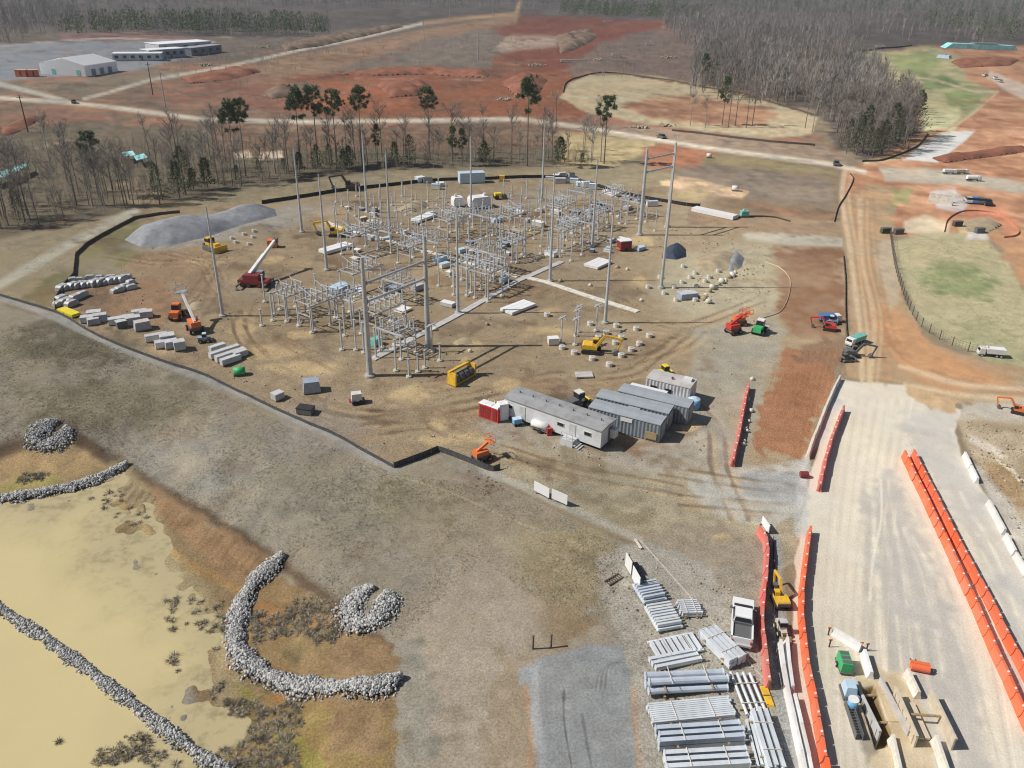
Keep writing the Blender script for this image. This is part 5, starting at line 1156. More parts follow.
# fences
def fence(name, label, cat, path, H, m, step=2.2, post_m='wood', post_h=None, thick=.05, top=None, curve_=True, base=0.0):
    P = smooth_path([at(*p)[:2] for p in path], 12) if curve_ else np.array([at(*p)[:2] for p in path])
    seg = np.hypot(*np.diff(P, axis=0).T); cum = np.concatenate([[0], np.cumsum(seg)]); n = max(2, int(cum[-1] / .8)); s = np.linspace(0, cum[-1], n)
    X = np.interp(s, cum, P[:, 0]); Y = np.interp(s, cum, P[:, 1]); Z = height(X, Y)
    r = thing(name, label, cat, Vector((X[0], Y[0], Z[0])))
    tx = np.gradient(X); ty = np.gradient(Y); L = np.hypot(tx, ty); nx, ny = -ty / L * thick / 2, tx / L * thick / 2; w_ = rotn(X, Y, 3, 9) * .06
    V = []; F = []
    for i in range(n):
        for sx, z in ((-1, -.15 + base), (1, -.15 + base), (1, H * (1 + w_[i])), (-1, H * (1 + w_[i]))): V.append((X[i] + nx[i] * sx - X[0], Y[i] + ny[i] * sx - Y[0], Z[i] + z - Z[0]))
        if i: a = 4 * (i - 1); F += [(a + k, a + (k + 1) % 4, a + 4 + (k + 1) % 4, a + 4 + k) for k in range(4)]
    F += [(0, 1, 2, 3), (4 * n - 1, 4 * n - 2, 4 * n - 3, 4 * n - 4)]
    MB().add(V, F).build('fabric', m, r)
    k = min(100, int(cum[-1] / step)); ph = post_h or H + .25; pb = MB(); pb.beam((0, 0, -.3), (0, 0, ph), .07); me = None
    for q in range(k + 1):
        ss = cum[-1] * q / max(k, 1); x, y = np.interp(ss, cum, P[:, 0]), np.interp(ss, cum, P[:, 1])
        if me is None: o = pb.build('post', post_m, r); me = o.data
        else: o = bpy.data.objects.new('post', me); COL.objects.link(o); o.parent = r
        o.location = (x - X[0], y - Y[0], hz(x, y) - Z[0])
    return r
fence('silt_fence', 'black fabric silt fence along the front edge of the substation pad', 'silt fence', [(0, 296), (56, 313), (88, 331), (120, 346), (160, 361), (200, 374), (236, 391), (270, 407), (310, 425), (340, 438), (370, 455), (394, 468)], .5, 'grey_fabric', 2.6)
fence('silt_fence', 'dark silt fence with a kink around the orange lift in front of the pad', 'silt fence', [(394, 468), (416, 460), (438, 451), (465, 461), (492, 472), (500, 469)], .8, 'grey_fabric', 2.6, curve_=False)
fence('silt_fence', 'black silt fence around the left corner of the pad beside the silver crates', 'silt fence', [(56, 312), (55, 302), (66, 284), (74, 276), (76, 256), (86, 246), (110, 232), (135, 219), (160, 215), (180, 213)], .7, 'dark_wood', 2.6, curve_=False)
fence('silt_fence', 'dark brown silt fence along the back edge of the pad', 'silt fence', [(262, 204), (300, 198), (345, 191), (400, 185), (440, 181), (480, 180), (540, 178), (580, 182), (620, 194), (680, 205), (700, 207)], .9, 'black_fabric', 3.5)
fence('silt_fence', 'dark silt fence at the right back corner of the pad beyond the white pipes', 'silt fence', [(738, 218), (755, 217), (775, 218), (790, 222)], .42, 'dark_wood', 3)
fence('silt_fence', 'black silt fence beside the dirt road on the embankment', 'silt fence', [(843, 256), (845, 280), (845, 305), (846, 330), (848, 342)], .42, 'dark_wood', 3)
fence('silt_fence', 'dark silt fence curving round the top of the embankment by the road', 'silt fence', [(834, 222), (838, 208), (846, 195), (853, 180), (850, 174)], .42, 'dark_wood', 3)
fence('silt_fence', 'black silt fence at the edge of the wood below the straw oval', 'silt fence', [(672, 131), (700, 134), (740, 139), (780, 143), (815, 146)], .7, 'dark_wood', 3.5)
fence('silt_fence', 'dark fence on the bright edge of the corner wood', 'silt fence', [(862, 162), (885, 160), (915, 148), (928, 134)], .6, 'dark_wood', 3.5)
fence('silt_fence', 'dark fence rim round the far side of the straw coloured oval', 'silt fence', [(563, 93), (568, 82), (592, 74), (630, 75), (700, 87), (760, 99), (815, 116)], .6, 'dark_wood', 6)
fence('silt_fence', 'dark fence along the forest edge beyond the green fields', 'silt fence', [(852, 52), (880, 49), (912, 46)], 1.0, 'dark_wood', 8)
fence('snow_fence', 'orange mesh fence ringing the dug area on the far right', 'mesh fence', [(944, 232), (948, 220), (962, 212), (985, 212), (1004, 217), (1018, 230), (1016, 236), (1004, 238)], .4, 'mesh_orange', 3)
fence('snow_fence', 'pale orange mesh fence curving on the pad left of the embankment', 'mesh fence', [(765, 262), (780, 268), (790, 280), (788, 298), (780, 312), (764, 318)], .16, 'sandy_steel', 8, 'wood', .3)
# chain-link style stakes round the green field
def wire_fence(label, path, H, step):
    P = smooth_path([at(*p)[:2] for p in path], 12); seg = np.hypot(*np.diff(P, axis=0).T); cum = np.concatenate([[0], np.cumsum(seg)]); n = int(cum[-1] / step)
    pts = [Vector((np.interp(cum[-1] * k / n, cum, P[:, 0]), np.interp(cum[-1] * k / n, cum, P[:, 1]), 0)) for k in range(n + 1)]
    for p in pts: ground(p)
    r = thing('wire_fence', label, 'wire fence', pts[0]); b = MB()
    for p, q in zip(pts, pts[1:]):
        for z in (.25, .55, .85, 1.15): b.cyl(p - pts[0] + Vector((0, 0, z * H / 1.2)), q - pts[0] + Vector((0, 0, z * H / 1.2)), .022, n=4, cap=False)
        d = (q - p); m_ = max(2, int(d.length / .5))
        for k in range(m_): c = p.lerp(q, k / m_) - pts[0]; b.cyl(c + Vector((0, 0, .05)), c + Vector((0, 0, H)), .018, n=3, cap=False)
    b.build('wire_mesh', 'dark_grey', r); pb = MB(); pb.cyl((0, 0, -.3), (0, 0, H + .2), .07, n=6); me = None
    for p in pts[:100]:
        if me is None: o = pb.build('post', 'dark_wood', r); me = o.data
        else: o = bpy.data.objects.new('post', me); COL.objects.link(o); o.parent = r
        o.location = p - pts[0]
wire_fence('dark wire fence on posts round the left and near sides of the green field', [(890, 234), (892, 250), (896, 272), (905, 300), (914, 318), (926, 331), (944, 342), (962, 350), (986, 356)], 1.5, 2.6)

# ------------------------------------------------------------------ road barriers
def barrier(m, L=1.86, H=1.05, base=.6, cap_m='white_paint'):
    pr = [(-base / 2, 0), (base / 2, 0), (base / 2, .12), (base * .28, .45), (base * .2, H), (-base * .2, H), (-base * .28, .45), (-base / 2, .12)]
    V = [(x, y, z) for x in (-L / 2, L / 2) for y, z in pr]; n = len(pr)
    o = MB().add(V, [(i, (i + 1) % n, (i + 1) % n + n, i + n) for i in range(n)] + [tuple(range(n - 1, -1, -1)), tuple(range(n, 2 * n))]).build('barrier', m)
    if cap_m:
        MB().cyl((L * .28, 0, H - .02), (L * .28, 0, H + .05), .11, n=8).build('filler_cap', cap_m, o)
        MB().cyl((L / 2 + .03, 0, .1), (L / 2 + .03, 0, H - .08), .05, n=6).build('hinge_pin', 'dark_grey', o)
    return tag(o, '', 'barrier')
BR_O, BR_P = Series(barrier('orange_plastic', 1.8, 1.05, .62)), Series(barrier('pink_red_plastic', 1.8, 1.1, .62))
BR_W = Series(barrier('white_paint', 3.0, .85, .55, None)); BR_C = Series(barrier('pale_concrete', 2.9, .82, .55, None))
def row(S, path, label, group, L):
    P = smooth_path([at(*p)[:2] for p in path], 12); seg = np.hypot(*np.diff(P, axis=0).T); cum = np.concatenate([[0], np.cumsum(seg)]); n = max(1, int(round(cum[-1] / L))); st = cum[-1] / n
    for k in range(n):
        s0, s1 = st * k, st * (k + 1); a = np.array([np.interp(s0, cum, P[:, 0]), np.interp(s0, cum, P[:, 1])]); b = np.array([np.interp(s1, cum, P[:, 0]), np.interp(s1, cum, P[:, 1])]); c = (a + b) / 2 + np.array([a[1] - b[1], b[0] - a[0]]) / st * tr.uniform(-.04, .04)
        S.put(Vector((c[0], c[1], hz(*c))), math.atan2(b[1] - a[1], b[0] - a[0]) + tr.uniform(-.025, .025), label, group)
row(BR_O, [(903, 457), (940, 535), (975, 612), (1005, 680), (1030, 738)], 'orange plastic barrier in the left line of the double row on the pale road', 'orange barriers, left line of the double row', 1.9)
row(BR_O, [(912, 456), (950, 533), (990, 610), (1030, 688), (1050, 726)], 'orange plastic barrier in the right line of the double row on the pale road', 'orange barriers, right line of the double row', 1.9)
row(BR_O, [(809, 533), (803, 580), (801, 620), (806, 665), (815, 715), (826, 775), (832, 810)], 'orange plastic barrier in the single line down the left edge of the pale road', 'orange barriers down the left road edge', 1.9)
row(BR_P, [(843, 412), (832, 440), (824, 468), (819, 492)], 'pinkish red barrier in the short line left of the pale road by the red soil', 'pink barriers by the red soil', 1.9)
row(BR_P, [(748, 389), (743, 412), (738, 440), (732, 467)], 'pinkish red barrier in the line between the grey containers and the red soil', 'pink barriers right of the containers', 1.9)
row(BR_P, [(758, 533), (766, 548), (765, 580), (761, 620), (764, 660), (768, 690)], 'faded red barrier in the curved line beside the white pickup', 'faded red barriers beside the pickup', 1.9)
row(BR_W, [(963, 457), (970, 470), (977, 484)], 'white barrier in the upper pair on the right edge of the pale road', 'white barriers, upper pair on the right', 3.0)
row(BR_W, [(988, 506), (1003, 534)], 'white barrier in the middle pair on the right edge of the pale road', 'white barriers, middle pair on the right', 3.0)
row(BR_W, [(1004, 538), (1015, 558), (1040, 600)], 'white barrier in the lower line on the right edge of the pale road', 'white barriers, lower line on the right', 3.0)
row(BR_W, [(780, 646), (786, 690), (797, 740), (806, 790)], 'white barrier in the left of two lines beside the grey gravel strip', 'white barriers, left of two lines', 3.0)
row(BR_W, [(786, 644), (791, 692)], 'white barrier at the top of the right one of two lines beside the gravel strip', 'white barriers, top of the right line', 3.0)
row(BR_W, [(793, 700), (804, 745), (814, 795)], 'white barrier at the bottom of the right one of two lines beside the gravel strip', 'white barriers, bottom of the right line', 3.0)
row(BR_C, [(839, 380), (828, 404), (816, 434), (807, 459)], 'pale concrete barrier in the line between the red soil and the pale road', 'concrete barriers by the red soil', 2.95)
for p, q, lab in (((832, 634), (860, 651), 'white concrete barrier lying slantwise above the green generator'), ((863, 656), (870, 679), 'white concrete barrier right of the green generator'), ((906, 675), (917, 699), 'cream concrete barrier below the orange sweeper'), ((890, 744), (902, 785), 'cream concrete barrier at the lower left of the trench shields'), ((934, 742), (950, 790), 'cream concrete barrier at the lower right of the trench shields')):
    a, b = at(*p), at(*q); L = (b - a).length; o = barrier('pale_concrete' if 'cream' in lab else 'white_paint', L, .85, .62, None); o.location = (a + b) / 2; o.rotation_euler = (0, 0, math.atan2(b.y - a.y, b.x - a.x)); tag(o, lab, 'barrier')

# ------------------------------------------------------------------ containers and cabins
def foot(pa, pb, depth):                          # front bottom corners in the photo -> centre of the footprint, length, heading
    a, b = at(*pa), at(*pb); rz = math.atan2(b.y - a.y, b.x - a.x); L = (b - a).length
    c = (a + b) / 2; c = Vector((c.x - math.sin(rz) * depth / 2, c.y + math.cos(rz) * depth / 2, 0)); return ground(c), L, rz
def container(label, pa, pb, W=2.6, H=2.75, wall='container_grey', roof='container_roof', sign=True, door=True):
    c, L, rz = foot(pa, pb, W); r = thing('storage_container', label, 'container', c, rz); b = MB()
    n = int(L / .5)                                # corrugated long sides
    for s in (-1, 1):
        V = []; F = []
        for k in range(n * 2 + 1):
            x = -L / 2 + L * k / (2 * n); y = s * (W / 2 - (.0 if k % 2 else .09)); V += [(x, y, .12), (x, y, H - .08)]
            if k: a = 2 * (k - 1); F.append((a, a + 2, a + 3, a + 1))
        b.add(V, F)
    for s in (-1, 1): b.box(s * (L / 2 - .04), 0, H / 2, .08, W - .16, H - .2)
    b.build('wall', wall, r)
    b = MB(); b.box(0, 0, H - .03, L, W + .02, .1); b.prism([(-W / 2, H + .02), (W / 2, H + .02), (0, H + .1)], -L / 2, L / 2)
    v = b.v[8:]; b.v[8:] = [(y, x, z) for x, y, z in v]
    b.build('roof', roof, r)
    MB().box(0, 0, .06, L - .1, W - .2, .14).build('base_frame', 'dark_grey', r)
    if door:
        b = MB(); [b.box(L / 2 + .03, y, H / 2, .05, W * .44, H - .35) for y in (-W * .23, W * .23)]; b.build('end_door', wall, r)
        b = MB(); [b.cyl((L / 2 + .08, y, .3), (L / 2 + .08, y, H - .2), .03, n=5) for y in (-.5, -.12, .12, .5)]; b.build('lock_bar', 'galvanised_steel', r)
    if sign: MB().box(L * .04, -W / 2 - .03, H * .82, 1.6, .05, .55).build('sign_board', 'white_sheet', r)
    return r
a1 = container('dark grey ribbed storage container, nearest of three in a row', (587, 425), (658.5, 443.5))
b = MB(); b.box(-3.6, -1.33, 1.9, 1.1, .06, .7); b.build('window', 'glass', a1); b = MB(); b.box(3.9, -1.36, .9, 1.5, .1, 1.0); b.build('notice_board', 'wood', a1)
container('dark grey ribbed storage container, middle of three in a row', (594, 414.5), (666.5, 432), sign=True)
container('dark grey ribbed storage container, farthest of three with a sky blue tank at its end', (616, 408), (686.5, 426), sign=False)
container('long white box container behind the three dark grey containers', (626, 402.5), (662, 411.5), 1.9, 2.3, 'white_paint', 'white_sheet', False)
t5 = container('pale grey flat-roofed trailer with a yellow machine behind its far end', (644, 396), (688, 407), 3.3, 2.9, 'pale_grey', 'pale_grey', False, False)
b = MB(); [b.box(x, -1.7, 1.6, .9, .06, .8) for x in (-2, .2)]; b.build('window', 'glass', t5); MB().box(1.6, -2.1, .6, 2.2, .8, 1.2).build('entrance_steps', 'galvanised_steel', t5); MB().box(2.2, .6, 3.12, 1.2, .9, .4).build('roof_unit', 'white_paint', t5); MB().cyl((.2, -.3, 2.9), (.2, -.3, 3.3), .16, n=8).build('vent', 'dark_red_paint', t5)

def office():
    W, H = 3.7, 3.1; c, L, rz = foot((504, 417), (600, 452), W); r = thing('office_trailer', 'long white office trailer with a grey roof beside three red portable toilets', 'office trailer', c, rz)
    MB().box(0, 0, .55 + (H - .6) / 2, L, W, H - .6).build('wall', 'trailer_wall', r)
    b = MB(); b.prism([(-W / 2 - .15, H - .06), (W / 2 + .15, H - .06), (W / 2 + .15, H + .04), (0, H + .22), (-W / 2 - .15, H + .04)], -L / 2 - .12, L / 2 + .12); b.v = [(y, x, z) for x, y, z in b.v]; rf = b.build('roof', 'mid_grey_roof', r)
    for k in range(7): MB().cyl((-L * .42 + L * .14 * k, .2, H + .1), (-L * .42 + L * .14 * k, .2, H + .48), .09, n=6).build('vent_pipe', 'dark_grey', rf)
    for x in (-.44, .0, .1, .37):
        if x == .0: continue
        f = MB().box(L * x, -W / 2 - .02, 2.0, 1.1, .06, .62).build('window', 'white_paint', r); MB().box(L * x, -W / 2 - .06, 2.0, .95, .03, .46).build('pane', 'glass', f)
    for x in (-.3, .22): MB().box(L * x, -W / 2 - .03, 1.65, .95, .06, 2.0).build('door', 'pale_grey', r)
    MB().box(L / 2 + .03, .5, 1.65, .06, .95, 2.0).build('door', 'dark_grey', r)
    MB().box(L / 2 + .4, .9, 1.7, .7, 1.0, 1.2).build('air_conditioner', 'white_paint', r)
    for x in (-.35, -.1, .1, .3):
        for y in (-.9, .9): MB().cyl((L * x, y - .15, .36), (L * x, y + .15, .36), .36, n=10).build('wheel', 'black_rubber', r)
    MB().box(0, 0, .45, L - .4, W - .5, .2).build('chassis', 'dark_grey', r)
    b = MB(); b.box(L * .22, -W / 2 - .75, .5, 1.8, 1.3, .9); [b.box(L * .22 + 1.1 + .3 * k, -W / 2 - .75, .45 - .15 * k, .3, 1.3, .1) for k in range(3)]; [b.beam((L * .22 + x, -W / 2 - 1.35, .9), (L * .22 + x, -W / 2 - 1.35, 1.9), .06) for x in (-.85, 0, .85)]; b.beam((L * .22 - .85, -W / 2 - 1.35, 1.9), (L * .22 + .85, -W / 2 - 1.35, 1.9), .06); b.build('entrance_steps', 'pale_grey', r)
    return r
office()
tk = thing('water_trailer', 'small white tank trailer in front of the office trailer', 'tank trailer', (540, 431), yaw((504, 417), (600, 452))); MB().cyl((-1.5, 0, 1.15), (1.5, 0, 1.15), .62, n=12).build('tank_body', 'white_paint', tk, True); b = MB(); b.box(0, 0, .5, 3.6, 1.1, .14); b.build('chassis', 'dark_grey', tk); [MB().cyl((.3, y - .1, .35), (.3, y + .1, .35), .35, n=10).build('wheel', 'black_rubber', tk) for y in (-.7, .7)]; tk.scale = (0.8,) * 3
gp = thing('pump_unit', 'blue pump unit with a white top in front of the office trailer', 'pump', (517, 425), .4); MB().box(0, 0, .9, 1.6, 1.1, .9).build('engine_housing', 'sky_blue_paint', gp); MB().box(0, 0, 1.45, 1.7, 1.2, .2).build('hood', 'pale_blue', gp); b = MB(); [b.cyl((x, -.65, .3), (x, .65, .3), .3, n=8) for x in (-.5, .5)]; b.build('wheel', 'black_rubber', gp); gp.scale = (0.7,) * 3
rb = thing('fire_point', 'red fire extinguisher cabinet by the office trailer wall', 'cabinet', (549, 435), .3); MB().box(0, 0, .75, .9, .6, 1.4).build('cabinet_body', 'red_paint', rb); MB().box(0, -.32, .8, .5, .05, .8).build('door', 'dark_red_paint', rb); rb.scale = (0.75,) * 3
for k, p in enumerate(((484.5, 416), (490.5, 418), (497, 420.5))):
    r = thing('portable_toilet', ('left', 'middle', 'right')[k] + ' one of three red portable toilets with white roofs', 'portable toilet', p, yaw((504, 417), (600, 452)))
    MB().box(0, 0, 1.1, 1.12, 1.15, 2.1, tx=.95, ty=.95).build('cabin', 'red_paint', r); b = MB(); b.box(0, 0, 2.2, 1.18, 1.2, .16, tx=.8, ty=.8); b.build('roof', 'white_sheet', r); MB().box(0, -.58, 1.05, .7, .06, 1.7).build('door', 'dark_red_paint', r); MB().cyl((.35, .45, 2.1), (.35, .45, 2.6), .06, n=6).build('vent_pipe', 'white_paint', r)
r = thing('white_cabinet', 'tall white cabinet between the red toilets and the office trailer', 'cabinet', (502.5, 419), .35); MB().box(0, 0, 1.3, 1.3, 1.2, 2.5).build('cabinet_body', 'white_paint', r); MB().box(0, -.63, 1.3, .8, .05, 2.0).build('door', 'white_sheet', r); MB().box(0, 0, .04, 1.4, 1.3, .1).build('skid', 'dark_grey', r)
st = thing('water_tank', 'sky blue tank standing at the end of the farthest grey container', 'tank', (693, 408), 0); MB().cyl((0, 0, .1), (0, 0, 1.5), .9, n=14).build('tank_body', 'sky_blue_paint', st, True); MB().cyl((0, 0, 1.5), (0, 0, 1.75), .85, .3, 14).build('lid', 'pale_blue', st)
# cabins in the yard
container('pale blue cabin at the back edge of the yard', (460, 184), (485, 183), 3.0, 2.9, 'pale_blue', 'pale_blue', False)
tw = thing('transformer', 'large white wrapped transformer right of its smaller twin at the back of the yard', 'transformer', (479, 207), .5); b = MB(); b.prism([(-2.6, .3), (2.6, .3), (2.6, 2.3), (1.9, 2.8), (-2.1, 2.8), (-2.6, 2.2)], -1.5, 1.5); b.build('wrapped_body', 'white_sheet', tw); b = MB(); b.cyl((1.5, 0, 2.7), (1.5, 0, 3.4), .4, n=10); b.build('bushing', 'white_paint', tw); MB().box(0, 0, .15, 4.8, 2.6, .3).build('skid', 'dark_grey', tw)
tw = thing('transformer', 'smaller white wrapped transformer left of its larger twin at the back of the yard', 'transformer', (458, 206), .4); b = MB(); b.prism([(-1.5, .3), (1.5, .3), (1.5, 1.8), (1.0, 2.4), (-1.2, 2.4), (-1.5, 1.7)], -1.2, 1.2); b.build('wrapped_body', 'white_sheet', tw); MB().cyl((-.6, 0, 2.4), (-.6, 0, 3.1), .35, n=10).build('bushing', 'white_paint', tw); MB().box(0, 0, .15, 2.8, 2.1, .3).build('skid', 'dark_grey', tw)
sh = thing('site_trailer', 'small dark cabin trailer with a white roof right of the racks', 'cabin', (624, 250), .35); MB().box(0, 0, 1.35, 2.6, 1.9, 1.7).build('wall', 'dark_red_paint', sh); MB().box(0, 0, 2.26, 2.8, 2.1, .16).build('roof', 'white_sheet', sh); MB().box(0, 0, .45, 3.0, 1.7, .15).build('chassis', 'orange_paint', sh); [MB().cyl((0, y - .1, .35), (0, y + .1, .35), .35, n=8).build('wheel', 'black_rubber', sh) for y in (-.95, .95)]
heap('covered_pile', 'dark navy tarpaulin covered pile behind the tallest mast', [(661, 258), (664, 249), (676, 245), (686, 249), (687, 257), (676, 260)], 2.2, 'navy_tarp', 1.4, seed=12, step=.4)

# ------------------------------------------------------------------ white boards
for p, q, lab in (((534, 493), (549, 500), 'white board standing on posts by the slope, left one of two'), ((551.5, 501), (567, 507), 'white board standing on posts by the slope, right one of two')):
    a, b_ = at(*p), at(*q); rz = math.atan2(b_.y - a.y, b_.x - a.x); L = (b_ - a).length; r = thing('site_board', lab, 'board', (a + b_) / 2, rz); MB().box(0, 0, 1.0, L, .06, 1.3).build('panel', 'white_sheet', r); [MB().box(x, .08, .75, .1, .1, 1.7).build('post', 'wood', r) for x in (-L * .4, L * .4)]
for p, q, lab in (((625, 566), (631, 576), 'white board with a dark back at the top of the steel laydown, upper one'), ((632, 579), (639, 592), 'white board with a dark back at the top of the steel laydown, lower one')):
    a, b_ = at(*p), at(*q); rz = math.atan2(b_.y - a.y, b_.x - a.x); L = (b_ - a).length; r = thing('site_board', lab, 'board', (a + b_) / 2, rz); MB().box(0, 0, .95, L, .07, 1.6).build('panel', 'white_sheet', r); [MB().beam((x, .1, 1.6), (x, 1.1, 0), .1).build('prop', 'dark_wood', r) for x in (-L * .35, L * .35)]
    MB().box(.1, .75, .3, L * .8, .9, .5).build('ballast_block', 'dark_grey', r)

# ------------------------------------------------------------------ steel laydown
def steel_stack(label, pa, pb, W, per, layers, kind='pipe', m='white_galvanised', rad=None, cross=False, depth_shift=0):
    a, b_ = at(*pa), at(*pb); rz = math.atan2(b_.y - a.y, b_.x - a.x); L = (b_ - a).length; r = thing('steel_bundle', label, 'steel bundle', (a + b_) / 2, rz); rad = rad or W / per / 2 * .86; z = .16; rg = random.Random(int(pa[0] * 7 + pb[1])); zt = 0
    if cross: n_ = per
    for l in range(layers):
        n = per - (l % 2 if kind == 'pipe' else 0)
        for k in range(n):
            o = (k - (n - 1) / 2) * (W / per if not cross else L / per); b = MB(); j = rg.uniform(-.12, .12)
            if cross:
                b.beam((o, -W / 2, z + rad), (o, W / 2, z + rad), rad * 1.5, rad * 2)
            elif kind == 'pipe':
                b.cyl((-L / 2 + j, o, z + rad), (L / 2 + j, o, z + rad), rad, rad * .92, 10)
                for x in (-L / 2 + j, L / 2 + j): b.cyl((x - .03, o, z + rad), (x + .03, o, z + rad), rad * 1.22, n=10)
            elif kind == 'beam':
                b.box(j, o, z + rad, L, rad * 1.5, rad * 2); 
                for x in (-L / 2 + j, L / 2 + j): b.box(x, o, z + rad, .08, rad * 1.9, rad * 2.25)
            elif kind == 'flange':                # I-shaped members
                b.box(j, o, z + .04, L, rad * 1.6, .08); b.box(j, o, z + rad * 2 - .04, L, rad * 1.6, .08); b.box(j, o, z + rad, L, .07, rad * 2 - .16)
            b.build('steel_member', m, r, kind == 'pipe' and False)
        z += rad * 2 + .09
        if l < layers - 1 and not cross:
            for x in (-.3, .3): MB().box(L * x, 0, z - .045, .16, W + .3, .085).build('timber_bearer', 'wood', r)
    for x in (-.3, .3): MB().box(L * x, 0, .08, .18, W + .2, .15).build('timber_bearer', 'wood', r)
    if cross: [MB().beam((-L / 2, y, .16 + rad), (L / 2, y, .16 + rad), .2).build('side_rail', m, r) for y in (-W / 2, W / 2)]
    if kind == 'pipe' or layers > 1: [MB().box(L * x, 0, z - .03, .07, W * .95, .03).build('strap', 'pale_concrete', r) for x in (-.22, .24)]
    return r
steel_stack('ladder-like bundle of steel crossarms, upper end of the laydown by the white boards', (643, 585), (655, 604), 2.3, 7, 2, m='bluish_galvanised', rad=.15, cross=True)
steel_stack('ladder-like bundle of steel crossarms below the first, beside the small pack', (656, 607), (670, 632), 2.4, 9, 2, m='white_galvanised', rad=.15, cross=True)
steel_stack('small square pack of white steel bars right of the crossarm bundles', (679, 612), (698, 611), 1.9, 7, 2, 'beam', 'white_galvanised')
steel_stack('rack of short steel posts laid crosswise with dark gaps', (652, 655), (698, 643), 2.1, 8, 1, m='white_galvanised', rad=.2, cross=True)
steel_stack('three white square beams below the gappy rack', (652, 668), (697, 657), 1.5, 3, 1, 'beam', 'white_galvanised')
steel_stack('bundle of the thickest steel pipes in two layers', (646, 690), (724, 683), 2.1, 3, 2, 'pipe', 'bluish_galvanised')
steel_stack('wide flat stack of many thin white beams', (650, 720), (731, 709), 2.0, 10, 2, 'beam', 'white_galvanised', .11)
steel_stack('bundle of steel beams with timber bearers, second from the bottom of the laydown', (657, 746), (741, 737), 1.8, 3, 2, 'beam', 'bluish_galvanised')
steel_stack('bundle of steel beams at the very bottom edge of the photo', (664, 772), (746, 763), 1.8, 3, 2, 'beam', 'white_galvanised')
steel_stack('slanting pack of four long white beams left of the pickup', (706, 636), (736, 666), 2.0, 4, 2, 'beam', 'white_galvanised')
steel_stack('four long thin poles lying spread apart right of the pipe bundle', (740, 676), (757, 718), 2.2, 4, 1, 'pipe', 'white_galvanised', .14)
steel_stack('long white beams running out at the bottom right of the laydown', (757, 716), (775, 775), 1.6, 3, 2, 'flange', 'white_galvanised', .2)
steel_stack('flat white timber and steel pile left of the long white beams', (752, 722), (764, 768), 1.4, 4, 1, 'beam', 'white_galvanised', .12)
lad = thing('cable_ladder', 'short ladder frame lying on the grass left of the white boards', 'ladder', (614, 580), yaw((606, 586), (622, 576))); b = MB(); [b.beam((-1, y, .1), (1, y, .1), .12) for y in (-.35, .35)]; [b.beam((-.9 + .3 * k, -.35, .1), (-.9 + .3 * k, .35, .1), .08) for k in range(7)]; b.build('ladder_frame', 'dark_wood', lad)
for p, lab in (((533, 649), 'left one of two short dark posts at the top of the grey gravel path'), ((551, 648), 'right one of two short dark posts at the top of the grey gravel path')): 
    r = thing('marker_post', lab, 'post', p); MB().cyl((0, 0, -.2), (0, 0, 1.6), .09, n=6).build('post', 'dark_wood', r); MB().box(0, 0, 1.62, .22, .22, .06).build('cap', 'dark_grey', r)
slab('cable_cover', 'white plate and pipe on the gravel strip above the white boards', 'plate', (638, 545), 1.6, .3, .12, yaw((633, 532), (645, 549)), 'pale_concrete')
fence('kerb_log', 'thin pale edging log running from the silt fence past the white pickup', 'edging', [(640, 540), (680, 585), (720, 630), (765, 680)], .08, 'concrete', 50, 'dark_wood', .12, .12)

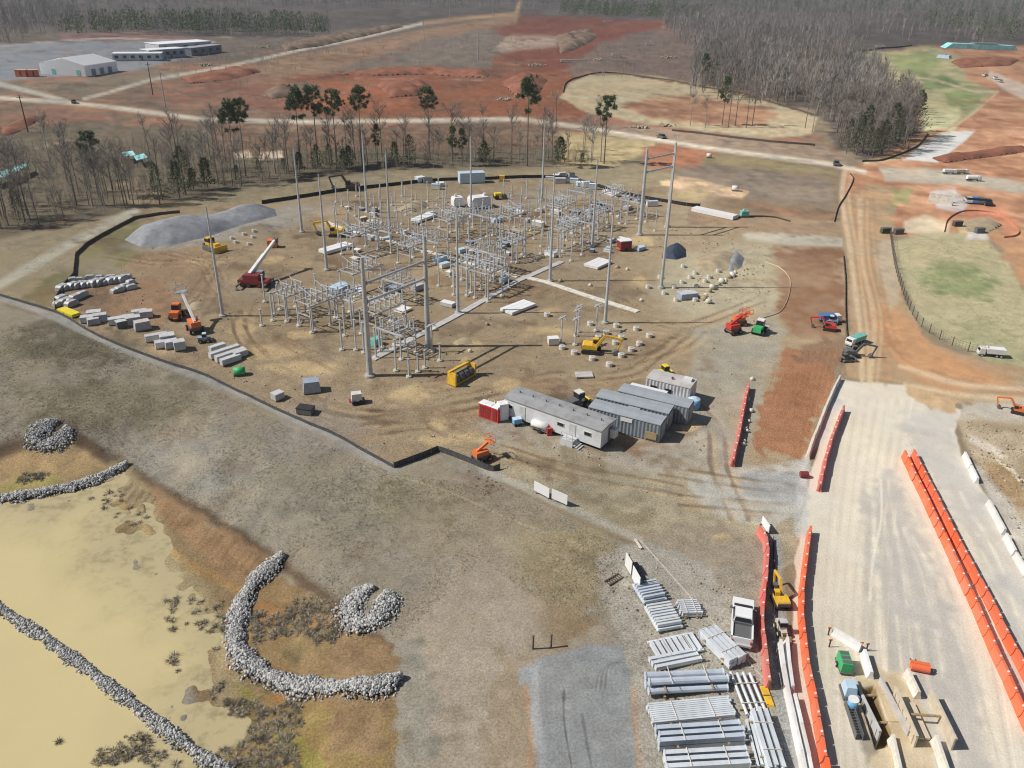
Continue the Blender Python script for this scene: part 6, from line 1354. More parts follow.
# ------------------------------------------------------------------ vehicles
def wheels(r, xs, ys, R, w_, rim='pale_grey'):
    for x in xs:
        for y in ys:
            t = MB().cyl((x, y - w_ / 2, R), (x, y + w_ / 2, R), R, n=14).build('wheel', 'black_rubber', r); s = 1 if y > 0 else -1
            MB().cyl((x, y + s * w_ * .45, R), (x, y + s * (w_ / 2 + .02), R), R * .55, n=10).build('rim', rim, t)
def pickup(label, p, rz):
    r = thing('pickup_truck', label, 'pickup truck', p, rz)
    b = MB(); pr = [(-2.95, .5), (2.85, .45), (2.95, .75), (2.9, 1.02), (1.5, 1.16), (1.35, 1.18), (-2.95, 1.18)]; b.prism(pr, -.98, .98)
    body = b.build('body', 'truck_white', r)
    b = MB(); lo, hi = [(1.35, 1.17), (-.95, 1.17)], [(.65, 1.92), (-.75, 1.92)]
    V = [(1.45, -.92, 1.17), (1.45, .92, 1.17), (-.95, .92, 1.17), (-.95, -.92, 1.17), (.6, -.76, 1.92), (.6, .76, 1.92), (-.75, .76, 1.92), (-.75, -.76, 1.92)]
    b.add(V, [(0, 1, 5, 4), (1, 2, 6, 5), (2, 3, 7, 6), (3, 0, 4, 7), (4, 5, 6, 7)]); b.build('cab', 'truck_white', r)
    MB().box(1.58, 0, 1.17, .42, 1.66, .1).build('cowl', 'black_rubber', r)
    b = MB(); b.add([(1.40, -.82, 1.24), (1.40, .82, 1.24), (.68, .70, 1.87), (.68, -.70, 1.87)], [(0, 1, 2, 3)]); b.v = [(x + .045, y, z + .03) for x, y, z in b.v]; b.build('windscreen', 'glass', r)
    b = MB(); b.add([(-.99, -.8, 1.25), (-.99, .8, 1.25), (-.80, .7, 1.86), (-.80, -.7, 1.86)], [(0, 1, 2, 3)]); b.v = [(x - .02, y, z) for x, y, z in b.v]; b.build('rear_window', 'glass', r)
    for s in (-1, 1):
        b = MB(); b.add([(1.15, .93 * s, 1.25), (-.85, .93 * s, 1.25), (-.72, .80 * s, 1.84), (.6, .80 * s, 1.84)], [(0, 1, 2, 3)]); b.build('side_window', 'glass', r)
        MB().box(1.05, s * 1.1, 1.28, .2, .22, .2).build('mirror', 'dark_grey', r); MB().box(2.94, s * .72, .85, .06, .36, .22).build('headlight', 'pale_grey', r); MB().box(-2.97, s * .86, .95, .05, .18, .35).build('tail_light', 'red_paint', r)
    bed = MB().box(-1.95, 0, 1.195, 1.85, 1.62, .03).build('bed', 'dark_grey', r); b = MB(); [b.box(-1.95, s * .9, 1.28, 2.0, .16, .2) for s in (-1, 1)]; b.box(-2.9, 0, 1.28, .1, 1.96, .2); b.build('bed_wall', 'truck_white', r); MB().box(-1.0, 0, 1.32, .12, 1.7, .28).build('headboard', 'dark_grey', r)
    MB().box(-3.03, 0, .58, .14, 1.8, .2).build('bumper', 'galvanised_steel', r); MB().box(2.98, 0, .55, .14, 1.85, .24).build('bumper', 'dark_grey', r); wheels(r, (-1.85, 1.85), (-.88, .88), .4, .26); return r
pickup('white crew cab pickup parked by the faded red barrier line', (741, 627), yaw((740, 640), (742, 600)))

def excavator(label, p, rz, m='yellow_paint', k=1.0, arm=0.0, cab='dark_grey'):
    r = thing('excavator', label, 'excavator', p, rz)
    for s in (-1, 1):
        b = MB(); b.prism([(-1.9, .25), (-1.6, 0), (1.6, 0), (1.9, .25), (1.9, .6), (1.6, .85), (-1.6, .85), (-1.9, .6)], s * 1.15 - .3, s * 1.15 + .3); b.build('track', 'black_rubber', r)
    MB().box(0, 0, .65, 1.4, 1.8, .5).build('undercarriage', 'dark_grey', r)
    h = MB().prism([(-1.9, 1.0), (1.2, 1.0), (1.2, 1.5), (.2, 1.9), (-1.5, 1.95), (-1.9, 1.6)], -1.25, 1.25).build('engine_house', m, r); MB().box(-1.75, 0, 1.35, .5, 2.45, .75).build('counterweight', 'dark_grey', h)
    c = MB().box(.75, .75, 2.0, 1.3, .95, 1.5, tx=.85).build('cab', m, r); MB().box(.85, .76, 2.1, 1.22, .98, .9, tx=.85).build('cab_glass', 'glass', c)
    pts = [(1.0, 1.5), (2.6, 3.9), (4.3, 4.2), (6.0, 3.3 - arm)]; b = MB(); b.beam((pts[0][0], -.3, pts[0][1]), (pts[1][0], -.3, pts[1][1]), .4, .5); b.beam((pts[1][0], -.3, pts[1][1]), (pts[3][0], -.3, pts[3][1]), .36, .42); b.build('boom', m, r)
    e = (5.2, .9); MB().beam((pts[3][0], -.3, pts[3][1]), (e[0], -.3, e[1]), .3, .36).build('stick', m, r)
    b = MB(); b.prism([(e[0] - .1, e[1] + .2), (e[0] + .3, e[1] - .2), (e[0] - .1, .1), (e[0] - .9, .15), (e[0] - .7, e[1] - .1)], -.85, .25); b.build('bucket', 'dark_grey', r)
    MB().cyl((1.3, -.3, 1.3), (2.5, -.3, 3.2), .09, n=6).build('hydraulic_ram', 'pale_grey', r)
    r.scale = (k, k, k); return r
excavator('dark excavator with a bent arm behind the yard, at the wood side', (352, 190), PI, 'dark_wood', 1.0)
excavator('yellow excavator at the left back of the yard near the bent trench', (337, 236), PI, 'yellow_paint', .85)
excavator('yellow excavator among the round concrete stubs', (591, 352), -.15, 'yellow_paint', .8)
excavator('orange excavator by the right edge of the photo below the green field', (1018, 413), PI - .5, 'orange_paint', .5)
excavator('yellow mini excavator on the grey gravel strip between barrier lines', (780, 604), 1.6, 'yellow_paint', .5)
excavator('tiny red excavator on the embankment behind the red machine', (829, 330), PI * .9, 'red_paint', .55)
excavator('dark excavator by the green truck on the dirt road', (851, 356), -.1, 'dark_grey', .6)

def dozer(label, p, rz, m='yellow_paint', k=1.0):
    r = thing('bulldozer', label, 'bulldozer', p, rz)
    for s in (-1, 1): b = MB(); b.prism([(-1.9, .3), (-1.5, 0), (1.5, 0), (1.9, .3), (1.6, .9), (-1.6, .95)], s * 1.0 - .28, s * 1.0 + .28); b.build('track', 'dark_grey', r)
    MB().box(.8, 0, 1.2, 2.0, 1.3, .9).build('engine_hood', m, r); c = MB().box(-.7, 0, 1.9, 1.4, 1.5, 1.6, tx=.85).build('cab', m, r); MB().box(-.7, 0, 2.15, 1.36, 1.56, .7).build('cab_glass', 'glass', c)
    MB().box(2.6, 0, .7, .2, 3.3, 1.2).build('blade', m, r); b = MB(); [b.beam((.3, s * 1.45, .55), (2.5, s * 1.45, .5), .2) for s in (-1, 1)]; b.build('push_arm', 'dark_grey', r); MB().box(-2.3, 0, .8, .5, 1.2, .8).build('ripper', 'dark_grey', r); r.scale = (k,) * 3; return r
dozer('yellow bulldozer in front of the gravel heap', (213, 250), -.6)
dozer('small dark bulldozer parked beside the green truck', (846, 361), .3, 'dark_grey', .5)

def crane():
    r = thing('mobile_crane', 'dark red mobile crane with a long white boom and outriggers', 'mobile crane', (255, 286), -.1)
    MB().box(0, 0, 1.25, 7.0, 2.5, .9).build('carrier', 'dark_red_paint', r); wheels(r, (-2.4, -1.0, 1.6, 2.8), (-1.1, 1.1), .6, .5, 'dark_red_paint')
    u = MB().box(-.3, 0, 2.3, 3.4, 2.4, 1.2).build('superstructure', 'dark_red_paint', r); MB().box(-1.9, .1, 2.3, .8, 2.4, 1.1).build('counterweight', 'dark_grey', u)
    c = MB().box(.9, 1.5, 2.4, 1.8, .95, 1.6, tx=.85).build('cab', 'grey_blue', r); MB().box(1.0, 1.52, 2.6, 1.7, .98, .8).build('cab_glass', 'glass', c)
    q = at(264, 250); base = r.location; d = Vector((.28, 1.0, 0)).normalized(); ca, sa = math.cos(.1), math.sin(.1); d = Vector((d.x * ca - d.y * sa, d.x * sa + d.y * ca, 0))
    o = Vector((-.9, 0, 2.8)); L = 13; up = .36
    e1 = o + (d * math.cos(up) + Vector((0, 0, math.sin(up)))) * L * .55; e2 = o + (d * math.cos(up) + Vector((0, 0, math.sin(up)))) * L
    bo = MB(); bo.beam(o, e1, .75, .85); bo.beam(o.lerp(e1, .95), e2, .58, .66); bo = bo.build('boom', 'white_paint', r); MB().box(e2.x, e2.y, e2.z - .2, 1.0, 1.0, 1.1).build('boom_head', 'dark_grey', bo)
    MB().cyl(o + Vector((.3, .4, -.5)), o.lerp(e1, .6) + Vector((.2, 0, -.3)), .2, n=8).build('lift_ram', 'grey_blue', r)
    for x in (-2.9, 3.2):
        for s in (-1, 1):
            b = MB(); b.box(x, s * 2.2, 1.0, .4, 2.4, .35); b.cyl((x, s * 3.3, .15), (x, s * 3.3, 1.1), .12, n=6); b.cyl((x, s * 3.3, 0), (x, s * 3.3, .15), .5, n=10); b.build('outrigger', 'dark_grey', r)
    r.scale = (.82,) * 3
crane()
def lift(label, p, rz, m, up=.7, L=7, boom='white_paint', base=None, k=1.0):
    r = thing('boom_lift', label, 'boom lift', p, rz); MB().box(0, 0, .85, 2.6, 1.7, .7).build('chassis', base or 'dark_grey', r); wheels(r, (-.95, .95), (-.95, .95), .48, .36, m)
    MB().box(-.3, 0, 1.6, 2.4, 1.6, .9).build('turntable', m, r); a = Vector((-1.0, 0, 2.0)); e = a + Vector((math.cos(up), 0, math.sin(up))) * L; b = MB(); b.beam(a, e, .36, .42); b.build('boom', boom, r)
    c = MB(); 
    for z in (.0, 1.0): [c.beam(e + Vector((x0, y0, z)), e + Vector((x1, y1, z)), .07) for x0, y0, x1, y1 in ((0, -.9, 0, .9), (.9, -.9, .9, .9), (0, -.9, .9, -.9), (0, .9, .9, .9))]
    [c.beam(e + Vector((x, y, 0)), e + Vector((x, y, 1)), .06) for x in (0, .9) for y in (-.9, .9)]; c.box(e.x + .45, 0, e.z, .9, 1.8, .06); c.build('basket', m if k < 1 else 'grey_blue', r); r.scale = (k,) * 3; return r
lift('orange boom lift with a white boom at the left of the yard', (195, 331), 2.2, 'orange_paint', .55, 6.5)
lift('orange boom lift with a blue basket at the kink of the silt fence', (482, 460), .6, 'orange_paint', .5, 2.4, 'orange_paint', None, .75)
lift('small red and white lift beside the green and white one on the gravel', (733, 333), .5, 'red_paint', .5, 3.0, 'red_paint', None, .85)
lift('red lift behind the other red lift on the gravel', (739, 325), .2, 'orange_paint', .25, 2.6, 'orange_paint', None, .8)
def loader(label, p, rz, m, cabm='white_paint', k=1.0, bucket='dark_grey'):
    r = thing('wheel_loader', label, 'loader', p, rz); MB().box(-.8, 0, 1.1, 1.7, 1.4, 1.0).build('engine_hood', m, r); MB().box(.7, 0, .85, 1.4, 1.0, .6).build('front_frame', m, r); c = MB().box(.1, 0, 1.9, 1.1, 1.25, 1.5, tx=.9).build('cab', cabm, r); MB().box(.1, 0, 2.05, 1.14, 1.3, .8).build('cab_glass', 'glass', c)
    wheels(r, (-1.0, 1.0), (-.8, .8), .55, .42, m); b = MB(); [b.beam((.5, y, 1.3), (2.0, y, .6), .18) for y in (-.45, .45)]; b.build('lift_arm', m, r); MB().prism([(1.9, .1), (2.8, .05), (2.4, .3), (2.1, .9), (1.9, .8)], -1.0, 1.0).build('bucket', bucket, r); r.scale = (k,) * 3; return r
loader('black and white loader with a yellow end by the near grey container', (578, 407), .6, 'dark_grey', 'white_paint', .95, 'yellow_paint')
loader('orange loader in front of the white boom at the left of the yard', (178, 318), 1.6, 'orange_paint', 'orange_paint', 1.0)
loader('green and white loader on the gravel right of the red lift', (759, 333), 1.0, 'green_paint', 'white_paint', .95, 'pale_grey')
loader('bright yellow loader behind the pale grey trailer', (664, 377), .4, 'bright_yellow', 'bright_yellow', .75, 'bright_yellow')
loader('small grey loader right of the orange boom lift', (205, 342), .2, 'grey_blue', 'pale_blue', .6)
loader('yellowish loader on the gravel strip below the mini excavator', (781, 632), -1.55, 'sandy_steel', 'pale_grey', .55, 'wood')
loader('pale blue loader at the right edge of the gravel by the embankment', (831, 324), 2.9, 'grey_blue', 'white_paint', .6)
def lorry(label, p, rz, cabm, boxm, k=1.0, tank=False):
    r = thing('lorry', label, 'truck', p, rz); MB().box(-.3, 0, .8, 6.6, 1.0, .3).build('chassis', 'dark_grey', r); c = MB().prism([(1.9, .7), (3.6, .7), (3.6, 1.5), (3.2, 2.6), (1.9, 2.6)], -1.15, 1.15).build('cab', cabm, r); b = MB(); b.box(3.42, 0, 2.0, .08, 1.9, .7); b.v = [(x - (z - 1.65) * .4 + .12, y, z) for x, y, z in b.v]; b.build('windscreen', 'glass', c)
    if tank: MB().cyl((-3.4, 0, 1.9), (1.5, 0, 1.9), 1.0, n=14).build('tank_body', boxm, r, False)
    else:
        b = MB(); b.box(-1.0, 0, 1.9, 4.8, 2.3, 1.5, tx=1.05, ty=1.05); b.build('cargo_box', boxm, r)
    wheels(r, (-2.6, -1.4, 2.6), (-1.0, 1.0), .5, .35); MB().box(3.65, 0, .75, .15, 2.2, .4).build('bumper', 'galvanised_steel', r); r.scale = (k,) * 3; return r
lorry('white box truck at the edge of the green field on the right', (990, 356), PI - .2, 'white_paint', 'white_sheet', .55)
lorry('green truck with a white cab on the dirt road shoulder', (855, 344), PI + .6, 'white_paint', 'teal_paint', .55)
lorry('blue truck on the embankment left of the black fence', (829, 322), .1, 'white_paint', 'blue_paint', .55)
lorry('white tank truck far off on the grey road at the right', (973, 181), 0, 'white_paint', 'white_sheet', .6, True)
lorry('white truck left of a pink one on the far grey road', (949, 174), 0, 'white_paint', 'white_sheet', .55)
lorry('pinkish white truck on the far grey road', (961, 174), .1, 'white_paint', 'sandy_steel', .55)
def car(label, p, rz, m, group=None):
    r = thing('parked_car', label, 'car', p, rz, group); MB().prism([(-2.2, .35), (2.2, .35), (2.25, .75), (1.2, .92), (-2.2, .95)], -.88, .88).build('body', m, r); b = MB(); b.box(-.4, 0, 1.2, 2.6, 1.6, .56, tx=.7, ty=.85); b.build('cabin', 'glass', r); MB().box(-.4, 0, 1.5, 1.7, 1.3, .05).build('roof', m, r); wheels(r, (-1.4, 1.4), (-.8, .8), .33, .22); return r
for k, p in enumerate(((968, 202), (974, 202.5), (980, 203), (987, 204.5))): car('%s car in the row of four parked at the far right dig' % ('grey', 'dark blue', 'dark grey', 'black')[k], p, 1.3, ('pale_grey', 'blue_paint', 'dark_grey', 'black_rubber')[k])
for k, (p, m) in enumerate((((74, 103), 'dark_grey'), ((836, 165), 'dark_grey'), ((661, 138), 'dark_grey'), ((985, 76), 'white_paint'), ((995, 79), 'white_paint'), ((1000, 82), 'pale_grey'), ((970, 63), 'white_paint'), ((986, 60), 'dark_red_paint'))):
    lab = ('dark vehicle on the far road at the left below the white tent', 'dark vehicle at the road junction by the corner wood', 'dark vehicle on the road below the straw coloured oval', 'white vehicle, left of three on the far right red ground', 'white vehicle, middle of three on the far right red ground', 'grey vehicle, right of three on the far right red ground', 'white vehicle near the turquoise sheeting', 'dark red vehicle near the turquoise sheeting')[k]
    car(lab, p, tr.uniform(0, 3), m)

# yellow cable carrier
yc = thing('cable_carrier', 'long yellow frame carrying dark cable drums in front of the yard', 'cable carrier', (462, 380), yaw((449, 384), (474, 370)))
MB().box(0, .55, 2.4, 5.6, .5, .35).build('top_beam', 'yellow_paint', yc)
for x in (-2.6, 2.6): MB().prism([(x - .2, .1), (x + .2, .1), (x + .15, 2.4), (x - .15, 2.4)], -.9, .9).build('end_frame', 'yellow_paint', yc)
for k in range(4): d = MB().cyl((-1.95 + 1.3 * k - .45, -.1, 1.0), (-1.95 + 1.3 * k + .45, -.1, 1.0), .85, n=14).build('cable_drum', 'dark_grey', yc)
MB().box(0, -.6, .2, 5.4, .25, .3).build('bottom_beam', 'yellow_paint', yc); yc.scale = (.85,) * 3
ob = thing('generator', 'square orange generator behind the crane boom', 'generator', (273, 247), .1); MB().box(0, 0, .9, 1.9, 1.7, 1.5).build('housing', 'orange_paint', ob); MB().box(0, 0, .12, 2.1, 1.8, .2).build('skid', 'dark_grey', ob); MB().cyl((.5, .3, 1.65), (.5, .3, 2.1), .08, n=6).build('exhaust_pipe', 'dark_grey', ob)
yb = thing('generator', 'small pale yellow generator at the back edge of the pad', 'generator', (502, 181), 0); MB().box(0, 0, .9, 1.5, 1.2, 1.3).build('housing', 'yellow_paint', yb); MB().box(0, 0, .12, 1.7, 1.3, .2).build('skid', 'dark_grey', yb)
yb = thing('roller', 'green and black roller right of the white wrapped transformers', 'roller', (499, 199), .3); MB().box(-.3, 0, 1.2, 1.8, 1.3, .9).build('engine_hood', 'bright_yellow', yb); MB().cyl((1.3, -.8, .7), (1.3, .8, .7), .7, n=14).build('drum', 'dark_grey', yb); [MB().cyl((-.8, y - .2, .6), (-.8, y + .2, .6), .6, n=10).build('wheel', 'black_rubber', yb) for y in (-.7, .7)]
tl = thing('pump_unit', 'teal pump unit at the right end of the long white pipes', 'pump', (744, 217), .1); MB().box(0, 0, 1.0, 2.0, 1.5, 1.2, tx=.9).build('housing', 'teal_paint', tl); MB().cyl((-.3, 0, 1.6), (-.3, 0, 2.0), .3, n=8).build('hose_reel', 'teal_sheet', tl); MB().box(0, 0, .2, 2.3, 1.6, .3).build('skid', 'dark_grey', tl)
for p, lab in (((780, 156), 'x'),): pass
for p, lab in (((709, 158), 'small white and dark tank on the reddish field below the road'), ((735, 191), 'small white drum at the end of the pale soil bank')):
    r = thing('water_tank', lab, 'tank', p); MB().cyl((-.8, 0, .8), (.8, 0, .8), .7, n=10).build('tank_body', 'white_paint', r, True); MB().box(0, 0, .12, 1.8, 1, .22).build('cradle', 'dark_grey', r)

# ------------------------------------------------------------------ dug trench at the lower right
gz = yaw((838, 668), (868, 760))
gen = thing('generator', 'green generator between the slanting white barriers', 'generator', (843, 668), gz); MB().box(0, 0, 1.05, 2.3, 1.3, 1.3, tx=.95, ty=.9).build('housing', 'green_paint', gen); b = MB(); b.box(0, 0, .32, 2.5, 1.4, .2); b.build('chassis', 'dark_grey', gen); wheels(gen, (-.2,), (-.75, .75), .34, .2); b = MB(); [b.box(x, 0, 1.72, .5, 1.0, .03) for x in (-.7, 0, .7)]; b.build('vent_grille', 'dark_grey', gen); gen.scale = (0.75,) * 3
pu = thing('pump_unit', 'pale blue pump beside the open trench', 'pump', (848, 694), gz); MB().box(0, 0, .8, 1.3, 1.0, .9, tx=.8, ty=.8).build('housing', 'pale_blue', pu); b = MB(); b.cyl((.2, .3, .3), (.9, .5, .35), .3, n=8); b.build('motor', 'grey_blue', pu); MB().box(0, 0, .15, 1.6, 1.2, .25).build('skid', 'dark_grey', pu)
bt = thing('fuel_tank', 'bright blue drum beside the trench frame', 'drum', (851, 709), gz); MB().cyl((0, 0, 0), (0, 0, 1.1), .42, n=12).build('drum_body', 'sky_blue_paint', bt, True); MB().cyl((0, 0, 1.1), (0, 0, 1.18), .44, n=12).build('lid', 'white_paint', bt)
def shield(label, p, rz, L, W, H, m, struts=2, sink=0):
    r = thing('trench_shield', label, 'trench shield', p, rz); r.location.z = .02 - sink
    for s in (-1, 1):
        b = MB(); b.box(0, s * W / 2, H / 2 - .3, L, .14, H); [b.box(-L / 2 + L * (k + .5) / 6, s * (W / 2 + .1), H / 2 - .3, .14, .1, H * .95) for k in range(6)]; b.box(0, s * (W / 2 + .1), H - .4, L, .12, .16); b.build('side_panel', m, r)
    for k in range(struts): MB().cyl((-L / 2 + L * (k + .5) / struts, -W / 2, H * .55), (-L / 2 + L * (k + .5) / struts, W / 2, H * .55), .11, n=8).build('strut', 'wood', r)
    return r
shield('steel trench shield with pale grey panels let into the open trench', (876, 718), yaw((865, 688), (886, 747)), 5.6, 2.3, 2.2, 'pale_grey', 2, 1.3)
shield('sandy coloured trench shield beside the pale grey one', (921, 723), yaw((906, 690), (932, 748)), 5.0, 2.9, 1.6, 'sandy_steel', 1)
gr = thing('grating_panel', 'dark steel grating leaning at the left side of the trench', 'grating', (853, 722), gz); b = MB(); [b.box(0, y, .55, 4.4, .06, 1.0) for y in (-.35, .35)]; [b.beam((-2.1 + .35 * k, -.35, 1.0), (-2.1 + .35 * k, .35, 1.0), .07) for k in range(13)]; b.build('grating_frame', 'dark_grey', gr); gr.scale = (.8, .8, .6)
slab('timber_mat', 'pale timber mat lying inside the sandy trench shield', 'mat', (913, 722), 3.6, 1.4, .2, yaw((906, 690), (932, 748)), 'sandy_steel', 3)
sw = thing('road_sweeper', 'orange sweeper attachment on the pale road by the cream barrier', 'sweeper', (919, 671), -.25); MB().cyl((-1.1, 0, .55), (1.1, 0, .55), .5, n=14).build('sweeper_drum', 'orange_plastic', sw); MB().box(0, .35, .9, 2.3, .5, .4).build('hood', 'orange_paint', sw); b = MB(); b.beam((-.6, .6, .5), (-.9, 1.5, .4), .14); b.beam((.2, .6, .5), (-.3, 1.5, .4), .14); b.build('hitch_arm', 'dark_wood', sw); MB().cyl((1.1, 0, .5), (1.6, 0, .5), .12, n=6).build('axle_stub', 'dark_grey', sw); sw.scale = (0.7,) * 3
for p, lab in (((828, 635), 'small dark stake at the left end of the slanting white barrier'), ((829, 647), 'small dark stake left of the green generator'), ((866, 651), 'small dark stake between the two white barriers'), ((860, 650), 'rusty stake at the joint of the two white barriers')):
    r = thing('marker_stake', lab, 'stake', p); MB().box(0, 0, .4, .1, .1, .9).build('stake', 'dark_wood', r); MB().box(0, 0, .88, .3, .06, .16).build('flag', 'orange_paint', r)
rb2 = thing('barrel', 'reddish barrel on the pale gravel left of the pale road', 'barrel', (803, 477), 0); MB().cyl((-.4, 0, .4), (.5, 0, .4), .4, n=10).build('barrel_body', 'dark_red_paint', rb2); MB().cyl((.5, 0, .4), (.56, 0, .4), .34, n=10).build('lid', 'pink_red_plastic', rb2)
wf = thing('gate_panel', 'white panel at the upper end of the faded red barrier line', 'panel', (765, 529), yaw((760, 522), (769, 535))); MB().box(0, 0, .6, 1.8, .1, 1.0).build('panel', 'white_sheet', wf); [MB().box(x, 0, .1, .1, .6, .2).build('foot', 'dark_grey', wf) for x in (-.7, .7)]
tc_ = thing('tarp_sheet', 'ochre tarpaulin lying right of the long thin poles', 'tarpaulin', (767, 697), yaw((764, 690), (772, 712))); MB().box(0, 0, .1, 2.2, .7, .18, tx=.9, ty=.8).build('sheet', 'yellow_paint', tc_); MB().box(0, 0, .21, .1, .72, .03).build('strap', 'dark_wood', tc_)
fence('silt_fence', 'low black netting along the stones left of the grey gravel strip', 'silt fence', [(773, 540), (774, 580), (775, 640), (783, 690)], .35, 'black_fabric', 4)
for k, p in enumerate(((737, 412), (735, 422), (733, 432), (730, 442), (752, 380), (748, 400), (745, 430), (743, 445))): boulder(p if k > 3 else (p[0] + 14, p[1]), .35, 'small dark stone between the pink barriers and the red soil', 'stones between pink barriers and red soil', 301 + 3 * k)

# ------------------------------------------------------------------ far buildings and poles
tn = thing('marquee', 'large white clear-span tent beside the grey parking lot', 'tent', (80, 72), 0)
a, b_ = at(41, 74), at(86, 77); rz = math.atan2(b_.y - a.y, b_.x - a.x); Lf = (b_ - a).length; D_ = 24.0
tn.location = ground((a + b_) / 2 + Vector((-math.sin(rz) * D_ / 2, math.cos(rz) * D_ / 2, 0))); tn.rotation_euler = (0, 0, rz)
MB().prism([(-Lf / 2, 0), (Lf / 2, 0), (Lf / 2, 5.2), (0, 7.9), (-Lf / 2, 5.2)], -D_ / 2 + .1, D_ / 2 - .1).build('wall', 'tent_fabric', tn)
b = MB(); b.add([(s * (Lf / 2 + .3), y, 5.15) for s in (1,) for y in (-D_ / 2, D_ / 2)] + [(0, D_ / 2, 8.2), (0, -D_ / 2, 8.2)] + [(-Lf / 2 - .3, y, 5.15) for y in (-D_ / 2, D_ / 2)], [(0, 1, 2, 3), (3, 2, 5, 4)]); b.build('roof', 'tent_fabric', tn)
for x in (-.2, .35): MB().box(Lf * x, -D_ / 2 + .02, 1.5, 2.2, .1, 2.8).build('door', 'teal_paint', tn)
for k in range(3): MB().box(Lf / 2 + .05, -6 + 6 * k, 1.6, .12, 3, 3).build('side_opening', 'grey_blue', tn)
def block(label, pa, pb, W, H, wall, roof, nwin=6):
    c, L, rz = foot(pa, pb, W); r = thing('modular_building', label, 'building', c, rz); MB().box(0, 0, H / 2, L, W, H).build('wall', wall, r); MB().box(0, 0, H + .15, L + .5, W + .5, .3).build('roof', roof, r)
    for k in range(nwin): MB().box(-L / 2 + L * (k + .5) / nwin, -W / 2 - .04, H * .55, L / nwin * .45, .1, H * .4).build('window', 'glass', r)
    MB().box(L * .1, -W / 2 - .05, 1.1, 1.2, .12, 2.2).build('door', 'dark_grey', r); return r
block('long low grey-white modular building right of the white tent', (113, 61), (162, 61), 9, 3.6, 'pale_grey', 'white_sheet')
block('modular building with a grey-blue front in the middle of the group by the parking lot', (150, 59), (186, 57), 10, 4.6, 'grey_blue', 'white_sheet', 5)
block('wide white-roofed building at the back of the group by the parking lot', (160, 53), (212, 50), 16, 5.0, 'pale_grey', 'white_sheet', 5)
block('dark grey building at the right end of the group by the parking lot', (192, 56), (222, 52), 8, 4.2, 'container_grey', 'container_roof', 4)
for k, (p, lab) in enumerate((((21, 77), 'orange container left of its twin beside the white tent'), ((34, 77), 'orange container right of its twin beside the white tent'))):
    c, L, rz = foot((p[0] - 5.5, p[1]), (p[0] + 5.5, p[1]), 3); r = thing('storage_container', lab, 'container', c, rz); MB().box(0, 0, 1.7, L * .96, 3, 3.2).build('wall', 'orange_paint', r); MB().box(0, 0, 3.35, L, 3.1, .14).build('roof', 'sandy_steel', r); MB().box(0, -1.52, 1.6, .8, .06, 2.2).build('door', 'dark_red_paint', r)
def sheet_canopy(label, poly, H, m):
    P = [at(*p) for p in poly]; c = sum((p for p in P), Vector()) / len(P); r = thing('canopy', label, 'canopy', c)
    b = MB(); n = len(P); V = [(p.x - c.x, p.y - c.y, H + .25 * (k % 2)) for k, p in enumerate(P)] + [(p.x - c.x, p.y - c.y, H - .15 + .25 * (k % 2)) for k, p in enumerate(P)]
    b.add(V, [tuple(range(n)), tuple(range(2 * n - 1, n - 1, -1))] + [(k, (k + 1) % n, (k + 1) % n + n, k + n) for k in range(n)]); b.build('sheet', m, r)
    for p in P: MB().cyl((p.x - c.x, p.y - c.y, -.2), (p.x - c.x, p.y - c.y, H), .08, n=5).build('pole', 'dark_grey', r)
sheet_canopy('long teal sheet roof among the trees at the left edge', [(-8, 184), (8, 179), (28, 171), (30, 174), (12, 184), (-8, 190)], 2.2, 'teal_sheet')
sheet_canopy('small teal sheet roof, upper one of two between leafless trees', [(123, 159), (134, 158), (137, 162), (127, 164)], 2.0, 'teal_sheet')
sheet_canopy('small teal sheet roof, lower one of two between leafless trees', [(135, 163), (145, 161), (149, 164), (138, 168)], 2.0, 'teal_sheet')
def pole(label, base, top, r0=.16, m='dark_wood', arm=True):
    p = at(*base); D = math.hypot(p.x, p.y); H = CAM_H - D * math.tan(PITCH + math.atan((top[1] - 384) / FPX)) - p.z; r = thing('utility_pole', label, 'utility pole', p); MB().cyl((0, 0, -.4), (0, 0, H), r0 * 1.6, r0, 8).build('pole', m, r)
    if arm: MB().box(0, 0, H - .8, 2.2, .14, .16).build('crossarm', m, r)
pole('dark utility pole at the far left edge leaning over the road', (28, 132), (15, 87)); pole('dark utility pole in front of the modular buildings', (153, 95), (145, 62)); pole('pale slim utility pole right of the dark one by the modular buildings', (166, 109), (160, 70), .14, 'pale_bark')
for x, y, t, lab in ((450, 20, 4, 'thin pole at the top edge where the upper road ends'), (493, 16, 0, 'thin pole at the top edge right of the upper road'), (424, 40, 22, 'thin pole on the grey brush left of the red earth, nearer the road'), (478, 60, 34, 'thin pole on the grey brush directly left of the red earth')): pole(lab, (x, y), (x, t), .2, 'pale_bark', False)
lin_ = thing('liner_sheet', 'long turquoise liner sheeting at the forest edge on the far right', 'sheeting', (978, 49), 0)
a, b_ = at(948, 50), at(1010, 50); L = (b_ - a).length; MB().prism([(-L / 2, 0), (L / 2, 0), (L / 2 - 3, 3.2), (-L / 2 + 6, 4.2)], -5, 5).build('sheet', 'teal_sheet', lin_); MB().box(5, 0, 4.4, L * .35, 8, .5).build('cover', 'container_grey', lin_)
lin_ = thing('liner_sheet', 'short pale blue sheeting stack left of the turquoise liner', 'sheeting', (944, 58), -.8); MB().box(0, 0, 1, 9, 5, 2, tx=.8).build('sheet', 'pale_blue', lin_); MB().box(-1, 0, 2.2, 4, 4, .4).build('cover', 'grey_blue', lin_)
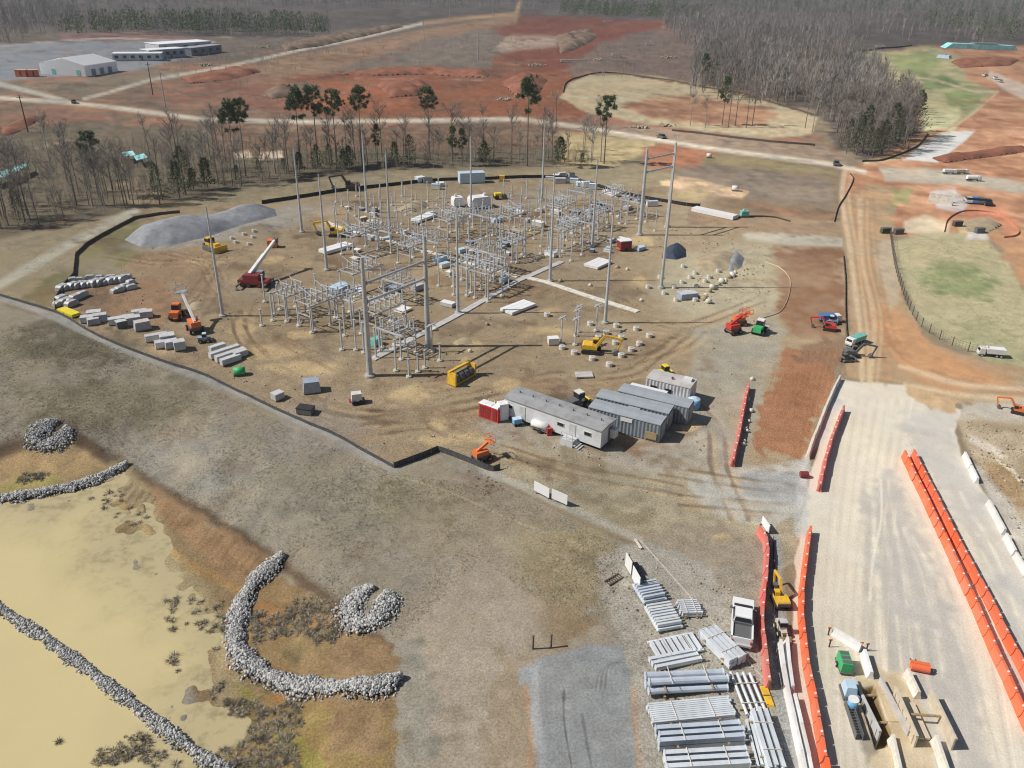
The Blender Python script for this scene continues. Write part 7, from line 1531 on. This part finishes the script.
for p, L, lab in (((608, 22), 10, 'pale log pile in the brush left of the red earth'), ((573, 62), 16, 'long pale log pile below the red earth'), ((650, 45), 7, 'short pale log pile on the brush right of the red earth'), ((880, 47), 7, 'white pile on the dark forest edge beyond the green fields')):
    r = thing('log_pile', lab, 'log pile', p, tr.uniform(-.2, .2)); b = MB(); [b.cyl((-L / 2, y, z), (L / 2, y + tr.uniform(-.5, .5), z), .4, n=6) for y, z in ((-1, .4), (0, .4), (1, .4), (-.5, 1.1), (.5, 1.1))]; b.build('logs', 'pale_bark', r)
for p, R, lab in (((597, 60), 2.2, 'dark brush heap below the red earth'), ((617, 57), 3.0, 'long dark brush heap beside the pale log pile'), ((668, 58), 3.0, 'dark brush heap on the cleared slope left of the wood'), ((536, 66), 3.5, 'brown brush heap at the corner of the pit'), ((640, 128), 1.6, 'dark heap by the road left of the oval'), ((665, 126), 1.6, 'dark heap by the road below the oval'), ((505, 100), 1.6, 'dark bush in the reddish pit'), ((265, 48), 3, 'dark brush heap left of the upper road'), ((300, 47), 4, 'dark brush heap along the upper road'), ((205, 66), 3, 'dark heap beside the track by the modular buildings')):
    q = at(*p); rg = np.random.default_rng(int(p[0])); n = 60; o = rocks('brush_heap', np.stack([rg.normal(0, R * .8, n), rg.normal(0, R * .5, n), abs(rg.normal(0, R * .22, n))], -1), rg.uniform(.25, .6, n), 'shrub_twigs', int(p[1])); o.location = q; tag(o, lab, 'brush heap')
# signs and spoil in the dug area on the far right
cu = thing('culvert', 'pale concrete culvert box in the dug area on the far right', 'culvert', (940, 203), -.5); b = MB(); [b.box(0, y, 1.0, 6, .4, 2.2) for y in (-1.6, 1.6)]; b.build('side_wall', 'pale_concrete', cu); MB().box(0, 0, .1, 6, 3, .2).build('floor_slab', 'pale_concrete', cu)
for p, lab, m in (((957, 226), 'dark pipe standing in the dug area inside the orange mesh', 'dark_wood'), ((898, 234), 'dark stack at the upper corner of the wire fence', 'dark_grey'), ((885, 233), 'dark green box at the upper corner of the wire fence', 'cedar_needles'), ((979, 233), 'small dark box on the pale patch below the orange mesh', 'dark_grey')):
    r = thing('equipment_box', lab, 'box', p, .2); MB().box(0, 0, .6, 2.2, 1.0, 1.2).build('box_body', m, r); MB().box(0, 0, 1.24, 2.3, 1.1, .08).build('lid', 'dark_grey', r)
